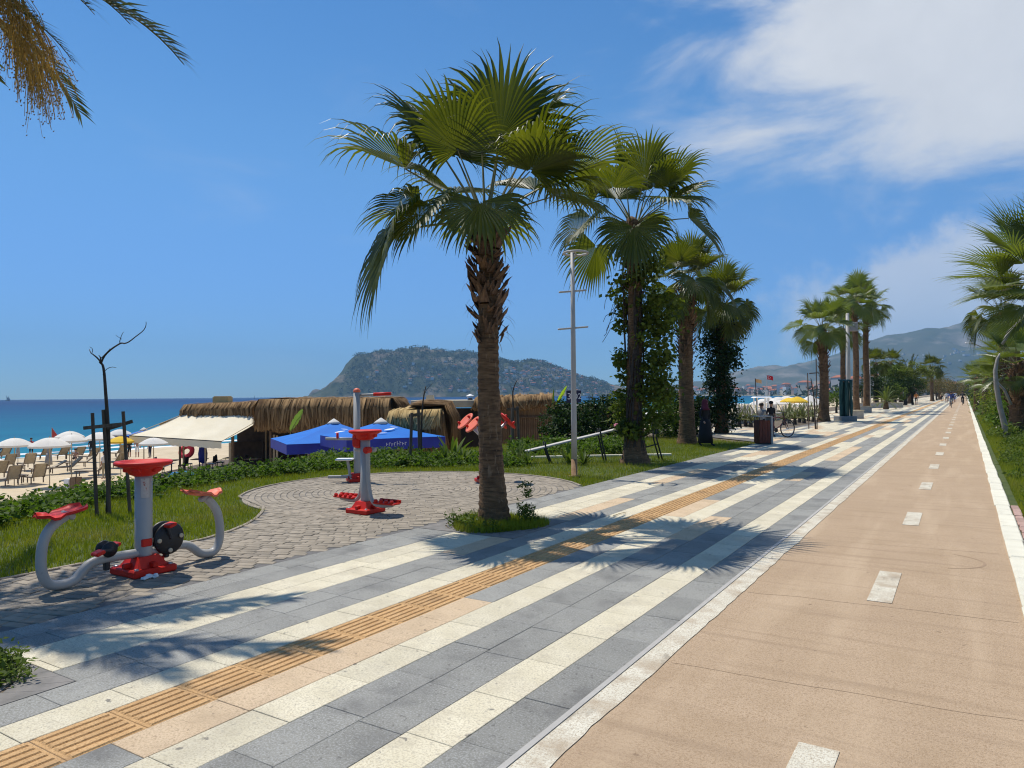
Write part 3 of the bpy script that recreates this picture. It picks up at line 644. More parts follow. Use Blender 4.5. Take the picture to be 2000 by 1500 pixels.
def coast():
    a = [(px, zc) for px, zc in ((1195, 2300), (1260, 2050), (1340, 1750), (1420, 1500), (1500, 1200), (1580, 900), (1640, 640), (1700, 560))]
    f = [Vector(((px - 1000) / F * z, z, -2.7)) for px, z in a]; b = [Vector(((px - 1000) / F * 4300 + (px > 1640) * 900, 4300, 10)) for px, z in a]
    g = [[p + (q - p) * t + Vector((0, 0, 0 if t else 0)) for t in (0, .004, .1, .4, 1)] for p, q in zip(f, b)]
    for r in g: r[0].z = -3.6; r[1].z = -1.5
    o = MB().sheet(g).build('far_shore', mat('far_shore_land', (0.10, 0.11, 0.06), (0.28, 0.24, 0.16), 0.01, 0.95, detail=8), None, kind='structure'); o.rotation_euler = (0, 0, TH)
    tr = random.Random(4); town = MB(); roofs = MB(); trees = []
    def spot():
        while True:
            px = tr.uniform(1225, 1740) if tr.random() < .8 else tr.uniform(1700, 2100); lo = interp([(p, z) for p, z in a], px)
            zc = lo + 30 + (3300 - lo) * tr.random() ** 1.7; yield (px - 1000) / F * zc, zc, px
    sp = spot()
    for k in range(900):
        x, y, px = next(sp); h = tr.choice((4, 5, 7, 9, 12, 16)) * tr.uniform(.7, 1.1); w = tr.uniform(8, 17); d = tr.uniform(9, 18); z0 = (y - 900) / 3400 * 8 - 2
        town.cur = tr.randint(0, 3); rz = tr.uniform(-.5, .5); town.box((x, y, z0 + h / 2), (w, d, h + 4), rz)
        if tr.random() < .6: town.cur = 4; town.box((x, y, z0 + h + 3.3), (w + 1, d + 1, 2.4), rz, taper=.35)
    tw = [mat('town_%s' % n, c, rough=.9) for n, c in (('white', (.62, .60, .56)), ('cream', (.55, .47, .36)), ('grey', (.40, .38, .36)), ('pink', (.50, .34, .27)), ('roof', (.36, .13, .075)))]
    o = town.build('town', tw, None, kind='stuff', label='hazy town of pale blocks with red roofs along the far shore'); o.rotation_euler = (0, 0, TH)
    pts = []
    for k in range(1500):
        x, y, px = next(sp); z0 = (y - 900) / 3400 * 8 - 2; pts.append(np.array([[x, y, z0]]) + np.random.RandomState(k).normal(size=(26, 3)) * (7, 7, 3.2) + (0, 0, 3))
    o = link('far_trees', leaves_mesh('far_trees', np.concatenate(pts), 6, leafmat('far_tree_leaf', (.02, .035, .012), (.05, .07, .03), .1), seed=3), kind='stuff', label='dark belt of far trees between the town and the bay'); o.rotation_euler = (0, 0, TH)
    hs = MB()                                     # houses on the headland and the mountain foot
    for k in range(230):
        px = tr.triangular(720, 1250, 1090); t = tr.uniform(-.93, -.35) if px < 1050 else tr.uniform(-.95, -.1); p = head_h(px, t)
        hs.cur = tr.choice((0, 0, 1, 2, 3)); w = tr.uniform(7, 13); hs.box((p[0], p[1], p[2] + 2), (w, w * .8, tr.uniform(5, 10)), tr.uniform(-.6, .6))
        if tr.random() < .4: hs.cur = 4; hs.box((p[0], p[1], p[2] + 7.4), (w + 1, w * .8 + 1, 2), 0, taper=.4)
    for k in range(360):
        px = tr.uniform(1660, 2150); t = -.97 + .5 * tr.random() ** 2; p = mount_h(px, t); hs.cur = tr.choice((0, 0, 1, 2)); hs.box((p[0], p[1], p[2] + 3), (tr.uniform(8, 15), 9, tr.uniform(6, 11)), tr.uniform(-.6, .6))
    o = hs.build('hillside_houses', tw, None, kind='stuff', label='pale houses scattered over the hazy headland and mountain slopes'); o.rotation_euler = (0, 0, TH)
    ft = []                                       # forest texture on the headland
    for k in range(2600):
        px = tr.uniform(700, 1180); t = tr.uniform(-.9, .05); p = head_h(px, t); ft.append(np.array([p]) + np.random.RandomState(k).normal(size=(9, 3)) * (4, 4, 2) + (0, 0, 3))
    o = link('headland_forest', leaves_mesh('headland_forest', np.concatenate(ft), 6, leafmat('forest_leaf', (.022, .036, .014), (.055, .07, .03), .1), seed=4), kind='stuff', label='pine forest covering the upper slopes of the headland'); o.rotation_euler = (0, 0, TH)
coast()
def haze():
    m = bpy.data.materials.new('haze'); m.use_nodes = True; N = m.node_tree.nodes; L = m.node_tree.links
    N.remove(N['Principled BSDF']); v = N.new('ShaderNodeVolumePrincipled'); v.inputs['Density'].default_value = HAZE; v.inputs['Color'].default_value = (0.35, 0.66, 1.0, 1); v.inputs['Anisotropy'].default_value = 0.0
    L.new(v.outputs[0], N['Material Output'].inputs['Volume'])
    MB().box((0, 0, 292), (15400, 15400, 620)).build('haze', m, None, kind='stuff', label='pale sea haze over the bay')
HAZE = 0.00013
haze()
# ------------------------------------------------------------------ palms
def fan_frond(elev, seed, pet=1.0, blade=1.1, nseg=40, droop=1.0, spread=112, bend=True):
    """petiole and blade of one fan leaf, leaving the crown towards +X at the given elevation"""
    r = random.Random(seed); m = MB(); D = Vector((math.cos(elev), 0, math.sin(elev))); p = Vector((0, 0, 0)); pts = [p.copy()]
    for i in range(5):
        D = (D + Vector((0, 0, -0.035 * droop * (1 if elev > -.6 else .3)))).normalized(); p = p + D * pet / 5; pts.append(p.copy())
    m.cur = 1; m.tube(pts, [.022, .018, .015, .013, .011, .009], 5, False)
    bd = math.radians(0 if elev > .75 or not bend else min(55, 62 * (.75 - elev) / .75 if elev > 0 else 55 + 20 * elev))   # old leaves hang from the end of the stalk
    D = Matrix.Rotation(bd, 3, 'Y') @ D
    m.cur = 0; Sd = Vector((0, 1, 0)); Nn = Sd.cross(D) * -1
    if Nn.z < 0 and elev > -1.4: Nn = -Nn
    dp = 2 * math.radians(spread) / nseg; ts = (0.03, .18, .34, .5, .63, .75, .87, 1.0); split = r.uniform(.54, .66) if bend else r.uniform(.42, .5); cup = r.uniform(.12, .38)
    for i in range(nseg):
        ph = -math.radians(spread) + dp * (i + .5); a = abs(ph)
        l = blade * (.74 + .32 * math.cos(a * .75)) * r.uniform(.9, 1.1)
        d = (D * math.cos(ph) + Sd * math.sin(ph) + Nn * cup * math.sin(a) ** 1.3).normalized()
        side = (Sd * math.cos(ph) - D * math.sin(ph)).normalized(); nn = d.cross(side); nn = nn if nn.dot(Nn) > 0 else -nn
        q = p + d * l * ts[0]; dd = d.copy(); last = ts[0]; rows = []; kd = droop * r.uniform(4.0, 9.0) * (1 + .5 * math.sin(a))
        for t in ts:
            if t > last:
                if t > split * .9: dd = (dd + Vector((r.uniform(-.05, .05), r.uniform(-.05, .05), -1)) * kd * (t - last) * (t - split * .8)).normalized()
                q = q + dd * l * (t - last); last = t
            wv = t * l * math.tan(dp / 2) * 1.02 if t <= split else split * l * math.tan(dp / 2) * 1.0 * max(0.0, 1 - (t - split) / (1 - split)) ** 1.25
            wv = max(wv, .0012); rows.append((q - side * wv, q + nn * wv * .55, q + side * wv))
        m.sheet(rows)
    return m.mesh('frond', [X['frond'], X['petiole']])
def feather_frond(elev, seed, L_=2.6, n=46, droop=1.0, mat_='date_frond', ll=.42):
    r = random.Random(seed); m = MB(); D = Vector((math.cos(elev), 0, math.sin(elev))); p = Vector((0, 0, 0)); pts = [p.copy()]; ds = [D.copy()]; K = 16
    for i in range(K):
        D = (D + Vector((0, 0, -.085 * droop * (0.4 + i / K)))).normalized(); p = p + D * L_ / K; pts.append(p.copy()); ds.append(D.copy())
    m.cur = 1; m.tube(pts, [.030 * (1 - i / K * .85) for i in range(K + 1)], 5, False); m.cur = 0
    for i in range(n):
        t = .12 + .86 * i / n; k = min(int(t * K), K - 1); f = t * K - k; q = pts[k] + (pts[k + 1] - pts[k]) * f; d = ds[k]; up = Vector((0, 1, 0)).cross(d) * -1
        for s in (-1, 1):
            l = ll * (.55 + .45 * math.sin(math.pi * (t * .85 + .1))) * r.uniform(.85, 1.1) * L_ / 2.6; a = math.radians(r.uniform(28, 48)) * (1.1 - .5 * t)
            dd = (d * math.cos(a) + Vector((0, s, 0)) * math.sin(a) + up * r.uniform(.05, .4)).normalized(); sd = dd.cross(up).normalized(); w = .014 * L_ / 2.6 + .004
            e = q + dd * l + Vector((0, 0, -.12 * l * droop)); md = q + dd * l * .45
            m.add([q - sd * w * .4, md - sd * w, e, md + sd * w, q + sd * w * .4, ], [(0, 1, 2, 3, 4)])
    return m.mesh('frond', [X[mat_], X['petiole']])
ELEV = [85, 74, 62, 50, 38, 24, 10, -6, -24, -42, -60, -75]
FAN = {e: [fan_frond(math.radians(e), e * 10 + k + 900, droop=(.95 if e > 55 else 1.05 if e > 20 else 1.15)) for k in range(2)] for e in ELEV}
STIFF = {e: [fan_frond(math.radians(e), e * 7 + k + 300, droop=.22, nseg=34, spread=95, bend=False) for k in range(2)] for e in (80, 60, 40, 22, 8, -10, -30, -48)}
FEATHER = {e: [feather_frond(math.radians(e), e + 500 + k) for k in range(2)] for e in (80, 62, 45, 28, 12, -6, -28, -50)}
def nearest(D, e): return min(D, key=lambda q: abs(q - e))
BOOT = None
def boot_mesh():
    m = MB()
    for s in (-1, 1):                             # a split, ragged old leaf base
        m.add([(0, -.07, -.02), (0, .07, -.02), (.035, .055, .0), (.035, -.055, 0), (.055 + .02 * s, s * .01, .16), (.07 + .02 * s, s * .055, .15), (.085, s * .05, .24), (.075, s * .075, .22)],
              [(0, 1, 2, 3), (0, 3, 4), (1, 5, 2), (3, 2, 5, 4), (4, 5, 7, 6), (0, 4, 6), (0, 6, 7), (0, 7, 5, 1)])
    return m.mesh('leaf_base', X['boot'])
BOOT = boot_mesh()
def trunk_mb(h, r0, r1, seed, lean=(0, 0), flare=1.35, ring=.034, n=20):
    r = random.Random(seed); pts = []; rad = []; z = -.08; k = 0
    while z < h:
        t = max(z, 0) / h; pts.append((lean[0] * t + .02 * math.sin(z * 1.3 + seed), lean[1] * t + .02 * math.cos(z * 1.1 + seed), z))
        rad.append((r0 + (r1 - r0) * t ** .7) * (1 + (flare - 1) * math.exp(-max(z, 0) / .35)) * (1 + ring * (1 if k % 2 else -1) * r.uniform(.6, 1.6))); z += .05 if h < 8 else .09; k += 1
    pts.append((lean[0], lean[1], h)); rad.append(r1 * .8)
    return MB().tube(pts, rad, n, True, lambda i, k: 1 + .05 * mnoise.noise(Vector((k * .9, i * .35, seed))))
def palm(label, pos, h, Rr, r0, r1, seed, fronds=None, n=26, boots=None, lean=(0, 0), group='fan palms along the promenade', joined=False, kind='fan', lightmat=False, low=-38, name='fan_palm', flare=1.35):
    r = random.Random(seed); t = thing(name, label, 'palm tree', pos, 0, group)
    trunk_mb(h, r0, r1, seed, lean, flare).build('trunk', X['trunk'], t, True)
    top = Vector((lean[0], lean[1], h)); sc = Rr / (2.5 if kind == 'feather' else 2.05)
    if boots:
        z0, z1, nb, bs = boots; jm = MB()
        for i in range(nb):
            f = i / nb; z = z0 + (z1 - z0) * f; a = i * 2.39996 + r.uniform(-.55, .55); z += r.uniform(-.05, .05); rr = (r0 + (r1 - r0) * (z / h) ** .7) * 1.0; tilt = r.uniform(.05, .45) + (.55 if r.random() < .06 else 0); k = bs * r.uniform(.55, 1.35) * (.55 + .45 * min(1, f * 2.6))
            loc = (lean[0] * z / h + rr * math.cos(a), lean[1] * z / h + rr * math.sin(a), z)
            M = Matrix.Translation(loc) @ Euler((0, tilt, a)).to_matrix().to_4x4() @ Matrix.Diagonal((k, k, k, 1))
            if joined: jm.add([M @ v.co for v in BOOT.vertices], [tuple(p.vertices) for p in BOOT.polygons])
            else:
                o = link('leaf_base', BOOT, t); o.matrix_local = M
        if joined: jm.build('leaf_bases', X['boot'], t, kind='stuff')
    if boots and not joined:                      # loose fibres and torn strips hanging among the leaf bases
        fm = MB()
        for i in range(70):
            a = r.uniform(0, 6.283); z = r.uniform(boots[0], boots[1]); rr = r0 * .9 + .05; p = Vector((lean[0] * z / h + rr * math.cos(a), lean[1] * z / h + rr * math.sin(a), z)); d = Vector((math.cos(a), math.sin(a), r.uniform(-.4, .5))).normalized(); w = Vector((-math.sin(a), math.cos(a), 0)) * r.uniform(.004, .012); g = []
            for j in range(5): g.append((p - w * (1 - j / 5), p + w * (1 - j / 5))); d = (d + Vector((r.uniform(-.2, .2), r.uniform(-.2, .2), -.5))).normalized(); p = p + d * r.uniform(.03, .08)
            fm.sheet(g)
        fm.build('trunk_fibre', X['boot'], t, kind='stuff')
    if fronds is None:
        fronds = []
        for i in range(n):
            f = (i + .5) / n; e = 86 - (86 - low) * f ** 1.05; fronds.append((math.degrees(i * 2.39996) + r.uniform(-12, 12), e + r.uniform(-6, 6), r.uniform(.86, 1.08)))
    D = {'fan': FAN, 'stiff': STIFF, 'feather': FEATHER}[kind]
    for az, e, s in fronds:                       # azimuth measured from picture right, counter-clockwise seen from above
        me = r.choice(D[nearest(D, e)]); off = .10 * sc; a = math.radians(az) + TH
        o = link('frond', me, t, top + Vector((off * math.cos(a), off * math.sin(a), -.25 * sc * (1 - (e + 75) / 160))), (0, 0, 0), s * sc)
        o.rotation_euler = (r.uniform(-.2, .2), r.uniform(-.05, .05), a)
        if lightmat: 
            o.material_slots[0].link = 'OBJECT'; o.material_slots[0].material = X['frond_light']
    return t
def ivy(t, cs, n, size, seed, m='ivy', vines=0, tr=.25, h=5):
    P = clumps(cs, n, seed, .5); link('ivy_foliage', leaves_mesh('ivy_foliage', P, size, X[m], .2, .7, seed, .35), t, kind='stuff')
    if vines:
        r = random.Random(seed); mb = MB()
        for k in range(vines):
            a = r.uniform(0, 6.28); z = 0; pts = []; w = r.choice((-1, 1)) * r.uniform(.1, .5)
            while z < h * r.uniform(.6, 1): rr = tr * (1.02 + .35 * math.exp(-z / .4)) + .02; pts.append((rr * math.cos(a), rr * math.sin(a), z)); a += w * .25 + r.uniform(-.1, .1); z += .18
            if len(pts) > 3: mb.tube(pts, r.uniform(.012, .028), 5)
        mb.build('ivy_stems', X['bark'], t, kind='stuff')

# the big palm in the middle: azimuth and elevation of every leaf set after the photograph
main_fronds = [(150, 60, 1.08), (82, 84, 1.1), (100, 72, 1.06), (300, 80, .92), (20, 62, 1.04), (178, 36, 1.1), (166, 18, .80), (8, 38, 1.1), (352, 26, .80), (335, 50, .85), (268, 12, .74),
               (204, -4, 1.1), (190, 4, .80), (222, 14, .74), (92, 30, .9), (124, 36, .98), (242, 58, .8), (130, 66, 1.04), (52, 40, .98), (310, 34, .78)]
palm('tall fan palm with shaggy brown leaf bases in the grassy pit at centre', G(964, 1020), 4.25, 2.25, .178, .125, 21, main_fronds, boots=(2.42, 4.25, 96, 1.05), lean=(-.12, .05), flare=1.32)
p2 = G(1240, 903)
t = palm('fan palm with thin ivy and a gnarled split base behind the street lamp', p2, 6.1, 2.4, .205, .175, 34, n=16, low=-8, boots=(4.2, 6.0, 46, 1.0), lean=(.05, 0), flare=2.0, joined=False)
ivy(t, [((-.24, .1, 4.6), (.26, .36, .9)), ((.3, .1, 5.0), (.36, .4, .8)), ((-.24, .1, 3.7), (.2, .3, .5)), ((.55, .1, 3.0), (.45, .45, .75)), ((.50, .1, 2.2), (.45, .45, .6)), ((.46, .1, 1.5), (.42, .45, .6)), ((-.27, 0, 2.6), (.18, .3, .45)), ((-.24, 0, 1.9), (.15, .25, .4)), ((-.26, -.1, 1.2), (.2, .25, .6)), ((0, -.2, .75), (.38, .3, .3)), ((.62, .2, 3.9), (.45, .4, .5))], 6200, .12, 5, 'ivy', 14, .215, 5.8)
mb = MB()                                         # loose vine ends hanging from the ivy
for k in range(7):
    r = random.Random(k + 40); z = r.uniform(3.4, 4.6); x = -.3; pts = [(x, -.1, z)]
    for i in range(7): x -= r.uniform(.03, .11); z -= r.uniform(.02, .22) * (1 if i > 1 else -.4); pts.append((x, -.1 + .02 * i, z))
    mb.tube(pts, .008, 4)
mb.build('hanging_vine', X['bark'], t, kind='stuff')
palm('fan palm with patterned leaf bases half way up behind the incline bench', G(1341, 866), 5.55, 1.95, .27, .22, 45, n=23, low=-30, boots=(2.4, 5.4, 90, 1.1), lean=(.05, 0))
p4 = PD(1408, 842, 31); p4.z = 0
t = palm('fan palm wrapped in a thick dark column of ivy', p4, 5.5, 2.0, .24, .2, 57, n=25, low=-36, lean=(.1, 0), joined=True)
ivy(t, [((0, 0, z), (.66 + .18 * math.sin(z * 2.3), .66, .5)) for z in (.7, 1.3, 1.9, 2.5, 3.1, 3.7, 4.3, 4.8)], 8500, .12, 8, 'dark_ivy')
palm('fan palm at the head of the mid-distance row beside the green sculpture', G(1610, 823), 5.5, 2.2, .29, .22, 61, n=20, low=-30, boots=(2.6, 5.3, 60, 1.2), joined=True, lightmat=True)
palm('slim fan palm with low dark crown left of the grey mast', PD(1648, 800, 62) * Vector((1, 1, 0)) if 0 else Vector((PD(1648, 800, 62).x, PD(1648, 800, 62).y, 0)), 7.2, 2.3, .24, .19, 63, n=18, low=-28, lightmat=True, boots=(5, 7, 30, 1.3), joined=True)
def floor(px, zc): q = PD(px, 800, zc); q.z = 0; return q
palm('tallest fan palm of the mid-distance row behind the grey mast', floor(1673, 58), 9.0, 2.5, .25, .2, 65, n=19, low=-28, lightmat=True, boots=(6.6, 8.8, 30, 1.3), joined=True)
palm('tall fan palm at the right end of the mid-distance row', floor(1693, 64), 9.0, 2.6, .28, .22, 67, n=19, low=-28, lightmat=True, boots=(6, 8.8, 34, 1.4), joined=True)
palm('fan palm beyond the mid-distance row at the left of the far trees', floor(1712, 92), 5.4, 2.2, .26, .22, 69, n=22, joined=True)
palm('far fan palm rising over the brown thicket near the cyclists', floor(1821, 128), 6.0, 2.6, .3, .25, 71, n=24, joined=True)
palm('far fan palm leaning between the date palms', floor(1742, 110), 6.2, 2.4, .27, .22, 73, n=22, joined=True)
# right-hand side of the bike path
palm('near fan palm at the right edge with pale spread leaves', floor(2068, 18.5), 4.65, 2.55, .26, .2, 81, [(175, 34, 1.0), (160, 58, 1.0), (178, 14, 1.02), (205, 22, .95), (150, 20, .95), (190, 50, .9), (215, -8, .9), (165, -14, .9), (195, -30, .85), (182, -48, .8), (240, 30, .9), (270, 10, .9), (300, 40, .9), (0, 30, 1), (40, 20, 1), (80, 40, 1), (110, 10, .95), (330, -20, .9), (60, -30, .9), (20, 60, .9), (120, 70, .9), (250, 70, .9), (210, 68, .9)], group='fan palms on the right verge', lightmat=True, kind='stiff', boots=(3, 4.5, 30, 1.1))
palm('fan palm with drooping dark skirt over the right hedge', floor(1962, 38), 5.9, 2.35, .27, .24, 83, n=24, low=-36, group='fan palms on the right verge', boots=(3.4, 5.8, 60, 1.3))
palm('low fan palm with stout dark trunk beside the bent grey stem', floor(1992, 27), 2.75, 1.75, .33, .3, 85, [(180, 12, 1.0), (165, 34, .95), (200, 28, 1.0), (195, -16, .95), (172, -34, .9), (215, -40, .85), (180, 62, .9), (150, 60, .9), (230, 10, .9), (260, 30, .9), (300, 20, .9), (0, 20, 1), (40, 40, 1), (90, 20, 1), (120, 50, 1), (140, 0, .9), (330, 60, .9), (245, -30, .85), (190, 78, .9), (275, -15, .9)], group='fan palms on the right verge', lightmat=True, kind='stiff', boots=(.6, 2.6, 50, 1.3), name='fan_palm')
for px, zc, h, Rr, lb in ((1908, 62, 2.9, 1.7, 'yellow-green fan palm far back in the right hedge'), (1926, 50, 2.7, 1.6, 'bushy fan palm in the middle of the right hedge'), (1950, 40, 2.3, 1.5, 'pale fan palm low in the hedge left of the bent stem'), (1985, 33, 3.6, 1.8, 'fan palm crowded behind the stout trunk at the right edge')):
    palm(lb, floor(px, zc), h, Rr, .22, .2, int(px), [(k * 137.5, 82 - 100 * (k / 20), .95) for k in range(20)], group='fan palms on the right verge', lightmat=True, kind='stiff', joined=True)
# the date palm outside the left edge: fronds and dry flower stalks reach in
dp = Vector((-9.72, 3.15, -.02))
t = palm('feather leaved date palm reaching in at the top left corner', dp, 6.5, 2.75, .27, .24, 91, [(3, 17, 1.1), (-14, 21, 1.2), (-34, -4, .72), (-8, 10, .82), (-22, 20, .85), (-44, 12, .7), (6, 2, .66), (-2, 18, .9), (-28, 4, .7), (-60, 28, 1), (-85, 20, 1), (-120, 30, 1), (-150, 25, 1), (175, 25, 1), (140, 12, 1), (110, 30, 1), (80, 12, .9), (-30, 62, 1), (90, 66, 1), (200, 62, 1), (-60, -8, .9), (-110, -15, .9), (150, -15, .9)], group=None, kind='feather', boots=(2.5, 6.1, 60, 1.2), name='date_palm')
r = random.Random(17)
for k in range(11):                               # drooping dried flower stalks
    a = math.radians(-42 + k * 11) + TH; mb = MB(); base = Vector((.15 * math.cos(a), .15 * math.sin(a), 6.35)); e = r.uniform(.35, .8); D = Vector((math.cos(a) * math.cos(e), math.sin(a) * math.cos(e), math.sin(e))); p = base; pts = [p]
    for i in range(8): D = (D + Vector((0, 0, -.22))).normalized(); p = p + D * .17; pts.append(p)
    mb.tube(pts, .014, 4)
    for j in range(54):
        q = pts[r.randint(5, 8)]; d = (D + Vector((r.uniform(-.8, .8), r.uniform(-.8, .8), r.uniform(-.6, .5)))).normalized(); ss = [q]; l = r.uniform(.3, .75)
        for i in range(4): d = (d + Vector((r.uniform(-.15, .15), r.uniform(-.15, .15), -.35))).normalized(); q = q + d * l / 4; ss.append(q)
        w = Vector((r.uniform(-1, 1), r.uniform(-1, 1), 0)).normalized() * .004
        mb.sheet([(x - w, x + w) for x in ss])
        for i in range(3): c = ss[-1 - i] + Vector((r.uniform(-.03, .03), r.uniform(-.03, .03), r.uniform(-.03, .02))); mb.add([c + Vector((.012, 0, 0)), c + Vector((-.006, .012, .004)), c + Vector((-.006, -.012, -.006)), c + Vector((0, 0, -.02))], [(0, 1, 2), (0, 1, 3), (1, 2, 3), (0, 2, 3)])
    mb.build('flower_stalk', X['dry'], t)
# far date palms and trees left of the path
for i, (px, zc, h, Rr, lb) in enumerate(((1778, 104, 3.9, 3.2, 'broad brownish date palm behind the round green trees'), (1760, 118, 4.3, 2.8, 'dark date palm peeping over the pale green tree'), (1836, 150, 4.5, 2.6, 'far date palm beside the brown thicket'))):
    palm(lb, floor(px, zc), h, Rr, .3, .28, 100 + i, [(k * 137.5, 80 - 105 * (k / 30), 1) for k in range(30)], group='date palms among the far trees', kind='feather', joined=True, name='date_palm')
palm('small bright green palm in the paving before the far trees', floor(1731, 72), .75, 1.6, .22, .2, 111, [(k * 137.5, 84 - 90 * (k / 24), 1) for k in range(24)], group='young palms', kind='feather', joined=True, name='young_palm', lightmat=True)

def tree(name, label, pos, h, cs, n, size, m, seed, tr=.12, limbs=5, group=None, cat='tree', flowers=0, up=.4):
    t = thing(name, label, cat, pos, 0, group); r = random.Random(seed); mb = MB(); top = h * .55
    mb.tube([(0, 0, -.1), (.03 * h * r.uniform(-1, 1), 0, h * .2), (.05 * h * r.uniform(-1, 1), .02 * h, top)], [tr * 1.3, tr, tr * .7], 8)
    for k in range(limbs):
        c, rr = cs[k % len(cs)]; mb.tube([(0, 0, h * .15 + .2 * top * r.random()), (c[0] * .5, c[1] * .5, c[2] * .62), (c[0], c[1], c[2])], [tr * .6, tr * .4, tr * .12], 6)
    mb.build('trunk', X['bark'] if m != 'brown_leaf' else X['wood'], t, True)
    link('crown', leaves_mesh('crown', clumps(cs, n, seed, .3), size, X[m], up, .45, seed), t)
    if flowers:
        link('blossom', leaves_mesh('blossom', clumps([(c, (q[0] * 1.05, q[1] * 1.05, q[2] * 1.05)) for c, q in cs], flowers, seed + 1, .12), size * .55, X['flower'], .6, .9, seed + 1), t, kind='stuff')
    return t
GA = 'trees at the far left of the path'
tree('green_tree', 'pale yellow-green round tree before the far date palms', floor(1750, 96), 4.4, [((-.9, 0, 3.4), (1.5, 1.4, 1.1)), ((.9, .3, 3.7), (1.5, 1.3, 1.1)), ((0, -.4, 4.3), (1.4, 1.3, .9))], 3400, .26, 'verge', 1, .14, 5, GA)
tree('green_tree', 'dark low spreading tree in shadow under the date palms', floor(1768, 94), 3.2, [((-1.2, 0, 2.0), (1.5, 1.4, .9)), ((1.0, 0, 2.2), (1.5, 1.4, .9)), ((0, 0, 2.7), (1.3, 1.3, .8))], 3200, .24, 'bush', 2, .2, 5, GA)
tree('green_tree', 'olive brown round tree with a slim pale trunk near the jogger', floor(1783, 95), 5.2, [((-.6, 0, 3.9), (1.5, 1.4, 1.3)), ((1.1, 0, 3.6), (1.5, 1.3, 1.2)), ((.3, 0, 4.7), (1.2, 1.2, .9))], 3000, .22, 'olive', 3, .12, 6, GA)
tree('thicket_tree', 'bare brown twiggy tree left of the distant cyclists', floor(1830, 140), 4.5, [((-1.5, 0, 3.1), (2.2, 2, 1.6)), ((1.5, 0, 2.8), (2.2, 2, 1.5)), ((3.6, 0, 2.2), (1.8, 1.8, 1.2))], 3800, .24, 'brown_leaf', 4, .15, 6, GA)
tree('thicket_tree', 'low brown hedge tree at the far end of the path', floor(1850, 175), 4.2, [((-1, 0, 2.6), (2.6, 2, 1.7)), ((2.4, 0, 2.4), (2.2, 2, 1.5))], 2600, .3, 'brown_leaf', 5, .15, 6, GA)
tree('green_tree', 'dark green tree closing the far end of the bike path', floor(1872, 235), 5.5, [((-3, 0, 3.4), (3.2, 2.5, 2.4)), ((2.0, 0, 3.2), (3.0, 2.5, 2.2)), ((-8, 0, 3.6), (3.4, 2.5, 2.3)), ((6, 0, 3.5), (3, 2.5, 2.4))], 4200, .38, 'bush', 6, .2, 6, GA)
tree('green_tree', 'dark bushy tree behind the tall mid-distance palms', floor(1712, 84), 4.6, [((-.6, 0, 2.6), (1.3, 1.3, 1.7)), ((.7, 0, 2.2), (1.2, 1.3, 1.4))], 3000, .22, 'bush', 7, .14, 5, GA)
tree('green_tree', 'small round green bush tree left of the green sculpture', floor(1634, 60), 2.0, [((0, 0, 1.3), (.95, .95, .75))], 1200, .16, 'hedge', 8, .08, 4, GA)
tree('green_tree', 'bright green shrub tree behind the small young palm', floor(1737, 84), 2.9, [((0, 0, 1.9), (1.3, 1.2, 1.0)), ((.9, 0, 1.5), (1, 1, .8))], 1900, .2, 'verge', 9, .1, 4, GA)
# oleanders and shrubs along the right verge
GO = 'oleander shrubs along the right verge'
for i, (x, y, h, w, m, lb, fl) in enumerate((
        (2.0, 38, 2.6, 1.15, 'hedge', 'green glossy shrub with pale blossom left of the bent stem', 70), (2.2, 46, 3.6, 1.4, 'olive', 'tall yellow-green oleander crowned with cream blossom', 150), (2.3, 54, 3.9, 1.5, 'verge', 'light green oleander behind the cream blossom', 90),
        (2.4, 64, 4.2, 1.7, 'olive', 'olive oleander in the middle of the right hedge', 60), (2.5, 76, 4.4, 1.9, 'verge', 'sunny oleander far down the right hedge', 40), (2.6, 90, 4.6, 2.1, 'olive', 'distant olive oleander at the narrowing of the hedge', 0), (2.8, 108, 5.2, 2.4, 'bush', 'distant dark shrub beside the far riders', 0), (3.2, 135, 6, 3, 'bush', 'far dark hedge tree at the end of the right verge', 0),
        (4.6, 30, 3.0, 1.6, 'verge', 'sunny green shrub behind the low fan palm', 20), (3.6, 24, 1.5, .9, 'hedge', 'low green shrub at the right edge under the palms', 0))):
    tree('oleander_shrub', lb, (x, y, -.02), h, [((-.25 * w, 0, h * .42), (w * .75, w, h * .38)), ((.35 * w, .3, h * .55), (w * .7, w * 1.1, h * .36)), ((0, -.3, h * .78), (w * .6, w * .9, h * .24)), ((-.3 * w, .5, h * .2), (w * .7, w, h * .22))], int(1500 * w + 1200), .15 + .03 * (y > 60) + .05 * (y > 100), m, 200 + i, .06, 6, GO, 'shrub', fl, .3)
bt = thing('bent_stem_tree', 'bare smooth grey stem bending out from the right verge', 'tree', floor(1966, 25.5), TH)
mb = MB(); k = 25.5 / F
mb.tube([((px - 1966) * k, 0, EYE + (hor(px) - py) * k) for px, py in ((1967, 862), (1962, 832), (1953, 795), (1947, 755), (1945, 725), (1950, 700), (1955, 690))], [.11, .10, .085, .08, .07, .05, .02], 9); mb.build('trunk', X['pale_bark'], bt, True)
mb = MB(); mb.tube([((px - 1966) * k, .4, EYE + (hor(px) - py) * k) for px, py in ((1990, 790), (1978, 762), (1965, 748), (1958, 742))], [.05, .045, .04, .02], 7); mb.build('branch', X['pale_bark'], bt, True)
bt = thing('leaning_trunk_tree', 'smooth pale leaning branch crossing the right edge below the palm leaves', 'tree', floor(2040, 24), TH); k = 24 / F
mb = MB(); mb.tube([((px - 2040) * k, 0, EYE + (hor(px) - py) * k) for px, py in ((2050, 870), (2052, 740), (2038, 640), (2014, 608), (1992, 632), (1970, 655), (1960, 672))][::1], [.11, .10, .095, .09, .075, .06, .04], 9); mb.build('trunk', X['pale_bark'], bt, True)
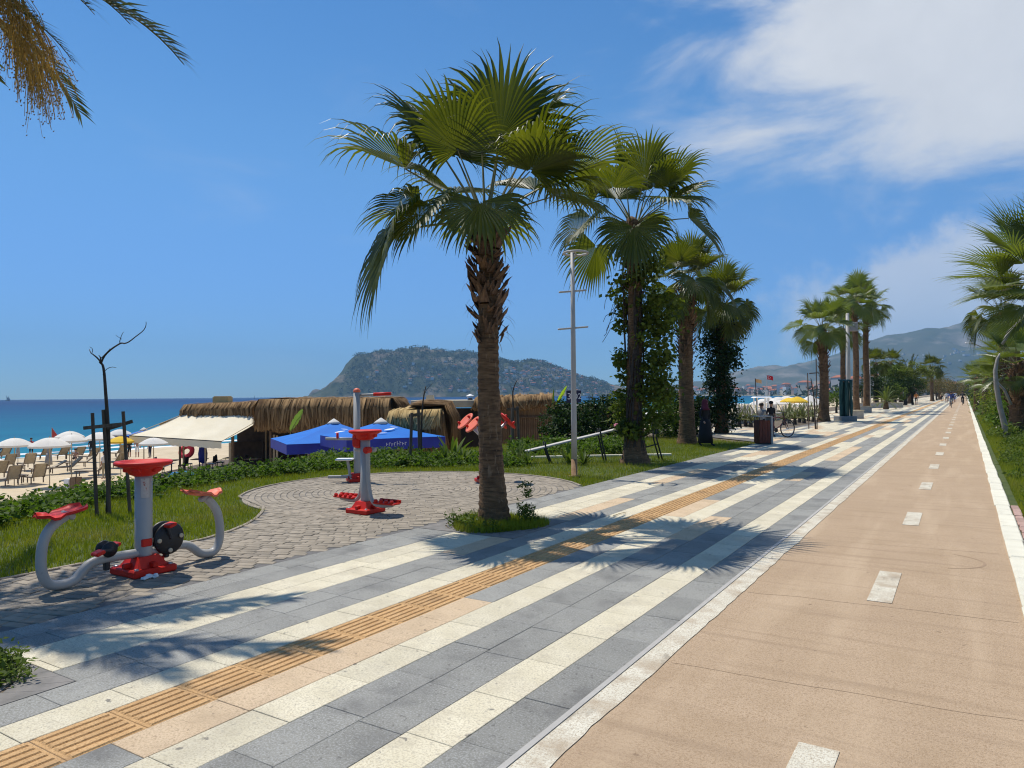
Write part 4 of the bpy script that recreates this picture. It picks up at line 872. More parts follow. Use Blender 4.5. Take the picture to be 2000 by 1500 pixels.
mb = MB(); mb.tube([((px - 2040) * k, .1, EYE + (hor(px) - py) * k) for px, py in ((2036, 625), (2008, 626), (1988, 638), (1972, 648))], [.06, .05, .04, .02], 7); mb.build('branch', X['pale_bark'], bt, True)

# ------------------------------------------------------------------ lawn grass, hedge and ground cover
def grass_mesh(name, P, h, w, m, seed, lean=.5):
    rs = np.random.RandomState(seed); n = len(P); a = rs.rand(n) * 6.283; hh = h * (.5 + .9 * rs.rand(n)); d = np.stack([np.cos(a), np.sin(a), np.zeros(n)], 1); b = rs.rand(n) * 6.283
    tip = P + np.stack([np.cos(b), np.sin(b), np.zeros(n)], 1) * (lean * hh * rs.rand(n))[:, None]; tip[:, 2] += hh
    V = np.stack([P - d * w, P + d * w, tip], 1).reshape(-1, 3); return np_mesh(name, V, np.arange(n * 3).reshape(n, 3), m)
def lawn_grass():
    rs = np.random.RandomState(2); xs = []; n = 0
    for x0, x1, y0, y1, dens in ((-13.7, -6.08, -1, 7, 1700), (-13.7, -6.08, 7, 14, 1500), (-13.7, -6.08, 14, 26, 800), (-11, -6.4, 26, 30, 500)):
        k = int((x1 - x0) * (y1 - y0) * dens); p = np.stack([x0 + (x1 - x0) * rs.rand(k), y0 + (y1 - y0) * rs.rand(k), np.full(k, -.025)], 1)
        ok = np.array([not in_pavers(a, b) and (b < 26 or a < -6.9 - (b - 26) * 1.05) for a, b in p[:, :2]]); xs.append(p[ok])
    P = np.concatenate(xs); nz = np.sin(P[:, 0] * 3.1 + np.sin(P[:, 1] * 2.3)) * np.sin(P[:, 1] * 2.7 + 1)
    P = P[rs.rand(len(P)) < .80 + .25 * nz]
    link('lawn_grass', grass_mesh('lawn_grass', P, .07, .0055, X['grass'], 4), kind='stuff', label='short yellowish green lawn grass round the exercise court')
lawn_grass()
def hedge():
    rs = np.random.RandomState(5); r = random.Random(5); cs = []
    path = [(-9.6, -2), (-10.6, 1.5), (-11.7, 4.6), (-12.4, 6.6), (-13.0, 8.8), (-13.2, 11), (-12.9, 13.2), (-12.6, 14.5)]
    for (ax, ay), (bx, by) in zip(path, path[1:]):
        for i in range(7):
            t = i / 7; x = ax + (bx - ax) * t; y = ay + (by - ay) * t
            for k in range(3): cs.append(((x + r.uniform(-.7, .45) - .25 * k * .6, y + r.uniform(-.3, .3), .0 + r.uniform(-.06, .07)), (r.uniform(.35, .6), r.uniform(.35, .6), r.uniform(.10, .22))))
    P = clumps(cs, 42000, 6, .38); P = P[P[:, 2] > -.10]
    link('ground_cover_hedge', leaves_mesh('ground_cover_hedge', P, .085, X['hedge'], .7, .62, 6, -.1), kind='stuff', label='low dark leafy ground cover along the sea edge of the lawn')
    cs = []                                       # taller planting behind the court and under the bar
    for i in range(46):
        px = r.uniform(620, 1010); zc = r.uniform(17.3, 20.5); q = floor(px, zc); cs.append(((q.x, q.y, .0 + r.uniform(0, .08)), (r.uniform(.3, .6), r.uniform(.3, .6), r.uniform(.08, .2))))
    P = clumps(cs, 13000, 7, .4); P = P[P[:, 2] > -.06]
    link('ground_cover_bed', leaves_mesh('ground_cover_bed', P, .10, X['hedge'], .6, .5, 7, -.2), kind='stuff', label='mixed leafy ground cover behind the exercise court')
    cs = []
    for i in range(40):
        px = r.uniform(1010, 1240); zc = r.uniform(20.5, 24); q = floor(px, zc); cs.append(((q.x, q.y, .12), (.5, .5, .25)))
    P = clumps(cs, 7000, 17, .4); P = P[P[:, 2] > -.06]
    link('ground_cover_strip', leaves_mesh('ground_cover_strip', P, .11, X['hedge'], .6, .5, 17, -.2), kind='stuff', label='leafy ground cover at the foot of the dark bushes')
    # right verge
    cs = []
    for i in range(190):
        y = 1.5 + 34 * r.random() ** 1.2; x = r.uniform(.78, 2.9) + (.25 if y < 4 else 0); hh = min(.34, .07 + .16 * (x - .6)); cs.append(((x, y, hh * .5), (.32, .4, hh * .75)))
    P = clumps(cs, 52000, 8, .5); P = P[(P[:, 2] > -.05) & (P[:, 0] > .655)]
    link('verge_ground_cover', leaves_mesh('verge_ground_cover', P, .075, X['verge'], .6, .4, 8, -.3), kind='stuff', label='tangled yellow-green ground cover beside the white kerb')
    k = 100000; p = np.stack([.60 + .06 + 2.4 * rs.rand(k) ** 1.5, 1 + 58 * rs.rand(k) ** 1.5, np.full(k, -.02)], 1)
    link('verge_grass', grass_mesh('verge_grass', p, .13, .005, X['grass'], 9, .7), kind='stuff', label='grass growing through the ground cover of the right verge')
    cs = [((1.0 + .9 * r.random(), 30 + i * 1.6, .15), (.5, 1.0, .35)) for i in range(60)]
    link('verge_far_cover', leaves_mesh('verge_far_cover', clumps(cs, 9000, 10, .4), .14, X['verge'], .6, .5, 10), kind='stuff', label='ground cover along the far right kerb')
hedge()
def pits():
    for i, (cx, cy) in enumerate(PITS):
        lb = ('square stone tree grate round the foot of the central palm', 'stone tree grate with weeds at the lower left corner')[i]
        t = thing('tree_grate', lb, 'tree grate', (cx, cy, 0), 0, 'tree grates'); S2 = .72
        for q in range(4):                        # four corner plates with a round opening and curved slots
            a0 = q * math.pi / 2; mb = MB()
            def corner(a): 
                c, s = math.cos(a), math.sin(a); k = S2 / max(abs(c), abs(s)); return Vector((c * k, s * k, 0))
            N_ = 12; rings = (.40, .47, .50, .56, .585, .645, .67)
            for ring_i in range(0, len(rings)):
                for j in range(N_):
                    b0, b1 = a0 + math.pi / 2 * j / N_ + .003, a0 + math.pi / 2 * (j + 1) / N_ - (0 if j < N_ - 1 else .003)
                    if ring_i == len(rings) - 1: i0, i1, o0, o1 = [Vector((math.cos(b) * rings[-1], math.sin(b) * rings[-1], 0)) for b in (b0, b1)] + [corner(b0), corner(b1)]
                    else: i0, i1, o0, o1 = [Vector((math.cos(b) * rr, math.sin(b) * rr, 0)) for rr in (rings[ring_i], rings[ring_i + 1]) for b in (b0, b1)]
                    if ring_i % 2 == 1 and j % 4 != 0: continue
                    dz = Vector((0, 0, .002)); dl = Vector((0, 0, -.03))
                    mb.add([i0 + dz, o0 + dz, o1 + dz, i1 + dz, i0 + dl, o0 + dl, o1 + dl, i1 + dl], [(0, 1, 2, 3), (4, 5, 1, 0), (5, 6, 2, 1), (6, 7, 3, 2), (7, 4, 0, 3)])
            mb.build('grate_plate', X['grate'], t)
        MB().sheet([[(cx + a, cy + b, -.0045) for a in (-.725, .725)] for b in (-.725, .725)]).build('pit_soil', X['soil'], None, kind='structure')
        rs = np.random.RandomState(i + 3); k = 9000 if i == 0 else 3000; a = rs.rand(k) * 6.283; rr = np.sqrt(rs.rand(k)) * (.62 if i == 0 else .52) * (1 + .12 * np.sin(a * 3 + i))
        p = np.stack([cx + (.02 if i == 0 else 0) + rr * np.cos(a), cy + (0 if i == 0 else .04) + rr * np.sin(a), np.zeros(k)], 1)
        link('pit_grass', grass_mesh('pit_grass', p, .085 if i == 0 else .06, .004, X['grass'], i + 6, .6), kind='stuff', label=('grass round the foot of the central palm', 'weeds creeping over the lower left tree grate')[i])
        if i == 0:
            P = clumps([((cx - .3, cy - .3, .08), (.25, .2, .10)), ((cx + .1, cy - .45, .05), (.3, .15, .06)), ((cx + .34, cy + .2, .12), (.14, .14, .16)), ((cx + .30, cy + .26, .38), (.07, .07, .22))], 1500, 31, .4); P = P[P[:, 2] > 0]
            link('pit_weeds', leaves_mesh('pit_weeds', P, .05, X['verge'], .5, .4, 31), kind='stuff', label='leafy weeds sprouting at the foot of the central palm')
        else:
            P = clumps([((cx + .12, cy + .50, .05), (.32, .16, .07)), ((cx + .30, cy + .38, .04), (.22, .2, .05)), ((cx - .1, cy - .2, .04), (.4, .3, .05))], 2600, 32, .4); P = P[P[:, 2] > 0]
            link('pit_weeds', leaves_mesh('pit_weeds', P, .045, X['verge'], .6, .45, 32), kind='stuff', label='creeping weeds in the lower left tree pit')
pits()
# ------------------------------------------------------------------ street furniture and exercise machines
def ux(px, py, x):              # where the sight line of a pixel meets the upright plane X = x: (Y, Z)
    d = ray(px, py); t = x / d.x; return (d.y * t, EYE + d.z * t)
def rotm(ax, ang): return Matrix.Rotation(ang, 3, ax)
def text_mesh(name, s, size, m, parent, loc, rot, depth=.002, align='CENTER'):
    c = bpy.data.curves.new(name, 'FONT'); c.body = s; c.size = size; c.extrude = depth; c.align_x = align; c.align_y = 'CENTER'
    o = bpy.data.objects.new(name, c); me = bpy.data.meshes.new_from_object(o); bpy.data.objects.remove(o); bpy.data.curves.remove(c); me.materials.clear(); me.materials.append(m)
    return link(name, me, parent, loc, rot)
def base_plate(t, s=.42, rz=0.0):
    m = MB(); m.box((0, 0, .035), (s, s, .07), rz, bev=.012); M = Matrix.Rotation(rz, 3, 'Z'); q = s * .36
    m.add([M @ Vector(p) for p in [(-q, -q, .07), (q, -q, .07), (q, q, .07), (-q, q, .07), (-.10, -.10, .17), (.10, -.10, .17), (.10, .10, .17), (-.10, .10, .17)]], [(0, 1, 5, 4), (1, 2, 6, 5), (2, 3, 7, 6), (3, 0, 4, 7), (4, 5, 6, 7)])
    for k in range(4):
        a = k * math.pi / 2 + rz; m.box((math.cos(a) * s * .36, math.sin(a) * s * .36, .095), (.10, .05, .05), a, bev=.008)
    o = m.build('base_cover', X['red'], t)
    for k in range(4):
        a = k * math.pi / 2 + rz + math.pi / 4; b = MB(); b.lathe([(.022, 0), (.022, .012), (.012, .016)], 6, (math.cos(a) * s * .56, math.sin(a) * s * .56, .07)); b.build('bolt', X['steel'], o)
    return o
def hand_wheel(t, z, r=.25):
    m = MB(); m.lathe([(.085, z - .14), (.13, z - .12), (.16, z - .07), (.19, z - .05), (r, z - .03), (r + .012, z - .012), (r, z + .008), (r - .03, z + .008), (r - .06, z - .012), (.05, z - .02)], 36, cap=True)
    for k in range(5):
        a = k * 1.2566 + .3; m.box((math.cos(a) * .155, math.sin(a) * .155, z - .07), (.05, .09, .055), a, bev=.01)
    return m.build('top_wheel', X['red'], t, True)
# --- pedal machine in front: axis along Y
XM = -6.9
bx0 = Vector((XM, 4.12, 0)); t = thing('pedal_machine', 'double pedal exercise machine with two red saddles on a bent grey tube', 'exercise machine', bx0)
mb = MB(); mb.lathe([(.078, .10), (.08, .2), (.08, 1.02)], 28); mb.build('column', X['paint'], t, True)
base_plate(t, .44, 0); hand_wheel(t, 1.09, .255)
pts = [ux(a, b, XM) for a, b in ((128, 1008), (110, 1020), (94, 1036), (84, 1058), (80, 1085), (80, 1112), (86, 1132), (98, 1144), (116, 1149), (134, 1145), (148, 1132), (160, 1116), (173, 1102), (190, 1094), (215, 1089), (245, 1084), (270, 1080), (300, 1075), (330, 1070), (352, 1064), (366, 1064), (378, 1071), (390, 1081), (404, 1085), (417, 1080), (426, 1066), (430, 1045), (429, 1020), (424, 998), (415, 984), (402, 972))]
def smooth(P, it=2):
    for _ in range(it): P = [P[0]] + [q for a, b in zip(P, P[1:]) for q in ((a * .75 + b * .25), (a * .25 + b * .75))] + [P[-1]]
    return P
mb = MB(); mb.tube(smooth([Vector((0, y - bx0.y, max(z, .048))) for y, z in pts]), .044, 12); mb.build('bent_tube', X['paint'], t, True)
def saddle(y, z, s, par, pitch):
    g = []; M = Matrix.Translation((0, y, z)) @ Matrix.Rotation(s * pitch, 4, 'X')
    for side in (0, 1):
        rows = []
        for i in range(11):
            f = i / 10; yy = s * (.20 - .40 * f) * -1; w = .135 * (1 - f) ** .45 * (1 if f < .45 else 1 - .35 * (f - .45)) + .035; w = min(w, .06 + 1.4 * f) if f < .08 else w
            rows.append([M @ Vector((w * c, yy, .03 * (abs(c) ** 2) * (1 - f) + .05 * (1 - f) ** 3 - .035 * f * (f < .8) - (.035 if side else 0) * (1 - .3 * abs(c)) - .03 * c * c * (f > .5))) for c in (-1, -.6, -.2, .2, .6, 1)])
        g.append(rows)
    m = MB(); m.sheet(g[0]); n0 = len(m.v); m.sheet([r[::-1] for r in g[1]]); h = len(g[0])
    ring = [0 * 6 + j for j in range(6)] + [i * 6 + 5 for i in range(1, h)] + [(h - 1) * 6 + j for j in range(4, -1, -1)] + [i * 6 for i in range(h - 2, 0, -1)]
    def low(k): i, j = divmod(k, 6); return n0 + i * 6 + 5 - j
    for a, b in zip(ring, ring[1:] + ring[:1]): m.f.append((a, b, low(b), low(a))); m.m.append(0)
    return m.build('saddle', X['red'] if s < 0 else X['orange'], par, True, label='weathered red saddle' if s < 0 else 'faded orange saddle')
for s, (px, py) in ((-1, (116, 1002)), (1, (398, 962))):
    y, z = ux(px, py, XM); saddle(y - bx0.y, z + .01, s, t, .12)
    mb = MB(); yy, zz = ux(*((128, 1008) if s < 0 else (402, 972)), XM); mb.box((0, yy - bx0.y - s * .02, zz + .005), (.07, .12, .05), rot=rotm('X', s * .5), bev=.01); mb.build('saddle_bracket', X['paint'], t)
def pedal_unit(px, py, s, ang):
    y, z = ux(px, py, XM); y -= bx0.y; ry = rotm('Y', math.pi / 2)
    h = MB(); h.box((0, y, z - .10), (.05, .05, .20), bev=.008); h.build('pedal_bracket', X['black_steel'], t)
    for xo in (-.055, .055):
        d = MB(); rr = .165 if s > 0 else .075; d.lathe([(.03, -.028), (rr * .55, -.03), (rr * .92, -.014), (rr, 0), (rr * .92, .014), (rr * .5, .02), (.03, .035)], 28, (xo, y, z), ry); o = d.build('pedal_disc', X['black'], t, True)
        if s > 0:
            for a in (0.1, 3.2, 4.7):
                b = MB(); b.lathe([(.022, 0), (.022, .02), (.012, .024)], 12, (xo + .012, y + .118 * math.cos(a), z + .118 * math.sin(a)), ry); b.build('bolt_cap', X['plaster'], o)
        sg = 1 if xo > 0 else -1; a = ang + (math.pi if sg < 0 else 0); c = Vector((xo + sg * .04, y, z)); e = c + Vector((0, math.cos(a), math.sin(a))) * .16
        m = MB(); m.tube([c, e], .018, 8); m.build('crank', X['black_steel'], t)
        p = MB(); p.box(e + Vector((sg * .06, 0, 0)), (.11, .085, .035), rot=rotm('X', .3), bev=.008); p.build('pedal', X['red'], t)
pedal_unit(324, 1050, 1, 1.9); pedal_unit(208, 1072, -1, 3.1)
mb = MB(); mb.box((.07, -.01, .30), (.035, .10, .075), bev=.006); mb.build('clamp', X['red'], t)
st = MB(); a0 = -.3                               # the instruction sticker wrapped round the column
st.sheet([[(.0815 * math.cos(a), .0815 * math.sin(a), z) for a in [a0 - .55 + 1.0 * i / 8 for i in range(9)]] for z in (.74, .93)]); st.build('instruction_sticker', mat('worn_sticker', (.42, .38, .34), (.52, .47, .42), 30, .6, stain=((.30, .08, .05), 26, .60, .66, .9)), t)
w = thing('crumpled_tissue', 'crumpled white tissue lying against the red machine base', 'litter', (-6.62, 4.0, 0))
for k, (x, y, s_) in enumerate(((0, 0, .035), (.03, .05, .03), (-.02, .08, .026), (.02, -.05, .028))):
    m = MB(); r = random.Random(k); m.lathe([(.3 * s_, 0), (s_, s_ * .5), (s_ * .8, s_ * 1.1), (.2 * s_, s_ * 1.3)], 7, (x, y, -.004)); m.v = [(a + r.uniform(-.3, .3) * s_, b + r.uniform(-.3, .3) * s_, max(c, -.004)) for a, b, c in m.v]; m.build('paper_fold', X['white'], w)
# --- air walker: axis along X
sp = Vector((-7.55, 7.92, 0)); t = thing('air_walker', 'air walker machine with hanging red footplates and a red top wheel', 'exercise machine', sp)
mb = MB(); mb.lathe([(.07, .10), (.072, .2), (.072, 1.15)], 24); mb.build('column', X['paint'], t, True); base_plate(t, .42, 0); hand_wheel(t, 1.21, .235)
mb = MB(); mb.box((-.12, -.02, 1.03), (.14, .16, .16), bev=.03); mb.build('pivot_housing', X['red'], t)
mb = MB(); mb.tube([(-.19, 0, .93), (.2, 0, .93)], .035, 12); mb.build('pivot_bar', X['paint'], t, True)
for s in (-1, 1):
    a = Vector((s * .14, -.10 * s, .93)); q = smooth([a, a + Vector((s * .01, 0, -.4)), a + Vector((s * .04, 0, -.62)), a + Vector((s * .09, 0, -.75)), a + Vector((s * .20, 0, -.80)), a + Vector((s * .46, 0, -.77))])
    m = MB(); m.tube(q, .03, 10); arm = m.build('swing_arm', X['paint'], t, True)
    m = MB(); m.lathe([(.045, -.05), (.05, -.04), (.05, .04), (.045, .05)], 16, a, rotm('X', math.pi / 2)); m.build('pivot_cap', X['red'], arm)
    f = MB(); c = a + Vector((s * .36, 0, -.745)); f.box(c, (.40, .17, .03), bev=.012)
    for i in range(4):
        for j in (-1, 1): f.lathe([(.028, 0), (.03, .02), (.02, .036)], 10, c + Vector((-.15 + .1 * i, j * .06, .015)))
    f.box(c + Vector((0, .09, .02)), (.40, .02, .05), bev=.008); f.build('footplate', X['red'], t)
# --- the machine behind it with a tall post
q = floor(697, 14.6); t = thing('lat_press_machine', 'tall grey exercise post with red cap and handle bar behind the air walker', 'exercise machine', q, TH)
mb = MB(); mb.lathe([(.065, .1), (.067, .2), (.067, 1.80)], 22); mb.build('column', X['paint'], t, True)
mb = MB(); mb.lathe([(.072, 1.80), (.075, 1.83), (.05, 1.87), (.01, 1.885)], 18); mb.build('post_cap', X['orange'], t, True)
base_plate(t, .38, .4)
mb = MB(); mb.tube([(.05, 0, 1.74), (.40, 0, 1.755), (.72, -.02, 1.76)], .025, 9); arm = mb.build('upper_arm', X['paint'], t, True)
mb = MB(); mb.tube([(.34, 0, 1.755), (.70, -.02, 1.765)], .034, 9); mb.build('grip', X['red'], arm, True)
mb = MB(); mb.tube([(-.04, -.05, .86), (-.62, -.06, .87)], .028, 9); arm = mb.build('lower_arm', X['paint'], t, True)
for d in (-.38, -.6): m = MB(); m.tube([(d, -.06, .86), (d, -.06, .99 if d > -.5 else .88)], .026, 8); m.build('grip', X['red'], arm, True)
mb = MB(); mb.box((-.24, -.05, .45), (.34, .26, .04), bev=.015); mb.build('seat', X['white'], t); mb = MB(); mb.tube([(-.18, -.05, .43), (-.12, -.04, .05)], .03, 8); mb.build('seat_post', X['paint'], t)
mb = MB(); mb.box((-.3, -.05, .10), (.55, .07, .06), bev=.01); mb.build('foot_bar', X['paint'], t); mb = MB(); mb.box((.02, 0, .84), (.2, .2, .24), bev=.03); mb.build('pivot_housing', X['red'], t)
# --- arm wheels behind the palm trunk
q = floor(949, 14.35); t = thing('arm_wheel_machine', 'exercise machine with tilted orange arm wheels behind the central palm trunk', 'exercise machine', q, TH); base_plate(t, .4, .3)
mb = MB(); mb.lathe([(.065, .1), (.067, .9), (.05, .94)], 20); mb.build('column', X['paint'], t, True)
for i, (x, y, z, s) in enumerate(((-.42, .15, 1.20, -1), (-.235, -.25, 1.155, -1), (.44, -.1, 1.21, 1), (.27, .3, 1.19, 1))):
    n = Vector((s * .66, -.30, .66)).normalized() if s < 0 else Vector((s * .72, .12, .66)).normalized(); M = n.to_track_quat('Z', 'Y').to_matrix()
    m = MB(); m.tube([(0, y * .3, .80), Vector((x, y, z)) - n * .03], .028, 9); m.build('wheel_arm', X['steel'], t, True)
    m = MB(); m.lathe([(.03, -.02), (.17, -.03), (.205, -.012), (.21, .006), (.195, .018), (.17, .010), (.03, .014)], 30, (x, y, z), M); wh = m.build('arm_wheel', X['orange'] if s < 0 else X['red'], t, True)
    for a in (0.6, 3.7):
        m = MB(); m.lathe([(.022, 0), (.026, .03), (.02, .06), (.008, .065)], 10, Vector((x, y, z)) + M @ Vector((.155 * math.cos(a), .155 * math.sin(a), .01)), M); m.build('knob', X['red'], wh, True)

# --- street lamps with a ring on top
def street_lamp(label, pos, h, bars, rz=.35):
    t = thing('street_lamp', label, 'street lamp', pos, rz, 'ring street lamps')
    m = MB(); m.lathe([(.062, .36), (.060, 1.2), (.052, h * .6), (.042, h)], 14); m.build('pole', X['lamp_grey'], t, True)
    m = MB(); m.lathe([(.12, -.01), (.12, .012), (.066, .02), (.064, .36)], 14); m.build('rusty_foot', X['rust'], t, True)
    m = MB(); m.torus(.255, .026, (.07, 0, h - .02), n=40); m.box((.06, 0, h - .02), (.03, .52, .02)); m.build('lamp_ring', X['lamp_grey'], t, True)
    for z, l in bars: m = MB(); m.box((0, 0, z), (.055, l, .035), rot=rotm('Z', -1.2) @ rotm('X', .09), bev=.008); m.build('light_bar', X['lamp_grey'], t)
    return t
street_lamp('ring topped street lamp with rusty foot in the lawn right of the central palm', G(1122, 930), 4.72, ((3.9, .60), (3.12, .66)))
street_lamp('second ring street lamp in front of the ivy column palm', G(1420, 836), 4.75, ((4.0, .62), (3.3, .8)))
street_lamp('slim far street lamp beside the tall mid-distance palms', floor(1700, 70), 4.9, ((4.2, .6), (3.2, .8)))
q = G(1122, 930); s = thing('beach_sign', 'small navy number sign behind the first street lamp pole', 'sign', PD(1120.5, 774.5, 15.4), TH)
m = MB(); m.box((0, 0, 0), (.315, .02, .265), bev=.004); m.build('panel', X['navy'], s); m = MB(); m.box((0, .02, -.95), (.04, .02, 1.65)); m.build('stake', X['steel'], s)
text_mesh('number', '3', .19, X['white'], s, (-.095, -.012, 0), (math.pi / 2, 0, 0)); text_mesh('number', '02', .17, X['white'], s, (.085, -.012, 0), (math.pi / 2, 0, 0))
# --- incline bench of a long white plank on steel legs
q0 = floor(1026, 18.4); q1 = floor(1262, 18.9)
t = thing('incline_bench', 'long sloping white plank bench on bent black legs in the lawn', 'bench', q0, math.atan2(q1.y - q0.y, q1.x - q0.x)); L_ = (q1 - q0).length
za, zb = .28, .98; an = math.atan2(zb - za, L_)
m = MB(); m.box((L_ / 2, 0, (za + zb) / 2), (L_ / math.cos(an), .26, .045), rot=rotm('Y', -an), bev=.008); m.build('plank', mat('bleached_plank', (.42, .38, .33), (.62, .58, .52), 5, .6, stretch=(1, 6, 6)), t)
for f in (.17, .62, 1.06):
    for dy in (-.12, .12):
        z = za + (zb - za) * f; x = L_ * f
        m = MB(); m.tube(smooth([Vector((x - .06, dy, z + .12)), Vector((x - .05, dy, z - .03)), Vector((x, dy, z * .6)), Vector((x + .10, dy, -.03))], 1) if f < 1 else [(x - .03, dy, z + .22), (x + .05, dy, z * .5), (x + .2, dy, -.03)], .021, 7); m.build('leg', X['black_steel'], t, True)
m = MB(); m.box((L_ * 1.03, 0, zb + .21), (.36, .3, .05), rot=rotm('Y', -.15), bev=.01); m.build('head_rest', X['white'], t); m = MB(); m.tube([(L_ * 1.09, -.12, .42), (L_ * .96, -.12, .32)], .018, 7); m.build('brace', X['black_steel'], t)
m = MB(); g0 = floor(1000, 19.6); g1 = floor(1310, 20.2); d = g1 - g0; kerb_t = thing('lawn_kerb', 'thin pale kerb crossing the lawn behind the incline bench', 'kerb', (0, 0, 0))
for i in range(9):
    c = g0 + d * ((i + .5) / 9); m = MB(); m.box((0, 0, 0), (d.length / 9 - .01, .10, .10), bev=.01); m.build('kerb_stone', X['kerb_white'], kerb_t, loc=(c.x, c.y, 0), rot=math.atan2(d.y, d.x))
# --- litter bin
q = G(1491, 867); t = thing('litter_bin', 'dark red wooden litter bin with grey steel frame on the paving', 'litter bin', q, TH + .12)
for i in range(4):
    x = -.18 + .095 * i
    m = MB(); m.box((x, -.2, .42), (.088, .022, .76), bev=.004); m.build('slat', X['bin_wood'], t)
    m = MB(); m.box((x, .2, .42), (.088, .022, .76), bev=.004); m.build('slat', X['bin_wood'], t)
    m = MB(); m.box((-.235, -.145 + .095 * i, .42), (.022, .088, .76), bev=.004); m.build('slat', X['bin_wood'], t)
m = MB(); m.box((.215, 0, .47), (.07, .42, .93), bev=.008); m.build('side_frame', X['lamp_grey'], t); m = MB(); m.box((-.02, 0, .93), (.50, .44, .03), bev=.006); m.build('lid', X['lamp_grey'], t)
m = MB(); m.box((-.01, 0, .03), (.42, .38, .04)); m.build('floor_plate', X['black_steel'], t)
for dx, dy in ((-.215, -.18), (-.215, .18)): m = MB(); m.box((dx, dy, .87), (.02, .02, .12)); m.build('lid_post', X['black_steel'], t)
# --- green sculpture
q = G(1651, 822); t = thing('sculpture', 'green patinated draped metal sculpture on a grey concrete plinth', 'sculpture', q, TH + .2)
m = MB(); m.box((0, 0, .14), (1.02, .80, .29), bev=.015); m.build('plinth', X['grey_conc'], t)
for k in range(6):
    x = -.30 + .12 * k; m = MB(); r = random.Random(k); pts = [(x + .02 * math.sin(i * .8 + k), -.05 + .12 * math.sin(k * 2.1) + .03 * math.sin(i * .6 + k), .28 + 2.1 * i / 9) for i in range(10)] + [(x, .16, 2.46)]
    m.tube(pts, [.085 + .02 * math.sin(i + k) for i in range(10)] + [.05], 9); m.build('fold', X['patina'], t, True)
m = MB(); m.box((0, .06, 1.30), (.62, .16, 2.05), bev=.03); m.build('core_slab', X['patina'], t)
# --- grey mast with box
t = thing('camera_mast', 'tall grey mast carrying a square grey box among the palms', 'mast', floor(1658, 50), TH)
m = MB(); m.lathe([(.16, 0), (.14, 3), (.11, 7.2)], 14); m.build('pole', X['lamp_grey'], t, True); m = MB(); m.box((.32, -.05, 6.25), (.62, .3, .62), bev=.03); b = m.build('equipment_box', mat('mast_box', (.30, .27, .25), (.34, .31, .29), 4, .6), t)
m = MB(); m.lathe([(.05, 0), (.05, .03)], 12, (.3, -.2, 6.35), rotm('X', math.pi / 2)); m.build('sensor', X['white'], b)
t = thing('road_lamp', 'curved arm road lamp rising over the right hedge', 'street lamp', floor(1935, 62), TH)
m = MB(); k = 62 / F; m.tube(smooth([Vector(((px - 1935) * k, 0, EYE + (hor(px) - py) * k)) for px, py in ((1937, 800), (1936, 700), (1930, 686), (1918, 676), (1900, 670))]), .05, 8); m.build('pole', X['lamp_grey'], t, True)
m = MB(); m.box(((1895 - 1935) * k, 0, EYE + (hor(1895) - 669) * k), (.62, .2, .09), bev=.03); m.build('lamp_head', X['white'], t)

# ------------------------------------------------------------------ young trees and stakes
def upright(px0, py0, zc, pts): k = zc / F; return [Vector(((a - px0) * k, 0, EYE + (hor(px0) - b) * k)) for a, b in pts]
def staked(label_tree, label_stakes, px, py, stakes, cross, limbs, thick):
    q = G(px, py); zc = depth(q); t = thing('young_tree', label_tree, 'tree', q, TH, 'staked young trees')
    for i, (pts, r0, r1) in enumerate(limbs):
        P = upright(px, py, zc, pts); P = smooth(P, 1); n = len(P); m = MB(); m.tube([p + Vector((0, .03 * math.sin(j * .7 + i), 0)) for j, p in enumerate(P)], [r0 + (r1 - r0) * j / (n - 1) for j in range(n)], 7); m.build('trunk' if i == 0 else 'branch', X['bark'], t, True)
    s = thing('tree_stakes', label_stakes, 'tree support', q, TH, 'wooden tree supports'); posts = []
    for (a, b, c, d, dy) in stakes:
        P = upright(px, py, zc, ((a, b), (c, d))); m = MB(); P[0].z = -.06; P[0].y = P[1].y = dy; m.tube([P[0], P[1]], [thick, thick * .92], 8); m.build('stake', X['wood'], s)
    for (a, b, c, d, dy) in cross:
        P = upright(px, py, zc, ((a, b), (c, d))); v = P[1] - P[0]; m = MB(); m.box((P[0] + P[1]) / 2 + Vector((0, dy, 0)), (v.length, .025, thick * 1.9), rot=rotm('Y', -math.atan2(v.z, v.x))); m.build('cross_rail', X['wood'], s)
staked('bare leafless young tree with forked twigs between wooden stakes', 'three weathered stakes with cross rails round the bare young tree', 212, 1003,
       ((197, 1004, 188, 806, -.10), (216, 1008, 203, 800, -.02), (246, 1003, 232, 804, .12)), ((175, 835, 248, 828, -.15), (200, 838, 247, 824, .17)),
       [([(210, 1005), (210, 900), (211, 830), (209, 770), (205, 735), (199, 713), (195, 708)], .034, .014), ([(195, 710), (191, 700), (184, 692), (178, 688), (173, 681)], .014, .004), ([(196, 707), (203, 698), (214, 686), (226, 675), (234, 669), (244, 671), (256, 667), (268, 656), (278, 646), (284, 636), (287, 629)], .016, .004), ([(234, 669), (238, 660), (241, 648)], .007, .003), ([(203, 732), (207, 722), (215, 716), (226, 718)], .007, .003), ([(199, 700), (205, 690), (213, 680)], .007, .003), ([(195, 708), (194, 698), (193, 694)], .012, .006), ([(178, 688), (179, 680), (177, 677)], .005, .003), ([(236, 662), (230, 657), (228, 654)], .004, .002)], .027)
staked('thin bare sapling in front of the straw hut', 'dark stakes round the sapling before the straw hut', 820, 903,
       ((802, 900, 806, 806, -.1), (820, 906, 818, 800, .0)), ((800, 812, 826, 808, -.05),), [([(822, 903), (823, 840), (826, 790), (830, 768), (833, 754)], .03, .01), ([(830, 768), (838, 756), (846, 749)], .008, .003), ([(828, 780), (827, 766), (829, 760)], .007, .003)], .042)
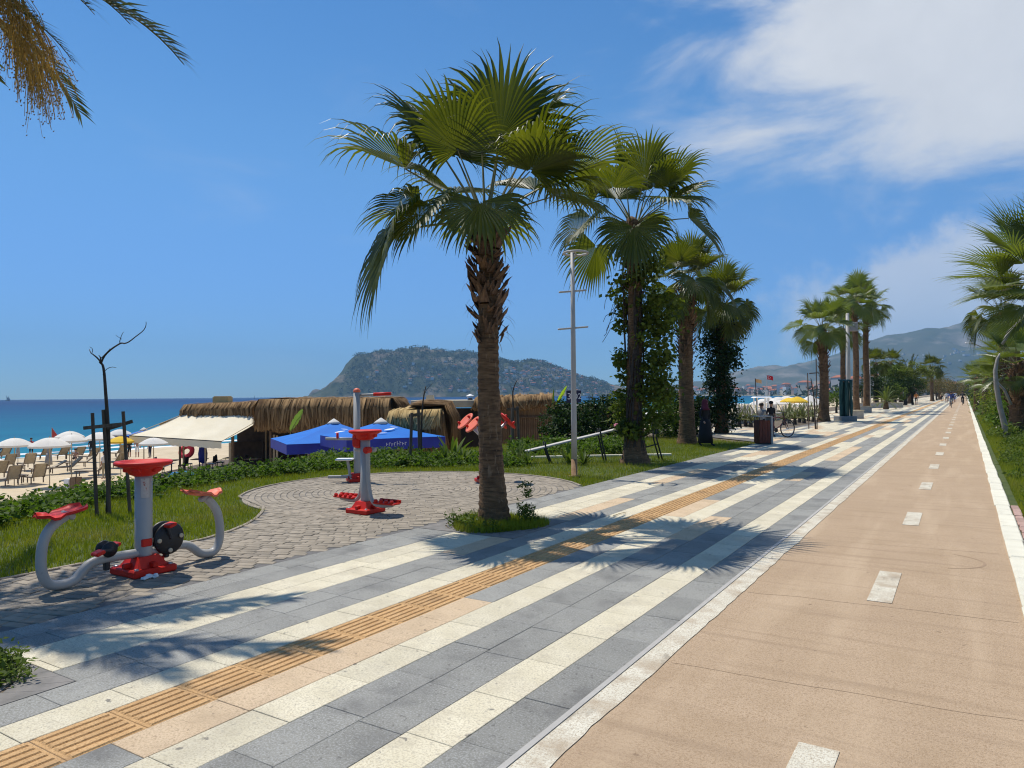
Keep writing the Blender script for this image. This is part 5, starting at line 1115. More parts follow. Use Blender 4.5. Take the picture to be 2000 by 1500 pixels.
staked('small leafless sapling beside the brown plank wall', 'pair of pale stakes with a rail beside the brown plank wall', 1006, 872,
       ((1000, 872, 1001, 796, -.1), (1014, 874, 1011, 794, .05)), ((990, 799, 1014, 799, 0),), [([(1003, 872), (1003, 800), (1002, 765), (1006, 752), (1012, 741)], .035, .01), ([(1002, 768), (999, 756), (997, 752)], .008, .004)], .05)
staked('bare young tree in a thin stake frame on the right paving', 'tall thin pole frame holding the bare tree on the right paving', 1594, 838,
       ((1596, 840, 1596, 700, 0), (1585, 826, 1584, 728, .3)), ((1584, 729, 1600, 728, .1),), [([(1593, 838), (1592, 790), (1590, 770), (1586, 750), (1585, 738)], .04, .015), ([(1592, 785), (1596, 768), (1598, 752)], .02, .006)], .025)

# ------------------------------------------------------------------ bicycles and people
def bicycle(label, pos, rz, frame_m, group='parked bicycles', basket=False):
    t = thing('bicycle', label, 'bicycle', pos, rz, group)
    for x in (-.52, .52):
        w = MB(); w.torus(.325, .022, (x, 0, .347), rotm('X', math.pi / 2), 28, 6); wo = w.build('wheel', X['rubber'], t, True)
        r = MB(); r.torus(.298, .010, (x, 0, .347), rotm('X', math.pi / 2), 24, 4)
        for k in range(12): a = k * math.pi / 6; r.tube([(x + .02 * math.cos(a + 1), .02 * (-1) ** k, .347 + .02 * math.sin(a + 1)), (x + .295 * math.cos(a), 0, .347 + .295 * math.sin(a))], .003, 3, False)
        r.lathe([(.02, -.045), (.025, 0), (.02, .045)], 8, (x, 0, .347), rotm('X', math.pi / 2)); r.build('rim', X['steel'], wo)
    f = MB(); bb = (-.06, 0, .30); st_ = (-.20, 0, .76); hd = (.36, 0, .80); hl = (.40, 0, .64)
    for a, b in ((bb, st_), (st_, hd), (bb, hl), (hd, hl)): f.tube([a, b], .019, 7)
    for s in (-1, 1): f.tube([(-.52, s * .05, .347), (bb[0], s * .03, bb[2])], .011, 6); f.tube([(-.52, s * .05, .347), (st_[0], s * .02, st_[2] - .03)], .010, 6); f.tube([hl, (.43, s * .05, .56), (.52, s * .05, .347)], .013, 6)
    f.build('frame', frame_m, t, True)
    h = MB(); h.tube([(.35, 0, .78), (.33, 0, .96)], .014, 6); h.tube([(.26, -.29, 1.0), (.33, -.16, .97), (.33, .16, .97), (.26, .29, 1.0)], .013, 6); h.build('handlebar', X['black_steel'], t, True)
    s = MB(); s.tube([st_, (-.225, 0, .86)], .013, 6); s.add([(-.36, -.075, .88), (-.36, .075, .88), (-.24, .05, .89), (-.09, .018, .885), (-.09, -.018, .885), (-.24, -.05, .89), (-.36, -.06, .845), (-.36, .06, .845), (-.1, .012, .86), (-.1, -.012, .86)], [(0, 5, 4, 3, 2, 1), (0, 1, 7, 6), (1, 2, 3, 8, 7), (0, 6, 9, 4, 5), (3, 4, 9, 8), (6, 7, 8, 9)]); s.build('saddle', X['black'], t)
    c = MB(); c.lathe([(.09, -.004), (.09, .004)], 18, (bb[0], -.05, bb[2]), rotm('X', math.pi / 2)); c.tube([(bb[0], -.07, bb[2]), (bb[0] + .12, -.08, bb[2] - .11)], .010, 5); c.tube([(bb[0], .07, bb[2]), (bb[0] - .12, .08, bb[2] + .11)], .010, 5); c.box((bb[0] + .12, -.12, bb[2] - .115), (.09, .08, .02)); c.box((bb[0] - .12, .12, bb[2] + .115), (.09, .08, .02)); c.build('crankset', X['black_steel'], t)
    if basket: b = MB(); b.box((.53, 0, .86), (.24, .32, .22), taper=1.2); b.build('basket', X['black_steel'], t)
    return t
POSE = {'stand': {}, 'walk': dict(kneeL=(.14, .1, .51), ankL=(.22, .1, .09), toeL=(.37, .11, .06), kneeR=(.03, -.1, .5), ankR=(-.22, -.1, .12), toeR=(-.09, -.1, .03), wriL=(-.12, .27, .92), hanL=(-.12, .27, .83), wriR=(.2, -.26, .95), hanR=(.24, -.25, .87)),
        'sit': dict(pel=(0, 0, .50), che=(-.06, 0, .80), nec=(-.05, 0, 1.02), hea=(-.03, 0, 1.12), top=(-.02, 0, 1.24), hipL=(.02, .09, .47), hipR=(.02, -.09, .47), kneeL=(.44, .13, .50), kneeR=(.44, -.13, .50), ankL=(.50, .12, .08), ankR=(.50, -.12, .08), toeL=(.66, .13, .04), toeR=(.66, -.13, .04), shoL=(-.05, .19, .97), shoR=(-.05, -.19, .97), elbL=(.04, .24, .72), elbR=(.04, -.24, .72), wriL=(.26, .18, .60), wriR=(.26, -.18, .60), hanL=(.33, .14, .58), hanR=(.33, -.14, .58)),
        'ride': dict(pel=(-.22, 0, 1.0), che=(-.02, 0, 1.26), nec=(.10, 0, 1.45), hea=(.15, 0, 1.55), top=(.19, 0, 1.68), hipL=(-.21, .09, .96), hipR=(-.21, -.09, .96), kneeL=(.12, .11, .72), kneeR=(.04, -.11, .56), ankL=(-.16, .12, .47), ankR=(.05, -.12, .22), toeL=(-.03, .12, .42), toeR=(.18, -.12, .17), shoL=(.07, .18, 1.40), shoR=(.07, -.18, 1.40), elbL=(.14, .27, 1.17), elbR=(.14, -.27, 1.17), wriL=(.27, .27, 1.04), wriR=(.27, -.27, 1.04), hanL=(.32, .27, 1.03), hanR=(.32, -.27, 1.03))}
BASE = dict(pel=(0, 0, .96), che=(.0, 0, 1.25), nec=(.0, 0, 1.48), hea=(.02, 0, 1.58), top=(.03, 0, 1.70), hipL=(0, .09, .92), hipR=(0, -.09, .92), kneeL=(.02, .1, .5), kneeR=(.02, -.1, .5), ankL=(-.01, .1, .09), ankR=(-.01, -.1, .09), toeL=(.15, .11, .035), toeR=(.15, -.11, .035), shoL=(0, .185, 1.41), shoR=(0, -.185, 1.41), elbL=(-.03, .24, 1.13), elbR=(-.03, -.24, 1.13), wriL=(.03, .25, .90), wriR=(.03, -.25, .90), hanL=(.05, .245, .81), hanR=(.05, -.245, .81))
RAD = dict(pel=.125, che=.125, nec=.055, hea=.085, top=.075, hipL=.085, hipR=.085, kneeL=.058, kneeR=.058, ankL=.04, ankR=.04, toeL=.035, toeR=.035, shoL=.058, shoR=.058, elbL=.042, elbR=.042, wriL=.032, wriR=.032, hanL=.034, hanR=.034)
BONES = [('pel', 'che', 't'), ('che', 'nec', 't'), ('nec', 'hea', 's'), ('hea', 'top', 's'), ('pel', 'hipL', 'b'), ('pel', 'hipR', 'b'), ('hipL', 'kneeL', 'b'), ('hipR', 'kneeR', 'b'), ('kneeL', 'ankL', 'l'), ('kneeR', 'ankR', 'l'), ('ankL', 'toeL', 'f'), ('ankR', 'toeR', 'f'), ('che', 'shoL', 't'), ('che', 'shoR', 't'), ('shoL', 'elbL', 'u'), ('shoR', 'elbR', 'u'), ('elbL', 'wriL', 'a'), ('elbR', 'wriR', 'a'), ('wriL', 'hanL', 's'), ('wriR', 'hanR', 's')]
def person(label, pos, rz, h=1.7, pose='stand', top='skin', bottom='skin', lower='skin', sleeve=None, fore='skin', shoes='rubber', hair='hair', group=None, extra=None):
    J = dict(BASE); J.update(POSE[pose]); names = list(J); me = bpy.data.meshes.new('body'); me.from_pydata([J[n] for n in names], [(names.index(a), names.index(b)) for a, b, _ in BONES], [])
    o = bpy.data.objects.new('tmp', me); C.objects.link(o); sk = o.modifiers.new('skin', 'SKIN'); sv = me.skin_vertices[0].data
    for i, n in enumerate(names): sv[i].radius = (RAD[n] * (.78 if n in ('pel', 'che') else 1), RAD[n]); sv[i].use_root = n == 'pel'
    sb = o.modifiers.new('sub', 'SUBSURF'); sb.levels = sb.render_levels = 2
    ev = o.evaluated_get(bpy.context.evaluated_depsgraph_get()); m2 = bpy.data.meshes.new_from_object(ev); bpy.data.objects.remove(o)
    code = dict(t=top, s='skin', b=bottom, l=lower, f=shoes, u=sleeve or top, a=fore); ms = []; idx = []
    A = [(Vector(J[a]), Vector(J[b]), c) for a, b, c in BONES]
    for p in m2.polygons:
        c = p.center; best = min(A, key=lambda q: ((c - q[0]) - (q[1] - q[0]) * min(1, max(0, (c - q[0]).dot(q[1] - q[0]) / ((q[1] - q[0]).length_squared)))).length)
        k = code[best[2]]
        if k not in ms: ms.append(k)
        idx.append(ms.index(k))
    m2.materials.clear()
    for k in ms: m2.materials.append(X[k])
    m2.polygons.foreach_set('material_index', idx); m2.polygons.foreach_set('use_smooth', [True] * len(idx)); m2.name = 'body'
    t = thing('person', label, 'person', pos, rz, group, h / 1.78); link('body', m2, t)
    hp = Vector(J['top']); hd = Vector(J['hea']); ax = (hp - hd).normalized(); M = ax.to_track_quat('Z', 'Y').to_matrix()
    m = MB(); m.lathe([(.098, -.02), (.106, .03), (.098, .08), (.06, .115), (.01, .125)], 12, hd + ax * .06 - Vector((.022, 0, 0)), M); m.build('hair', X[hair], t, True)
    m = MB(); c = hd + ax * .045 + Vector((.085, 0, 0)); m.add([c + Vector((0, -.014, -.02)), c + Vector((0, .014, -.02)), c + Vector((0, 0, .03)), c + Vector((.028, 0, -.016))], [(0, 1, 3), (1, 2, 3), (2, 0, 3)]); m.build('nose', X['skin'], t)
    if extra == 'skirt':
        m = MB(); z0 = J['pel'][2]; m.lathe([(.16, z0 + .06), (.20, z0 - .1), (.24, z0 - .45), (.27, z0 - .82)], 14); m.build('skirt', X[bottom], t, True)
    if extra == 'scarf':
        m = MB(); m.lathe([(.20, 1.36), (.13, 1.46), (.118, 1.58), (.118, 1.68), (.07, 1.76), (.01, 1.775)], 14, (-.01, 0, 0)); m.build('head_scarf', X[hair], t, True); m = MB(); m.lathe([(.15, 1.02), (.20, .9), (.25, .5), (.28, .14)], 14); m.build('long_skirt', X[bottom], t, True)
    return t
for n, c in (('c_black', (.012, .012, .014)), ('c_navy', (.015, .02, .06)), ('c_white', (.72, .72, .70)), ('c_yellow', (.62, .42, .03)), ('c_orange', (.62, .22, .05)), ('c_grey', (.22, .22, .23)), ('c_red', (.40, .03, .03)), ('c_blue', (.06, .10, .32)), ('c_floral', (.30, .28, .26)), ('c_maroon', (.10, .015, .03)), ('c_khaki', (.36, .30, .18))): cloth(n, c)
q = G(1378, 871); person('woman in long black clothes and dark red head scarf walking on the lawn', (q.x, q.y, -.02), TH + math.radians(-60), 1.56, 'walk', 'c_black', 'c_black', 'c_black', 'c_black', 'c_black', 'rubber', 'c_maroon', extra='scarf')
bicycle('black bicycle parked against the ivy covered palm column', floor(1404, 34.5), TH + math.pi, X['black_steel'])
bicycle('dark red bicycle standing behind the litter bin', floor(1516, 27.5), TH + .35, mat('dark_red_frame', (.12, .02, .03), rough=.4))
q = floor(1506, 28.2); person('person in black top with dark cap standing behind the litter bin', q, TH - 1.2, 1.42, 'stand', 'c_black', 'c_navy', 'c_navy', 'c_black', 'skin', 'rubber', 'c_black')
q = floor(1488, 31.5); person('person in dusty pink top sitting behind the litter bin', (q.x, q.y, .05), TH + .8, 1.7, 'sit', 'c_floral', 'c_black', 'skin', None, 'skin')
b = bicycle('bicycle ridden towards the camera on the seam of the path', floor(1858, 76), math.radians(-88), X['black_steel'], 'bicycles ridden along the path'); person('cyclist in violet blue shirt riding towards the camera', (b.location.x, b.location.y, 0), math.radians(-88), 1.78, 'ride', 'c_blue', 'c_grey', 'skin', group='riders on the path')
b = bicycle('bicycle ridden away on the right lane of the path', floor(1880.5, 88), math.radians(91), X['black_steel'], 'bicycles ridden along the path'); person('cyclist all in black on the right lane of the path', (b.location.x, b.location.y, 0), math.radians(91), 1.78, 'ride', 'c_black', 'c_black', 'c_black', 'c_black', 'c_black', group='riders on the path', hair='c_black')
for px, zc, tp, bt_, lb in ((1849, 104, 'c_white', 'c_grey', 'walker in white shirt left of the blue cyclist'), (1862, 100, 'c_navy', 'c_navy', 'dark dressed walker just behind the blue cyclist'), (1841, 118, 'c_khaki', 'c_black', 'far walker in khaki beside the dark hedge'), (1852, 126, 'c_grey', 'c_blue', 'farthest walker on the promenade'), (1790, 92, 'c_orange', 'c_black', 'jogger in orange top by the slim pale trunk'), (1866, 112, 'c_white', 'c_blue', 'pale dressed walker right of the blue cyclist')):
    person(lb, floor(px, zc), math.radians(-95), 1.72, 'walk', tp, bt_, 'skin', group='walkers on the far promenade')
# vendor cart by the bicycles
t = thing('vendor_cart', 'low cart with a pale flat top beside the ivy column', 'cart', floor(1392, 38.5), TH)
m = MB(); m.box((0, 0, 1.12), (1.25, .8, .10), bev=.02); m.build('cart_top', X['plaster'], t); m = MB(); m.box((0, 0, .72), (1.1, .66, .55), bev=.02); m.build('cart_body', X['black_steel'], t)
for x in (-.42, .42):
    for y in (-.34, .34): m = MB(); m.torus(.18, .03, (x, y, .215), rotm('X', math.pi / 2), 18, 6); m.tube([(x, y, .215), (x, y * .9, .46)], .02, 6); m.build('wheel', X['rubber'], t)

t = thing('fallen_strand', 'thin curled dry palm strand lying on the pale tiles near the guidance strip', 'dry leaf', G(1206, 1005, .004)); m = MB(); P = [Vector((.02 * math.sin(i * .7) + .004 * i * i * .2, -.16 + .035 * i, .006 + .004 * (i % 3))) for i in range(10)]
m.tube(P, .004, 4); m.build('strand', X['dry'], t)
# ------------------------------------------------------------------ beach bar
KB = 44 / F; QB = PD(478, 800, 44); BB = Vector((QB.x, QB.y, -2.8))      # local x right, y away, z up from the sand
def bz(py): return EYE + 2.8 + (hor(478) - py) * KB
def bx(px): return (px - 478) * KB
def straw(name, parent, p0, p1, back, hang, seed, n, over=.25, m='straw', wid=.11, jag=.22, core=True):
    """a thatched roof edge: strands run over the top from the back and hang down at the front"""
    rs = np.random.RandomState(seed); p0 = Vector(p0); p1 = Vector(p1); ax = (p1 - p0); L_ = ax.length; ax.normalize(); out = Vector((ax.y, -ax.x, 0)); V = []
    for i in range(n):
        u = rs.rand() * L_; lay = rs.rand(); c = p0 + ax * u; hg = hang * (.72 + .45 * rs.rand()) + jag * mnoise.noise(Vector((u * .8, seed, 0))) + .12 * mnoise.noise(Vector((u * 3.1, seed, 5)))
        sk = .5 * mnoise.noise(Vector((u * .9, 7, seed))) + .25 * mnoise.noise(Vector((u * 3.3, 9, seed))) + rs.normal() * .10; o_ = over * (.6 + .6 * lay) + .10 * rs.normal() + .14 * mnoise.noise(Vector((u * 2.2, 11, seed)))
        b = c - out * (back * (0.25 + .75 * rs.rand())) + Vector((0, 0, .10 * lay + .05 * rs.normal()))
        s1 = c + out * (o_ * .35) + Vector((0, 0, .06 + .05 * lay)); s2 = c + out * o_ + ax * (sk * .3) - Vector((0, 0, hg * .30)); s3 = c + out * (o_ + .05 * rs.normal()) + ax * sk - Vector((0, 0, hg))
        w = ax * wid * (.5 + rs.rand()) * .5; V += [b - w, b + w, s1 - w, s1 + w, s2 - w * .9, s2 + w * .9, s3 - w * .25, s3 + w * .25]
    V = np.array([tuple(v) for v in V]); k = np.arange(n)[:, None] * 8; Fq = np.concatenate([k + np.array([[0, 1, 3, 2]]), k + np.array([[2, 3, 5, 4]]), k + np.array([[4, 5, 7, 6]])])
    link(name, np_mesh(name, V, Fq, X[m]), parent, kind='stuff')
    if core:
        g = [[c - out * back - Vector((0, 0, .02)), c + out * over * .2, c + out * over * .72 - Vector((0, 0, hang * .25)), c + out * over * .75 - Vector((0, 0, hang * .62)), c - Vector((0, 0, hang * .5)), c - out * back - Vector((0, 0, .3))] for c in (p0, p0 + ax * L_ * .33, p0 + ax * L_ * .66, p1)]
        MB().sheet(g).build('thatch_body', X['straw_core'], parent)
bar = thing('beach_bar', 'thatched beach bar with a cream awning on wooden posts', 'beach bar', BB, TH)
xl, xm, xr = bx(344), bx(541), bx(801)
straw('thatch', bar, (xl, 1.4, bz(793)), (xm + .3, .6, bz(786)), 4.5, .95, 1, 5200, .5)
straw('thatch', bar, (xm, -2.6, bz(783)), (xr - .7, -2.9, bz(783)), 5.5, 1.5, 2, 8200, .5)
straw('thatch', bar, (xm + .35, .9, bz(785)), (xm, -2.6, bz(783)), 2, 1.5, 3, 1900, .3, core=False)
straw('thatch', bar, (xr - .7, -2.9, bz(783)), (xr - .55, .8, bz(783)), 1, 1.1, 4, 1200, .3, core=False)
m = MB(); m.add([(xl, 1.4, bz(793) - .05), (xm, .6, bz(787) - .05), (xr - .7, .6, bz(784) - .06), (xr - .7, 8.5, bz(786)), (xl + .6, 8.5, bz(790))], [(0, 1, 2, 3, 4)]); m.build('roof_deck', X['straw_core'], bar)
# awning cloth with a hanging scalloped valance
A0, A1, B1, B0 = Vector((bx(347), .9, bz(808))), Vector((bx(528), .3, bz(806))), Vector((bx(466), -2.6, bz(861) + .12)), Vector((bx(290), -2.2, bz(849) + .10))
def aw(u, v): p = (A0 * (1 - u) + A1 * u) * (1 - v) + (B0 * (1 - u) + B1 * u) * v; p.z -= .10 * math.sin(math.pi * v) + .02 * math.sin(u * 19 + v * 4) * v; return p
m = MB(); m.sheet([[aw(i / 24, j / 10) for i in range(25)] for j in range(11)]); a = m.build('awning', X['canvas'], bar, True)
m = MB(); g = [[], []]
for i in range(49): p = aw(i / 48, 1); g[0].append(p + Vector((0, -.01, 0))); g[1].append(p + Vector((.01, -.03, -.36 - .05 * abs(math.sin(i * .9)))))
m.sheet(g); m.build('valance', X['canvas'], a, True); m = MB(); m.tube([aw(0, 1), aw(1, 1)], .03, 6); m.build('front_rail', X['black_steel'], a); m = MB(); m.tube([aw(0, 0), aw(0, 1)], .022, 5); m.tube([aw(1, 0), aw(1, 1)], .022, 5); m.build('awning_arm', X['post_wood'], a)
m = MB(); m.sheet([[(bx(305), .4, bz(826)), (bx(345), 3.5, bz(802))], [(bx(303), .6, bz(838)), (bx(345), 3.6, bz(812))]]); m.build('side_eave', X['ochre'], bar)
for px, y, top, w in ((372, -1.4, 2.15, .10), (376, -1.2, 2.15, .09), (427, -1.9, 1.95, .09), (478, -2.3, 1.9, .12), (473, -1.5, 2.3, .14), (541, -1.2, 2.5, .12), (552, -1.6, 2.3, .11), (566, -2.4, 2.3, .09), (626, -2.6, 2.6, .1), (690, -2.6, 2.6, .1), (748, -2.6, 2.6, .1), (400, 4.5, 3, .1), (470, 4.5, 3, .1), (540, 4.5, 3, .1), (620, 4.5, 3, .1), (700, 4.5, 3, .1)):
    m = MB(); m.box((bx(px), y, top / 2 - .05), (w, w, top + .1), bev=.008); m.build('post', X['post_wood'] if px not in (473, 372, 541) else X['brown_wood'], bar)
m = MB(); m.box((bx(520), 1.0, bz(826)), (bx(545) - bx(490), .08, .75)); m.build('ochre_panel', X['ochre'], bar)
m = MB(); m.box((bx(590), 6.2, 1.45), (12.6, .15, 2.9)); m.box((bx(424), 5.0, .75), (2.2, .12, 1.5)); m.build('back_wall', mat('bar_shade_paint', (.05, .035, .025), (.09, .065, .045), 3, .9), bar)  # painted dark for the shaded interior; low left box added to darken it
m = MB(); m.box((bx(700), 2.2, .55), (4.2, .6, 1.1), bev=.02); m.box((bx(700), 2.1, 1.13), (4.4, .8, .07), bev=.01); m.build('counter', X['brown_wood'], bar)
m = MB(); m.box((0, 0, -.06), (1, 1, .12)); m.v = [(x * 15 + bx(570), y * 11 + 2.2, z + .07) for x, y, z in m.v]; m.build('wooden_floor', X['wood'], bar)
c = MB(); c.box((bx(390), 3.5, bz(785)), (1.0, .8, .62)); c.box((bx(390), 3.5, bz(785) + .34), (.9, .7, .06)); c.build('roof_box', X['ochre'], bar)
# tables and chairs in the shade
def cafe_chair(label, x, y, rz, mm, world=None):
    t = thing('cafe_chair', label, 'chair', (BB + Matrix.Rotation(TH, 3, 'Z') @ Vector((x, y, .07))) if world is None else world, TH + rz, 'dark chairs in the beach bar')
    m = MB(); m.box((0, 0, .45), (.44, .44, .05), bev=.012); m.build('seat', mm, t); m = MB(); m.box((0, -.21, .72), (.42, .035, .42), rot=rotm('X', .12), bev=.012); m.build('backrest', mm, t)
    for a in (-.19, .19):
        for b in (-.19, .19): m = MB(); m.box((a, b, .215), (.035, .035, .43)); m.build('leg', mm, t)
    return t
def cafe_table(label, x, y, mm):
    t = thing('cafe_table', label, 'table', BB + Matrix.Rotation(TH, 3, 'Z') @ Vector((x, y, .07)), TH, 'tables in the beach bar'); m = MB(); m.box((0, 0, .73), (.8, .8, .04), bev=.008); m.build('table_top', mm, t); m = MB(); m.lathe([(.22, 0), (.22, .025), (.035, .05), (.035, .71)], 12); m.build('pedestal', X['black_steel'], t)
for i, (px, y, w) in enumerate(((395, -.4, 'nearest the left post'), (447, .4, 'behind the middle post'), (500, -.6, 'right of the awning end'), (588, -1.4, 'under the first blue parasol'), (350, -1.0, 'left of the awning posts'), (655, -1.2, 'behind the tall exercise post'))):
    cafe_table('dark wooden bar table ' + w, bx(px), y, X['brown_wood'])
    cafe_chair('dark chair on the left of the table ' + w, bx(px) - .75, y + .1, -1.4, X['black']); cafe_chair('dark chair on the right of the table ' + w, bx(px) + .75, y - .1, 1.5, X['black'])
t = thing('folded_parasol', 'folded dark blue parasol standing under the awning', 'parasol', BB + Matrix.Rotation(TH, 3, 'Z') @ Vector((bx(407), -.8, .07)), TH)
m = MB(); m.lathe([(.02, .05), (.03, .5), (.24, .62), (.27, 1.1), (.16, 1.75), (.03, 2.0)], 10); m.v = [(a * (1 + .2 * math.sin(math.atan2(b, a) * 5)), b * (1 + .2 * math.sin(math.atan2(b, a) * 5)), c) for a, b, c in m.v]; m.build('folded_cloth', X['blue_dark'], t, True)
t = thing('blue_paddle_boat', 'upturned blue tub behind the leafy hedge under the awning', 'tub', BB + Matrix.Rotation(TH, 3, 'Z') @ Vector((bx(420), -4.2, 0)), TH); m = MB(); m.lathe([(.85, 0), (.8, .25), (.6, .42), (.2, .46)], 20); m.build('shell', cloth('tub_blue', (.02, .16, .34)), t, True)
t = thing('inflatable_ring', 'pink red inflatable ring hanging left of the awning posts', 'beach toy', BB + Matrix.Rotation(TH, 3, 'Z') @ Vector((bx(357), .5, 1.2)), TH); m = MB(); m.torus(.34, .15, (0, 0, 0), rotm('X', 1.1), 22, 8); m.build('ring', cloth('pinkred', (.66, .05, .10)), t, True)
def parasol(label, px, zc, topy, rimy, w, seed, rz=.2, cols=('blue_cloth', 'blue_dark'), marks=True):
    q = PD(px, 800, zc); zt = EYE + (hor(px) - topy) / F * zc; zr = EYE + (hor(px) - rimy) / F * zc; zb = -2.55
    t = thing('square_parasol', label, 'parasol', (q.x, q.y, zb), TH + rz, 'big blue parasols of the bar'); h = w / 2; zt -= zb; zr -= zb
    m = MB()
    for k in range(4):
        M = Matrix.Rotation(k * math.pi / 2, 3, 'Z'); g = []
        for i in range(9):
            f = i / 8; z = zt + (zr - zt) * f ** .92 - .05 * math.sin(math.pi * f); g.append([M @ Vector((h * f * c, -h * f, z + .03 * (1 - c * c) * f * math.sin(f * 3))) for c in (-1, -.5, 0, .5, 1)])
        m.sheet(g)
    cp = m.build('canopy', X[cols[0]], t, True); m = MB()
    for k in range(4): M = Matrix.Rotation(k * math.pi / 2, 3, 'Z'); m.sheet([[M @ Vector((h * c, -h - .004, zr - d)) for c in (-1, -.5, 0, .5, 1)] for d in (0, .40)])
    va = m.build('valance', X[cols[1]], cp); m = MB(); m.lathe([(.32, zt - .1), (.2, zt), (.02, zt + .12)], 10); m.build('cap', X['white_cloth'], t, True)
    m = MB(); m.tube([(0, 0, 0), (0, 0, zt - .02)], .035, 8); m.build('pole', X['post_wood'], t, True)
    for k in range(4): m = MB(); a = k * math.pi / 2 + math.pi / 4; m.tube([(0, 0, zt - .15), (h * 1.38 * math.cos(a), h * 1.38 * math.sin(a), zr - .03)], .016, 5); m.build('rib', X['post_wood'], t)
    if marks:                                     # pale lettering too small to read, and a pale swoosh on the cloth
        r = random.Random(seed); m = MB(); x = -.42
        for i in range(8): w_ = .085; hh = .11 + .05 * (i in (4, 5)); m.box((x, -h - .012, zr - .20 - .02 * (i == 2) + hh / 2 - .06), (.018, .006, hh)); m.box((x + .03, -h - .012, zr - .20 + .04 * (i % 2)), (.055, .006, .02)); x += w_ + .015
        m.build('lettering', mat('pale_print', (.40, .44, .58), (.46, .50, .62), rough=.8), va, kind='stuff')
        m = MB(); sl = math.atan2(zt - zr, h)
        for (cx_, d, l, hh, an_) in ((.0, .52, .5, .13, .35), (.25, .40, .3, .05, -.3), (-.42, .72, .42, .05, .05)):
            f = d; c = Vector((cx_, -h * f, zt + (zr - zt) * f ** .92 + .03)); M = rotm('X', sl) @ rotm('Z', an_); g = [[c + M @ Vector((l * (i / 8 - .5), s_ * hh * math.sin(math.pi * (i + .5) / 9), .0)) for i in range(9)] for s_ in (-.5, .5)]; m.sheet(g)
        m.build('print_mark', X['white'], cp)
    return t
parasol('nearer big blue parasol with pale print in front of the thatch', 652, 31, 823, 858, 4.6, 1, .45)
parasol('second big blue parasol overlapping the first towards the straw hut', 744, 27.5, 822, 851, 3.7, 2, .5)
parasol('small blue parasol behind the left end of the awning', 281, 50, 838, 849, 2.9, 3, .2, marks=False)
# straw hut and flat roofed kiosk
KH = 30 / F; q = PD(820, 800, 30); HB = Vector((q.x, q.y, -1.0)); hut = thing('straw_hut', 'pale straw covered hut with hanging straw wall behind the sapling', 'hut', HB, TH)
def hz(py): return EYE + 1.0 + (hor(820) - py) * KH
def hx(px): return (px - 820) * KH
straw('thatch', hut, (hx(770), -.9, hz(806)), (hx(866), -1.0, hz(803)), 2.6, .62, 11, 3400, .3, 'pale_straw', .07, .10)
straw('thatch', hut, (hx(868), -1.0, hz(795)), (hx(872), 1.4, hz(788)), 1.4, 1.9, 12, 1800, .2, 'straw', .07, .2)
straw('straw_wall', hut, (hx(838), -.95, hz(812)), (hx(870), -1.0, hz(806)), .1, 1.75, 13, 1500, .12, 'straw', .07, .12)
m = MB(); m.box((hx(820), .6, hz(850) / 2), (hx(868) - hx(776), 2.2, hz(850) + 1.2)); m.build('hut_body', X['straw_core'], hut)
m = MB(); m.add([(hx(772), -.9, hz(808)), (hx(868), -1, hz(804)), (hx(874), 2.4, hz(784)), (hx(792), 2.4, hz(789))], [(0, 1, 2, 3)]); m.build('roof_slope', X['pale_straw'], hut)
KK = 33 / F; q = PD(960, 800, 33); KBs = Vector((q.x, q.y, -.9)); kio = thing('kiosk', 'long low kiosk with beige parapet, thatched edge and brown plank wall', 'kiosk', KBs, TH)
def kz(py): return EYE + .9 + (hor(960) - py) * KK
def kx(px): return (px - 960) * KK
m = MB(); m.box(((kx(802) + kx(932)) / 2, 2.0, (kz(781) + kz(795)) / 2), (kx(932) - kx(802), 4, kz(781) - kz(795)), bev=.02); m.build('parapet', X['plaster'], kio)
m = MB(); m.box(((kx(872) + kx(975)) / 2, .4, kz(797) / 2), (kx(975) - kx(872), .2, kz(797))); m.build('interior_shade_panel', mat('kiosk_shade_paint', (.012, .010, .009), (.035, .025, .02), 2, .9), kio)  # near-black panel, paints the shade inside the kiosk
m = MB(); m.box(((kx(932) + kx(1084)) / 2, 3.0, kz(795) / 2), (kx(1084) - kx(932), 5, kz(795) - .02)); m.build('kiosk_body', X['brown_wood'], kio)
straw('thatch', kio, (kx(930), -.1, kz(781)), (kx(1080), -.2, kz(777)), 2.6, .42, 14, 4200, .3, 'straw', .08, .10)
m = MB(); m.box(((kx(976) + kx(1090)) / 2, -.08, kz(791)), (kx(1090) - kx(976), .16, .06)); m.build('top_rail', X['wood'], kio); m = MB(); m.box(((kx(976) + kx(1088)) / 2, -.08, kz(815)), (kx(1088) - kx(976), .12, .05)); m.build('mid_rail', X['wood'], kio)
pm_ = MB(); pm_.box((0, 0, 0), (.085, .04, kz(792) - kz(814)), bev=.004); pu = pm_.mesh('upper_plank', X['brown_wood']); pm_ = MB(); pm_.box((0, 0, 0), (.05, .04, kz(816) - kz(874)), bev=.004); pl_ = pm_.mesh('slat', X['brown_wood'])
x = kx(977)
while x < kx(1087): link('upper_plank', pu, kio, (x + .045, -.02 + .008 * R.random(), (kz(792) + kz(814)) / 2)); x += .091
x = kx(977)
while x < kx(1076): link('slat', pl_, kio, (x + .04, -.02, (kz(816) + kz(874)) / 2)); x += .085
t = thing('roof_vent', 'dark metal vent pipe with a pale conical cap on the kiosk roof', 'vent', KBs + Matrix.Rotation(TH, 3, 'Z') @ Vector((kx(917), .6, kz(795))), TH)
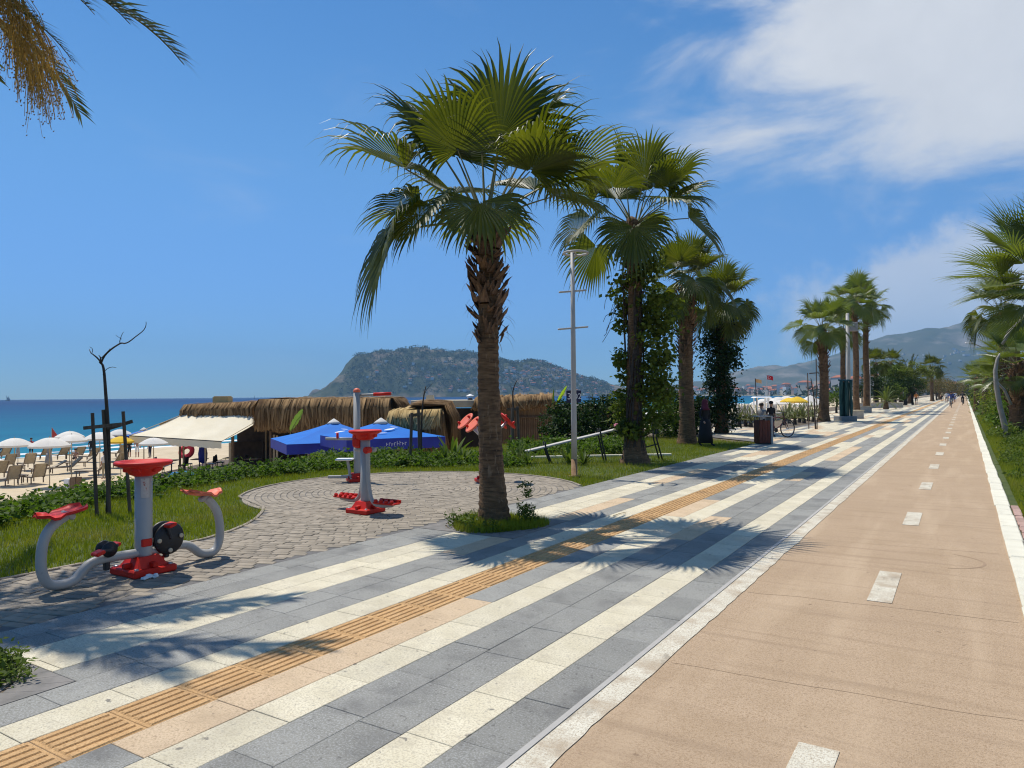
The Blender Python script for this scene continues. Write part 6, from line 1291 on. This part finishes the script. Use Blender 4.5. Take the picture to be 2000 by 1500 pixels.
m = MB(); m.lathe([(.13, 0), (.15, .1), (.15, .32), (.10, .36), (.10, .42)], 14); m.build('pipe', mat('vent_metal', (.10, .10, .105), (.16, .16, .165), rough=.4, metal=.5), t, True); m = MB(); m.lathe([(.20, .50), (.19, .52), (.03, .60)], 14); m.tube([(.1, 0, .4), (.12, 0, .52)], .012, 4); m.tube([(-.1, 0, .4), (-.12, 0, .52)], .012, 4); m.build('cap', X['white'], t, True)
t = thing('roof_chimney', 'small beige stepped chimney block above the kiosk parapet', 'chimney', KBs + Matrix.Rotation(TH, 3, 'Z') @ Vector((kx(826), 3.0, kz(783))), TH); m = MB(); m.box((0, 0, .14), (.44, .4, .3), taper=.7, bev=0); m.box((0, 0, .01), (.62, .5, .1)); m.build('block', X['plaster'], t)
t = thing('low_flat_roof', 'long flat roof edge with dark beam behind the oleander bushes', 'roof shelter', PD(1155, 800, 36), TH); t.location.z = 0; k = 36 / F
m = MB(); zt = EYE + (hor(1155) - 793) * k; m.box((0, 1.5, zt), (132 * k, 3.2, .09)); m.build('roof_slab', X['concrete'], t); m = MB(); m.box((0, -.05, zt - .25), (130 * k, .14, .4)); m.build('beam', X['brown_wood'], t); m = MB(); m.box((0, 2.8, (zt - .1) / 2), (128 * k, .1, zt - .1)); m.build('back_wall', X['brown_wood'], t)
# dark bushes beside the kiosk, flowering oleander, banana leaves
GB = 'dark bushes between the kiosk and the ivy palms'
for i, (px, zc, h, w, lb) in enumerate(((1098, 27, 1.5, .85, 'round dark bush against the right end of the plank wall'), (1130, 26, 1.35, .9, 'dark oleander bush right behind the street lamp pole'), (1165, 27, 1.6, .9, 'bushy oleander with a few pink blooms left of the ivy palm'), (1205, 28, 1.75, .95, 'tall dark green bush touching the ivy palm trunk'), (1285, 29, 1.85, 1.0, 'bright topped bush between the ivy palm and the patterned palm'), (1320, 30, 1.8, .9, 'dark bush behind the patterned palm trunk'), (1360, 31, 1.7, .8, 'leafy bush right of the patterned palm trunk'))):
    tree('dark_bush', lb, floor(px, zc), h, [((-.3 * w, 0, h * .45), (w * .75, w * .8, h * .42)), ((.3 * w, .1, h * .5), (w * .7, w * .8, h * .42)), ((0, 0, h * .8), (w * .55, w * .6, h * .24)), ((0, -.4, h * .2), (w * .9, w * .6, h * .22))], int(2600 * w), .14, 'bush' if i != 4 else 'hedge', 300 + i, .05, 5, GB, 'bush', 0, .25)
t = thing('pink_flower', 'single pink oleander bloom among the dark bushes', 'flower', PD(1205, 833, 25.2), TH); m = MB()
for k in range(7): a = k * .9; m.lathe([(.01, 0), (.06, .03), (.05, .06), (.01, .07)], 7, (.07 * math.cos(a), .07 * math.sin(a), .04 * math.sin(k)))
m.build('petals', cloth('pink_petal', (.62, .22, .28)), t, True)
def big_leaf(label, base, tip, zc, w, mm, cat='plant', name='banana_plant'):
    q = PD(base[0], base[1], zc); k = zc / F; t = thing(name, label, cat, q, TH); v = Vector(((tip[0] - base[0]) * k, 0, (base[1] - tip[1]) * k)); n = 16; L_ = v.length; d = v.normalized(); s = Vector((d.z, 0, -d.x)) * .75 + Vector((0, .66, 0))
    for sd in (-1, 1):
        m = MB(); g = [[], [], []]
        for i in range(n + 1):
            f = i / n; c = d * L_ * f + Vector((0, -.08 * math.sin(f * 2), 0)); wd = w * math.sin(math.pi * min(1, .05 + f * .95)) ** .6 * (1 if i % 4 else .82)
            for j, e in enumerate((0, .5, 1)): g[j].append(c + s * sd * wd * e + Vector((0, -.06 * e, .05 * e)))
        m.sheet(g); m.build('leaf_half', X[mm], t)
    m = MB(); m.tube([-d * .3 - Vector((0, 0, .6)), (0, 0, 0), d * L_ * .5 + Vector((0, -.07, 0)), d * L_], [.03, .022, .014, .004], 5); m.build('midrib', X['petiole'], t, True)
big_leaf('upright torn banana leaf in front of the thatch', (568, 842), (593, 801), 34, .17, 'banana'); big_leaf('lime green lettered feather leaf beside the thatch end', (1086, 792), (1107, 756), 30, .10, 'lime')
big_leaf('dark narrow leaf spike left of the lime green leaf', (1080, 792), (1081, 762), 30.6, .05, 'banana')
def shoots(label, px, py, zc, h, n, seed, mm='verge'):
    q = G(px, py); t = thing('leafy_plant', label, 'plant', q, 0, 'leafy plants behind the court'); r = random.Random(seed); m = MB()
    for k in range(n):
        a = r.uniform(0, 6.28); e = r.uniform(.5, 1.35); d = Vector((math.cos(a) * math.cos(e), math.sin(a) * math.cos(e), math.sin(e))); L_ = h * r.uniform(.6, 1.1); s = d.cross(Vector((0, 0, 1))).normalized(); g = []; p = Vector((0, 0, 0))
        for i in range(7): f = i / 6; w = .045 * h * 1.6 * math.sin(math.pi * (.08 + .9 * f)); g.append([p - s * w, p + Vector((0, 0, -.01)), p + s * w]); d = (d + Vector((0, 0, -.16 * f))).normalized(); p = p + d * L_ / 6
        m.sheet(g)
    m.build('leaves', X[mm], t)
for i, (px, py, h, n, lb) in enumerate(((868, 905, .55, 22, 'broad leaved plant left of the central palm trunk'), (885, 900, .85, 16, 'tall pointed leafy shoot between the arm wheels and straw wall'), (905, 905, .5, 20, 'spiky tuft in front of the shaded kiosk interior'), (778, 903, .45, 22, 'pale spiky grass tuft right of the air walker'), (1012, 905, .55, 26, 'round leafy plant right of the central palm trunk'), (1030, 908, .45, 18, 'spiky plant at the foot of the incline bench'), (1112, 905, .5, 20, 'spiky tuft left of the lamp foot'), (1140, 907, .5, 20, 'spiky tuft right of the lamp foot'))):
    shoots(lb, px, py, 0, h, n, 60 + i)
# ------------------------------------------------------------------ the beach on the left
ZS = -2.86
def sand(px, py): return G(px, py, ZS)
def umbrella(label, px, rimy, zc, Rr, mm='white_cloth', group='white beach umbrellas', zr=2.05):
    q = PD(px, rimy, zc); zr = q.z - ZS; t = thing('beach_umbrella', label, 'beach umbrella', (q.x, q.y, ZS), 0.3, group); m = MB(); n = 8
    for k in range(n):
        a0, a1 = 2 * math.pi * k / n, 2 * math.pi * (k + 1) / n; g = []
        for i in range(6):
            f = i / 5; z = zr + .42 * Rr * (1 - f ** 1.8); g.append([Vector((Rr * f * math.cos(a), Rr * f * math.sin(a), z - .05 * Rr * f * (1 - abs(2 * u - 1)) * -1 * (1 - f))) * 1 for u, a in ((0, a0), (.5, (a0 + a1) / 2), (1, a1))])
        m.sheet(g); m.sheet([[Vector((Rr * math.cos(a), Rr * math.sin(a), zr - d)) for a in (a0, (a0 + a1) / 2, a1)] for d in (0, .10)])
    m.build('canopy', X[mm], t, True); m = MB(); m.tube([(0, 0, -.05), (0, 0, zr + .42 * Rr)], .024, 6); m.build('pole', X['post_wood'], t)
    m = MB(); m.lathe([(.02, zr + .42 * Rr), (.03, zr + .44 * Rr), (.01, zr + .5 * Rr)], 8); m.build('finial', X['post_wood'], t); return t
for px, ry, zc, Rr, lb in ((28, 869, 38.7, .88, 'white umbrella at the far left edge of the beach'), (97, 870, 37.9, .98, 'white umbrella over the standing bather in a patterned dress'), (140, 860, 42, .82, 'white umbrella on a dark pole behind the patterned bather'), (136, 853, 46, .84, 'white umbrella right of the red sail'), (195, 856, 44.6, .90, 'white umbrella crossed by the tree stakes'), (234, 848, 49, .78, 'white umbrella peeping above the yellow one'), (300, 866, 40, .75, 'white umbrella half hidden by the awning corner')): umbrella(lb, px, ry, zc, Rr)
umbrella('yellow beach umbrella beside the right tree stake', 236, 862, 41, .68, 'yellow_cloth', 'yellow beach umbrellas')
def closed(label, q, h=1.9, mm='grey_cloth', group='folded umbrellas', rz=0):
    t = thing('folded_umbrella', label, 'folded umbrella', q, rz, group); m = MB(); m.lathe([(.16 * h / 2, .42 * h), (.17 * h / 2, .5 * h), (.10 * h / 2, .85 * h), (.02, 1.0 * h)], 12)
    m.v = [(a * (1 + .18 * math.sin(math.atan2(b, a) * 6)), b * (1 + .18 * math.sin(math.atan2(b, a) * 6)), c) for a, b, c in m.v]; m.build('folded_cloth', X[mm], t, True); m = MB(); m.tube([(0, 0, -.04), (0, 0, h * .5)], .022, 6); m.build('pole', X['post_wood'], t); return t
q = sand(35, 913); closed('folded tan umbrella between the sunbeds under the left white umbrella', q, 1.62)
def sunbed(label, q, rz, back=.95):
    t = thing('sunbed', label, 'sunbed', q, rz, 'tan sunbeds on the sand'); f = MB()   # head end at -x, raised back
    for y in (-.31, .31): f.box((.35, y, .33), (1.25, .05, .06))
    for x in (.0, .9): f.box((x, 0, .33), (.05, .6, .05))
    c, s = math.cos(back), math.sin(back); M = rotm('Y', back)
    for y in (-.31, .31): f.box(Vector((-.25, y, .33)) + M @ Vector((-.38, 0, 0)), (.80, .045, .05), rot=M)
    f.build('frame', X['bed'], t); m = MB(); m.box((.35, 0, .355), (1.18, .56, .018)); m.build('seat_sling', X['sling'], t); m = MB(); m.box(Vector((-.25, 0, .345)) + M @ Vector((-.40, 0, .02)), (.78, .56, .018), rot=M); m.build('back_sling', X['sling'], t)
    for x in (-.15, .85):
        for y in (-.31, .31): m = MB(); m.box((x, y, .16), (.05, .045, .32)); m.build('leg', X['bed'], t)
    return t
SEA = math.pi                                     # beds face the water
for px, py, dz, bk, lb in ((20, 948, 0, 1.15, 'nearest sunbed at the left edge with its back upright'), (70, 943, .05, 1.15, 'near sunbed left of the small wooden bin'), (-6, 935, .1, 1.1, 'sunbed cut by the left edge of the photo'), (13, 917, 0, 1.05, 'sunbed left of the folded tan umbrella'), (54, 915, 0, 1.05, 'sunbed right of the folded tan umbrella'), (95, 924, 1.2, .5, 'sunbed turned sideways below the patterned bather'), (130, 922, 1.3, .75, 'sideways sunbed with raised dark back right of the patterned bather'), (160, 912, 1.3, .7, 'dark sunbed beside the crouching bather'), (84, 897, 0, .9, 'rear sunbed behind the patterned bather on the left'), (118, 897, .1, .9, 'rear sunbed behind the patterned bather on the right'), (150, 897, 0, .9, 'rear sunbed near the shoreline in the middle'), (176, 900, 0, .9, 'rear sunbed just left of the stakes'), (184, 930, .9, .8, 'sunbed showing left of the first stake'), (226, 912, .2, .9, 'sunbed seen between the stakes'), (232, 893, 0, .9, 'far sunbed under the yellow umbrella'), (5, 898, 0, .9, 'rear sunbed at the left edge with a dark bag')):
    sunbed(lb, sand(px, py), SEA + dz + R.uniform(-.1, .1), bk)
for px, py, lb in ((44, 943, 'small low table between the two nearest sunbeds'), (40, 922, 'small beach table beside the folded umbrella')):
    t = thing('beach_table', lb, 'table', sand(px, py), .2, 'low beach tables'); m = MB(); m.box((0, 0, .42), (.42, .42, .04)); m.build('table_top', X['bed'], t)
    for a in (-.16, .16):
        for b in (-.16, .16): m = MB(); m.box((a, b, .2), (.04, .04, .42)); m.build('leg', X['bed'], t)
t = thing('wooden_box', 'small brown wooden bin standing on the sand behind the hedge', 'bin', sand(148, 955), .3); m = MB()
for a, b in ((.17, 0), (-.17, 0), (0, .17), (0, -.17)): m.box((a, b, .3), (.03 if a else .37, .03 if b else .37, .6))
m.build('box', X['brown_wood'], t); m = MB(); m.box((-.45, 0, .25), (.3, .3, .5)); m.build('white_bag', X['white'], t)
GP = 'bathers on the beach'; FS = math.pi         # facing the sea
for px, py, h, ps, cl, rz, lb in ((61, 893, 1.55, 'stand', ('c_red', 'c_black', 'skin', 'skin'), 0, 'bather in red top and dark shorts facing the sea'), (95, 911, 1.55, 'stand', ('c_floral', 'c_floral', 'skin', 'skin'), 1.6, 'bather in a patterned dress under the white umbrella'), (147, 906, 1.5, 'sit', ('skin', 'c_black', 'skin', 'skin'), 2.4, 'bather sitting bare backed on a sunbed edge'), (204, 936, 1.62, 'stand', ('c_white', 'c_khaki', 'c_khaki', 'skin'), .3, 'person in khaki behind the tree stakes'), (253, 894, 1.5, 'stand', ('c_black', 'c_black', 'skin', 'skin'), .2, 'dark haired bather in black left of the awning'), (268, 894, 1.55, 'stand', ('skin', 'c_white', 'skin', 'skin'), -.5, 'bather carrying a dark bag left of the awning'), (293, 895, 1.6, 'stand', ('c_yellow', 'c_navy', 'c_navy', 'skin'), .4, 'bather in a yellow vest under the awning corner'), (178, 891, 1.5, 'stand', ('c_black', 'c_black', 'skin', 'skin'), 0, 'dark bather left of the stakes near the shore'), (6, 893, 1.4, 'sit', ('c_navy', 'c_navy', 'skin', 'skin'), 0, 'bather in navy sitting at the left edge')):
    person(lb, sand(px, py), FS + rz, h, ps, cl[0], cl[1], cl[2], None, cl[3], 'skin', group=GP, extra='skirt' if 'dress' in lb else None)
t = thing('red_sail', 'small red triangular sail on a pole at the water edge', 'sail', G(102, 888, -3.0), TH); m = MB(); m.add([(-.05, 0, 1.0), (.95, 0, .9), (-.02, 0, 2.25), (-.05, .03, 1.0), (.95, .03, .9), (-.02, .03, 2.25)], [(0, 1, 2), (5, 4, 3), (0, 3, 4, 1), (1, 4, 5, 2), (2, 5, 3, 0)]); m.build('cloth', cloth('sail_red', (.45, .06, .05)), t); m = MB(); m.tube([(-.05, 0, -.1), (-.03, 0, 2.3)], .025, 6); m.build('mast', X['post_wood'], t)
# ------------------------------------------------------------------ the beach on the right and things along the far promenade
gr = random.Random(12); ZR = -1.9; ORD = 'first second third fourth fifth sixth seventh eighth ninth tenth eleventh twelfth thirteenth fourteenth fifteenth'.split()
for i in range(46):
    px = gr.uniform(1432, 1490) if i < 30 else gr.uniform(1490, 1570); zc = gr.uniform(66, 105); q = PD(px, 800, zc); q.z = ZR
    closed('folded pale grey umbrella in the dense rows near the lifeguard tower', q, gr.uniform(2.0, 2.3), 'grey_cloth', 'folded umbrellas on the right beach')
WU = ((1502, 120, 783), (1520, 118, 782), (1536, 122, 780), (1512, 108, 787), (1546, 112, 783), (1526, 104, 789), (1490, 130, 785), (1478, 120, 790))
for i, (px, zc, y) in enumerate(WU):
    umbrella('open white umbrella in the far row, %s from the left' % ORD[sorted(q_[0] for q_ in WU).index(px)], px, y, zc, 1.35, 'white_cloth', 'open white umbrellas on the right beach')
YU = ((1541, 84, 784), (1552, 80, 784), (1562, 82, 785), (1557, 92, 781))
for i, (px, zc, y) in enumerate(YU): umbrella('yellow umbrella in the cluster on the right beach, %s from the left' % ORD[sorted(q_[0] for q_ in YU).index(px)], px, y, zc, 1.0, 'yellow_cloth', 'yellow umbrellas on the right beach')
MB().sheet([[(x, y, z) for x, z in ((-62, -2.95), (-40, -2.2), (-24, ZR), (-13.0, ZR + .1), (-8.9, -.06))] for y in (52, 70, 120, 200, 300)]).build('beach_terrace', X['sand'], None, True, kind='structure')
t = thing('lifeguard_tower', 'small white lifeguard tower with a flat roof', 'lifeguard tower', PD(1487, 800, 70), TH); t.location.z = -2.0; k = 70 / F; z0 = EYE + 2.0
for a in (-.55, .55):
    for b in (-.5, .5): m = MB(); m.box((a, b, 1.65), (.09, .09, 3.3)); m.build('leg', X['white'], t)
m = MB(); m.box((0, 0, 3.3), (1.6, 1.4, .12), taper=.8); m.build('roof', X['white'], t); m = MB(); m.box((0, 0, 1.7), (1.25, 1.1, .09)); m.build('deck', X['white'], t); m = MB(); m.box((0, -.5, 2.3), (1.2, .05, .06)); m.box((0, .5, 2.3), (1.2, .05, .06)); m.build('rail', X['white'], t)
def flag(label, px, pole_top, zc, col, w, h, star=False, lean=0.0, base=-2.0):
    q = PD(px, 800, zc); q.z = base; t = thing('flag', label, 'flag', q, TH, 'flags on the right beach'); zt = EYE + (hor(px) - pole_top) / F * zc - base; m = MB(); m.tube([(lean * 3, 0, 0), (0, 0, zt)], .045, 6); m.build('pole', X['steel'] if star else X['black_steel'], t)
    m = MB(); P = lambda u, v, o=0: Vector((u * w, .12 * w * math.sin(u * 5) + o, zt - .05 - v * h - .22 * w * u * u)); m.sheet([[P(i / 10, j / 5) for i in range(11)] for j in range(6)]); c = m.build('cloth', cloth(col[0], col[1]), t, True)
    if star:
        for o in (-.012, .012):
            m = MB(); n = 20; cx_, cy_, r = .38, .5, .27; vs = []
            for i in range(n): a0, a1 = .55 + (2 * math.pi - 1.1) * i / n, .55 + (2 * math.pi - 1.1) * (i + 1) / n; vs.append([[P(cx_ + r * math.cos(a) * h / w, cy_ - r * math.sin(a), o), P(cx_ + (.055 + .215 * math.cos(a)) * h / w, cy_ - .215 * math.sin(a), o)] for a in (a0, a1)])
            for g in vs: m.sheet(g)
            st_ = [P(.60 + (.13 if i % 2 == 0 else .05) * math.cos(i * math.pi / 5 + math.pi) * h / w, .5 - (.13 if i % 2 == 0 else .05) * math.sin(i * math.pi / 5), o) for i in range(10)]
            m.add([P(.60, .5, o)] + st_, [(0, 1 + i, 1 + (i + 1) % 10) for i in range(10)]); m.build('crescent_and_star', X['white'], c)
flag('red flag with white crescent and star flying over the right beach', 1498.5, 732, 74, ('flag_red', (.50, .012, .02)), .62, .42, True)
flag('faded orange and pink flag on a leaning dark pole', 1476, 739, 72, ('flag_orange', (.62, .36, .16)), .6, .36, False, .06)
# low wall, planters and seedling palms
t = thing('low_wall', 'low pale wall between the promenade bed and the right beach', 'wall', (0, 0, 0)); a, b = floor(1438, 41), floor(1584, 52); d = b - a
for i in range(14):
    c = a + d * ((i + .5) / 14); m = MB(); m.box((0, 0, .23), (d.length / 14 - .012, .28, .46), bev=.012); m.build('wall_block', X['concrete'], t, loc=(c.x, c.y, -.03), rot=math.atan2(d.y, d.x))
MB().sheet([[(-13.6, 36.4, -.03), (-7.4, 36.4, -.03)], [(-13.6, 52, -.03), (-7.4, 52, -.03)]]).build('seedling_bed', X['soil'], None, kind='structure')
SD = {e: feather_frond(math.radians(e), e + 900, 1.0, 16, 1.1, 'frond_light', .34) for e in (75, 50, 25)}
SP = ((1444, 37.5), (1456, 38), (1466, 37.2), (1478, 38), (1531, 39), (1541, 41), (1552, 39.5), (1561, 42), (1570, 41), (1579, 44), (1588, 43), (1536, 44), (1566, 46), (1600, 47), (1548, 47))
for i, (px, zc) in enumerate(SP):
    q = floor(px, zc); t = thing('seedling_palm', 'small seedling palm in the bed by the low wall, %s from the left' % ORD[sorted(q_[0] for q_ in SP).index(px)], 'young palm', (q.x, q.y, -.03), 0, 'seedling palms in the bed'); m = MB(); m.lathe([(.11, -.05), (.10, .2), (.06, .34)], 8); m.build('stem', X['bark'], t)
    for k in range(12): link('frond', SD[(75, 50, 25)[k % 3]], t, (0, 0, .3), (0, 0, k * 2.4 + i), .8 + .3 * gr.random())
for i, (px, zc, l, lb) in enumerate(((1676, 60, 1.9, 'stone planter box beside the green sculpture'), (1713, 78, 5.2, 'long low planter wall behind the tall palms'), (1668, 47, .9, 'square stone block behind the sculpture plinth'))):
    t = thing('planter', lb, 'planter', floor(px, zc), TH, 'stone planters'); m = MB(); m.box((0, 0, .25), (l, .8, .52), bev=.02); m.build('box', X['concrete'], t); m = MB(); m.box((0, 0, .525), (l + .06, .86, .05), bev=.01); m.build('coping', X['plaster'], t)
t = thing('far_pergola', 'dark timber pergola with planters under the far palms', 'pergola', floor(1703, 95), TH); 
for x in (-2.4, -.8, .8, 2.4):
    for y in (-1, 1): m = MB(); m.box((x, y, 1.2), (.14, .14, 2.4)); m.build('post', X['wood'], t)
for y in (-1, 1): m = MB(); m.box((0, y, 2.45), (5.6, .14, .16)); m.build('beam', X['wood'], t)
t = thing('beach_tent', 'white peaked beach tent behind the first mid-distance palm', 'tent', PD(1583, 800, 90), TH); t.location.z = ZR
m = MB(); m.add([(-1.7, -1.5, 2.1), (1.7, -1.5, 2.1), (1.7, 1.5, 2.1), (-1.7, 1.5, 2.1), (0, 0, 3.3), (-1.7, -1.5, 1.8), (1.7, -1.5, 1.8), (1.7, 1.5, 1.8), (-1.7, 1.5, 1.8)], [(0, 1, 4), (1, 2, 4), (2, 3, 4), (3, 0, 4), (5, 6, 1, 0), (6, 7, 2, 1), (7, 8, 3, 2), (8, 5, 0, 3)]); m.build('roof', X['white_cloth'], t)
for a in (-1.65, 1.65):
    for b in (-1.45, 1.45): m = MB(); m.tube([(a, b, 0), (a, b, 2)], .04, 6); m.build('pole', X['white'], t)
t = thing('pier', 'dark pier on piles reaching into the bay', 'pier', (0, 0, 0)); a, b = PD(1527, 800, 420), PD(1640, 800, 360); d = b - a; m = MB(); m.box(((a + b) / 2).xy.to_3d() + Vector((0, 0, -1.6)), ((b - a).xy.length, 4, .5), math.atan2(d.y, d.x)); m.build('deck', X['wood'], t); m = MB()
for i in range(22): c = a + d * (i / 21); m.box((c.x, c.y, -2.8), (.5, .5, 2.2)); m.box((c.x, c.y, -1.0), (.2, .2, .9))
m.build('piles', X['wood'], t, kind='stuff')
# boats
def sailboat(label, px, zc, h, sails=True, big=False):
    q = PD(px, 780, zc); q.z = -3.35; t = thing('sailing_boat', label, 'boat', q, TH + .3, 'boats out at sea'); L_ = h * (.75 if big else .42); m = MB(); m.add([(-L_ / 2, -L_ * .12, .1 * h), (L_ * .35, -L_ * .13, .1 * h), (L_ / 2, 0, .13 * h), (L_ * .35, L_ * .13, .1 * h), (-L_ / 2, L_ * .12, .1 * h), (-L_ * .42, -L_ * .07, -.02 * h), (L_ * .36, 0, -.02 * h), (-L_ * .42, L_ * .07, -.02 * h)], [(0, 1, 2, 3, 4), (5, 6, 2, 1, 0), (7, 4, 3, 2, 6), (0, 4, 7, 5), (5, 7, 6)]); m.build('hull', cloth('hull_dark', (.08, .07, .07)) if not big else cloth('hull_brown', (.16, .10, .07)), t)
    for i, x in enumerate((-.22, .12) if big else (0,)):
        m = MB(); m.tube([(x * L_, 0, .08 * h), (x * L_, 0, h * (1 - .12 * i))], .012 * h, 5); m.build('mast', cloth('hull_dark', (.08, .07, .07)), t)
        if sails: m = MB(); m.add([(x * L_ + .02 * h, 0, .18 * h), (x * L_ + L_ * .42, .02 * h, .2 * h), (x * L_ + .02 * h, 0, .9 * h * (1 - .12 * i)), (x * L_ + .02 * h, .03, .18 * h), (x * L_ + L_ * .42, .02 * h + .03, .2 * h), (x * L_ + .02 * h, .03, .9 * h * (1 - .12 * i))], [(0, 1, 2), (5, 4, 3)]); m.build('sail', cloth('sail_grey', (.30, .30, .32)), t)
sailboat('two masted tour ship on the horizon at the left edge', 15, 1900, 15, True, True); sailboat('small sailboat on the horizon left of the headland', 497, 2100, 11); sailboat('tiny sailboat nearer the rock islet', 560, 2200, 9)
t = thing('motor_boat', 'small dark boat before the foot of the headland', 'boat', PD(1152, 800, 900), TH); t.location.z = -3.3; m = MB(); m.box((0, 0, .5), (8, 2.4, 1.2), taper=1.15); m.build('hull', cloth('hull_dark', (.08, .07, .07)), t); m = MB(); m.box((-.6, 0, 1.9), (4, 2, 1.6), taper=.85); m.build('cabin', cloth('cabin_grey', (.2, .2, .22)), t)
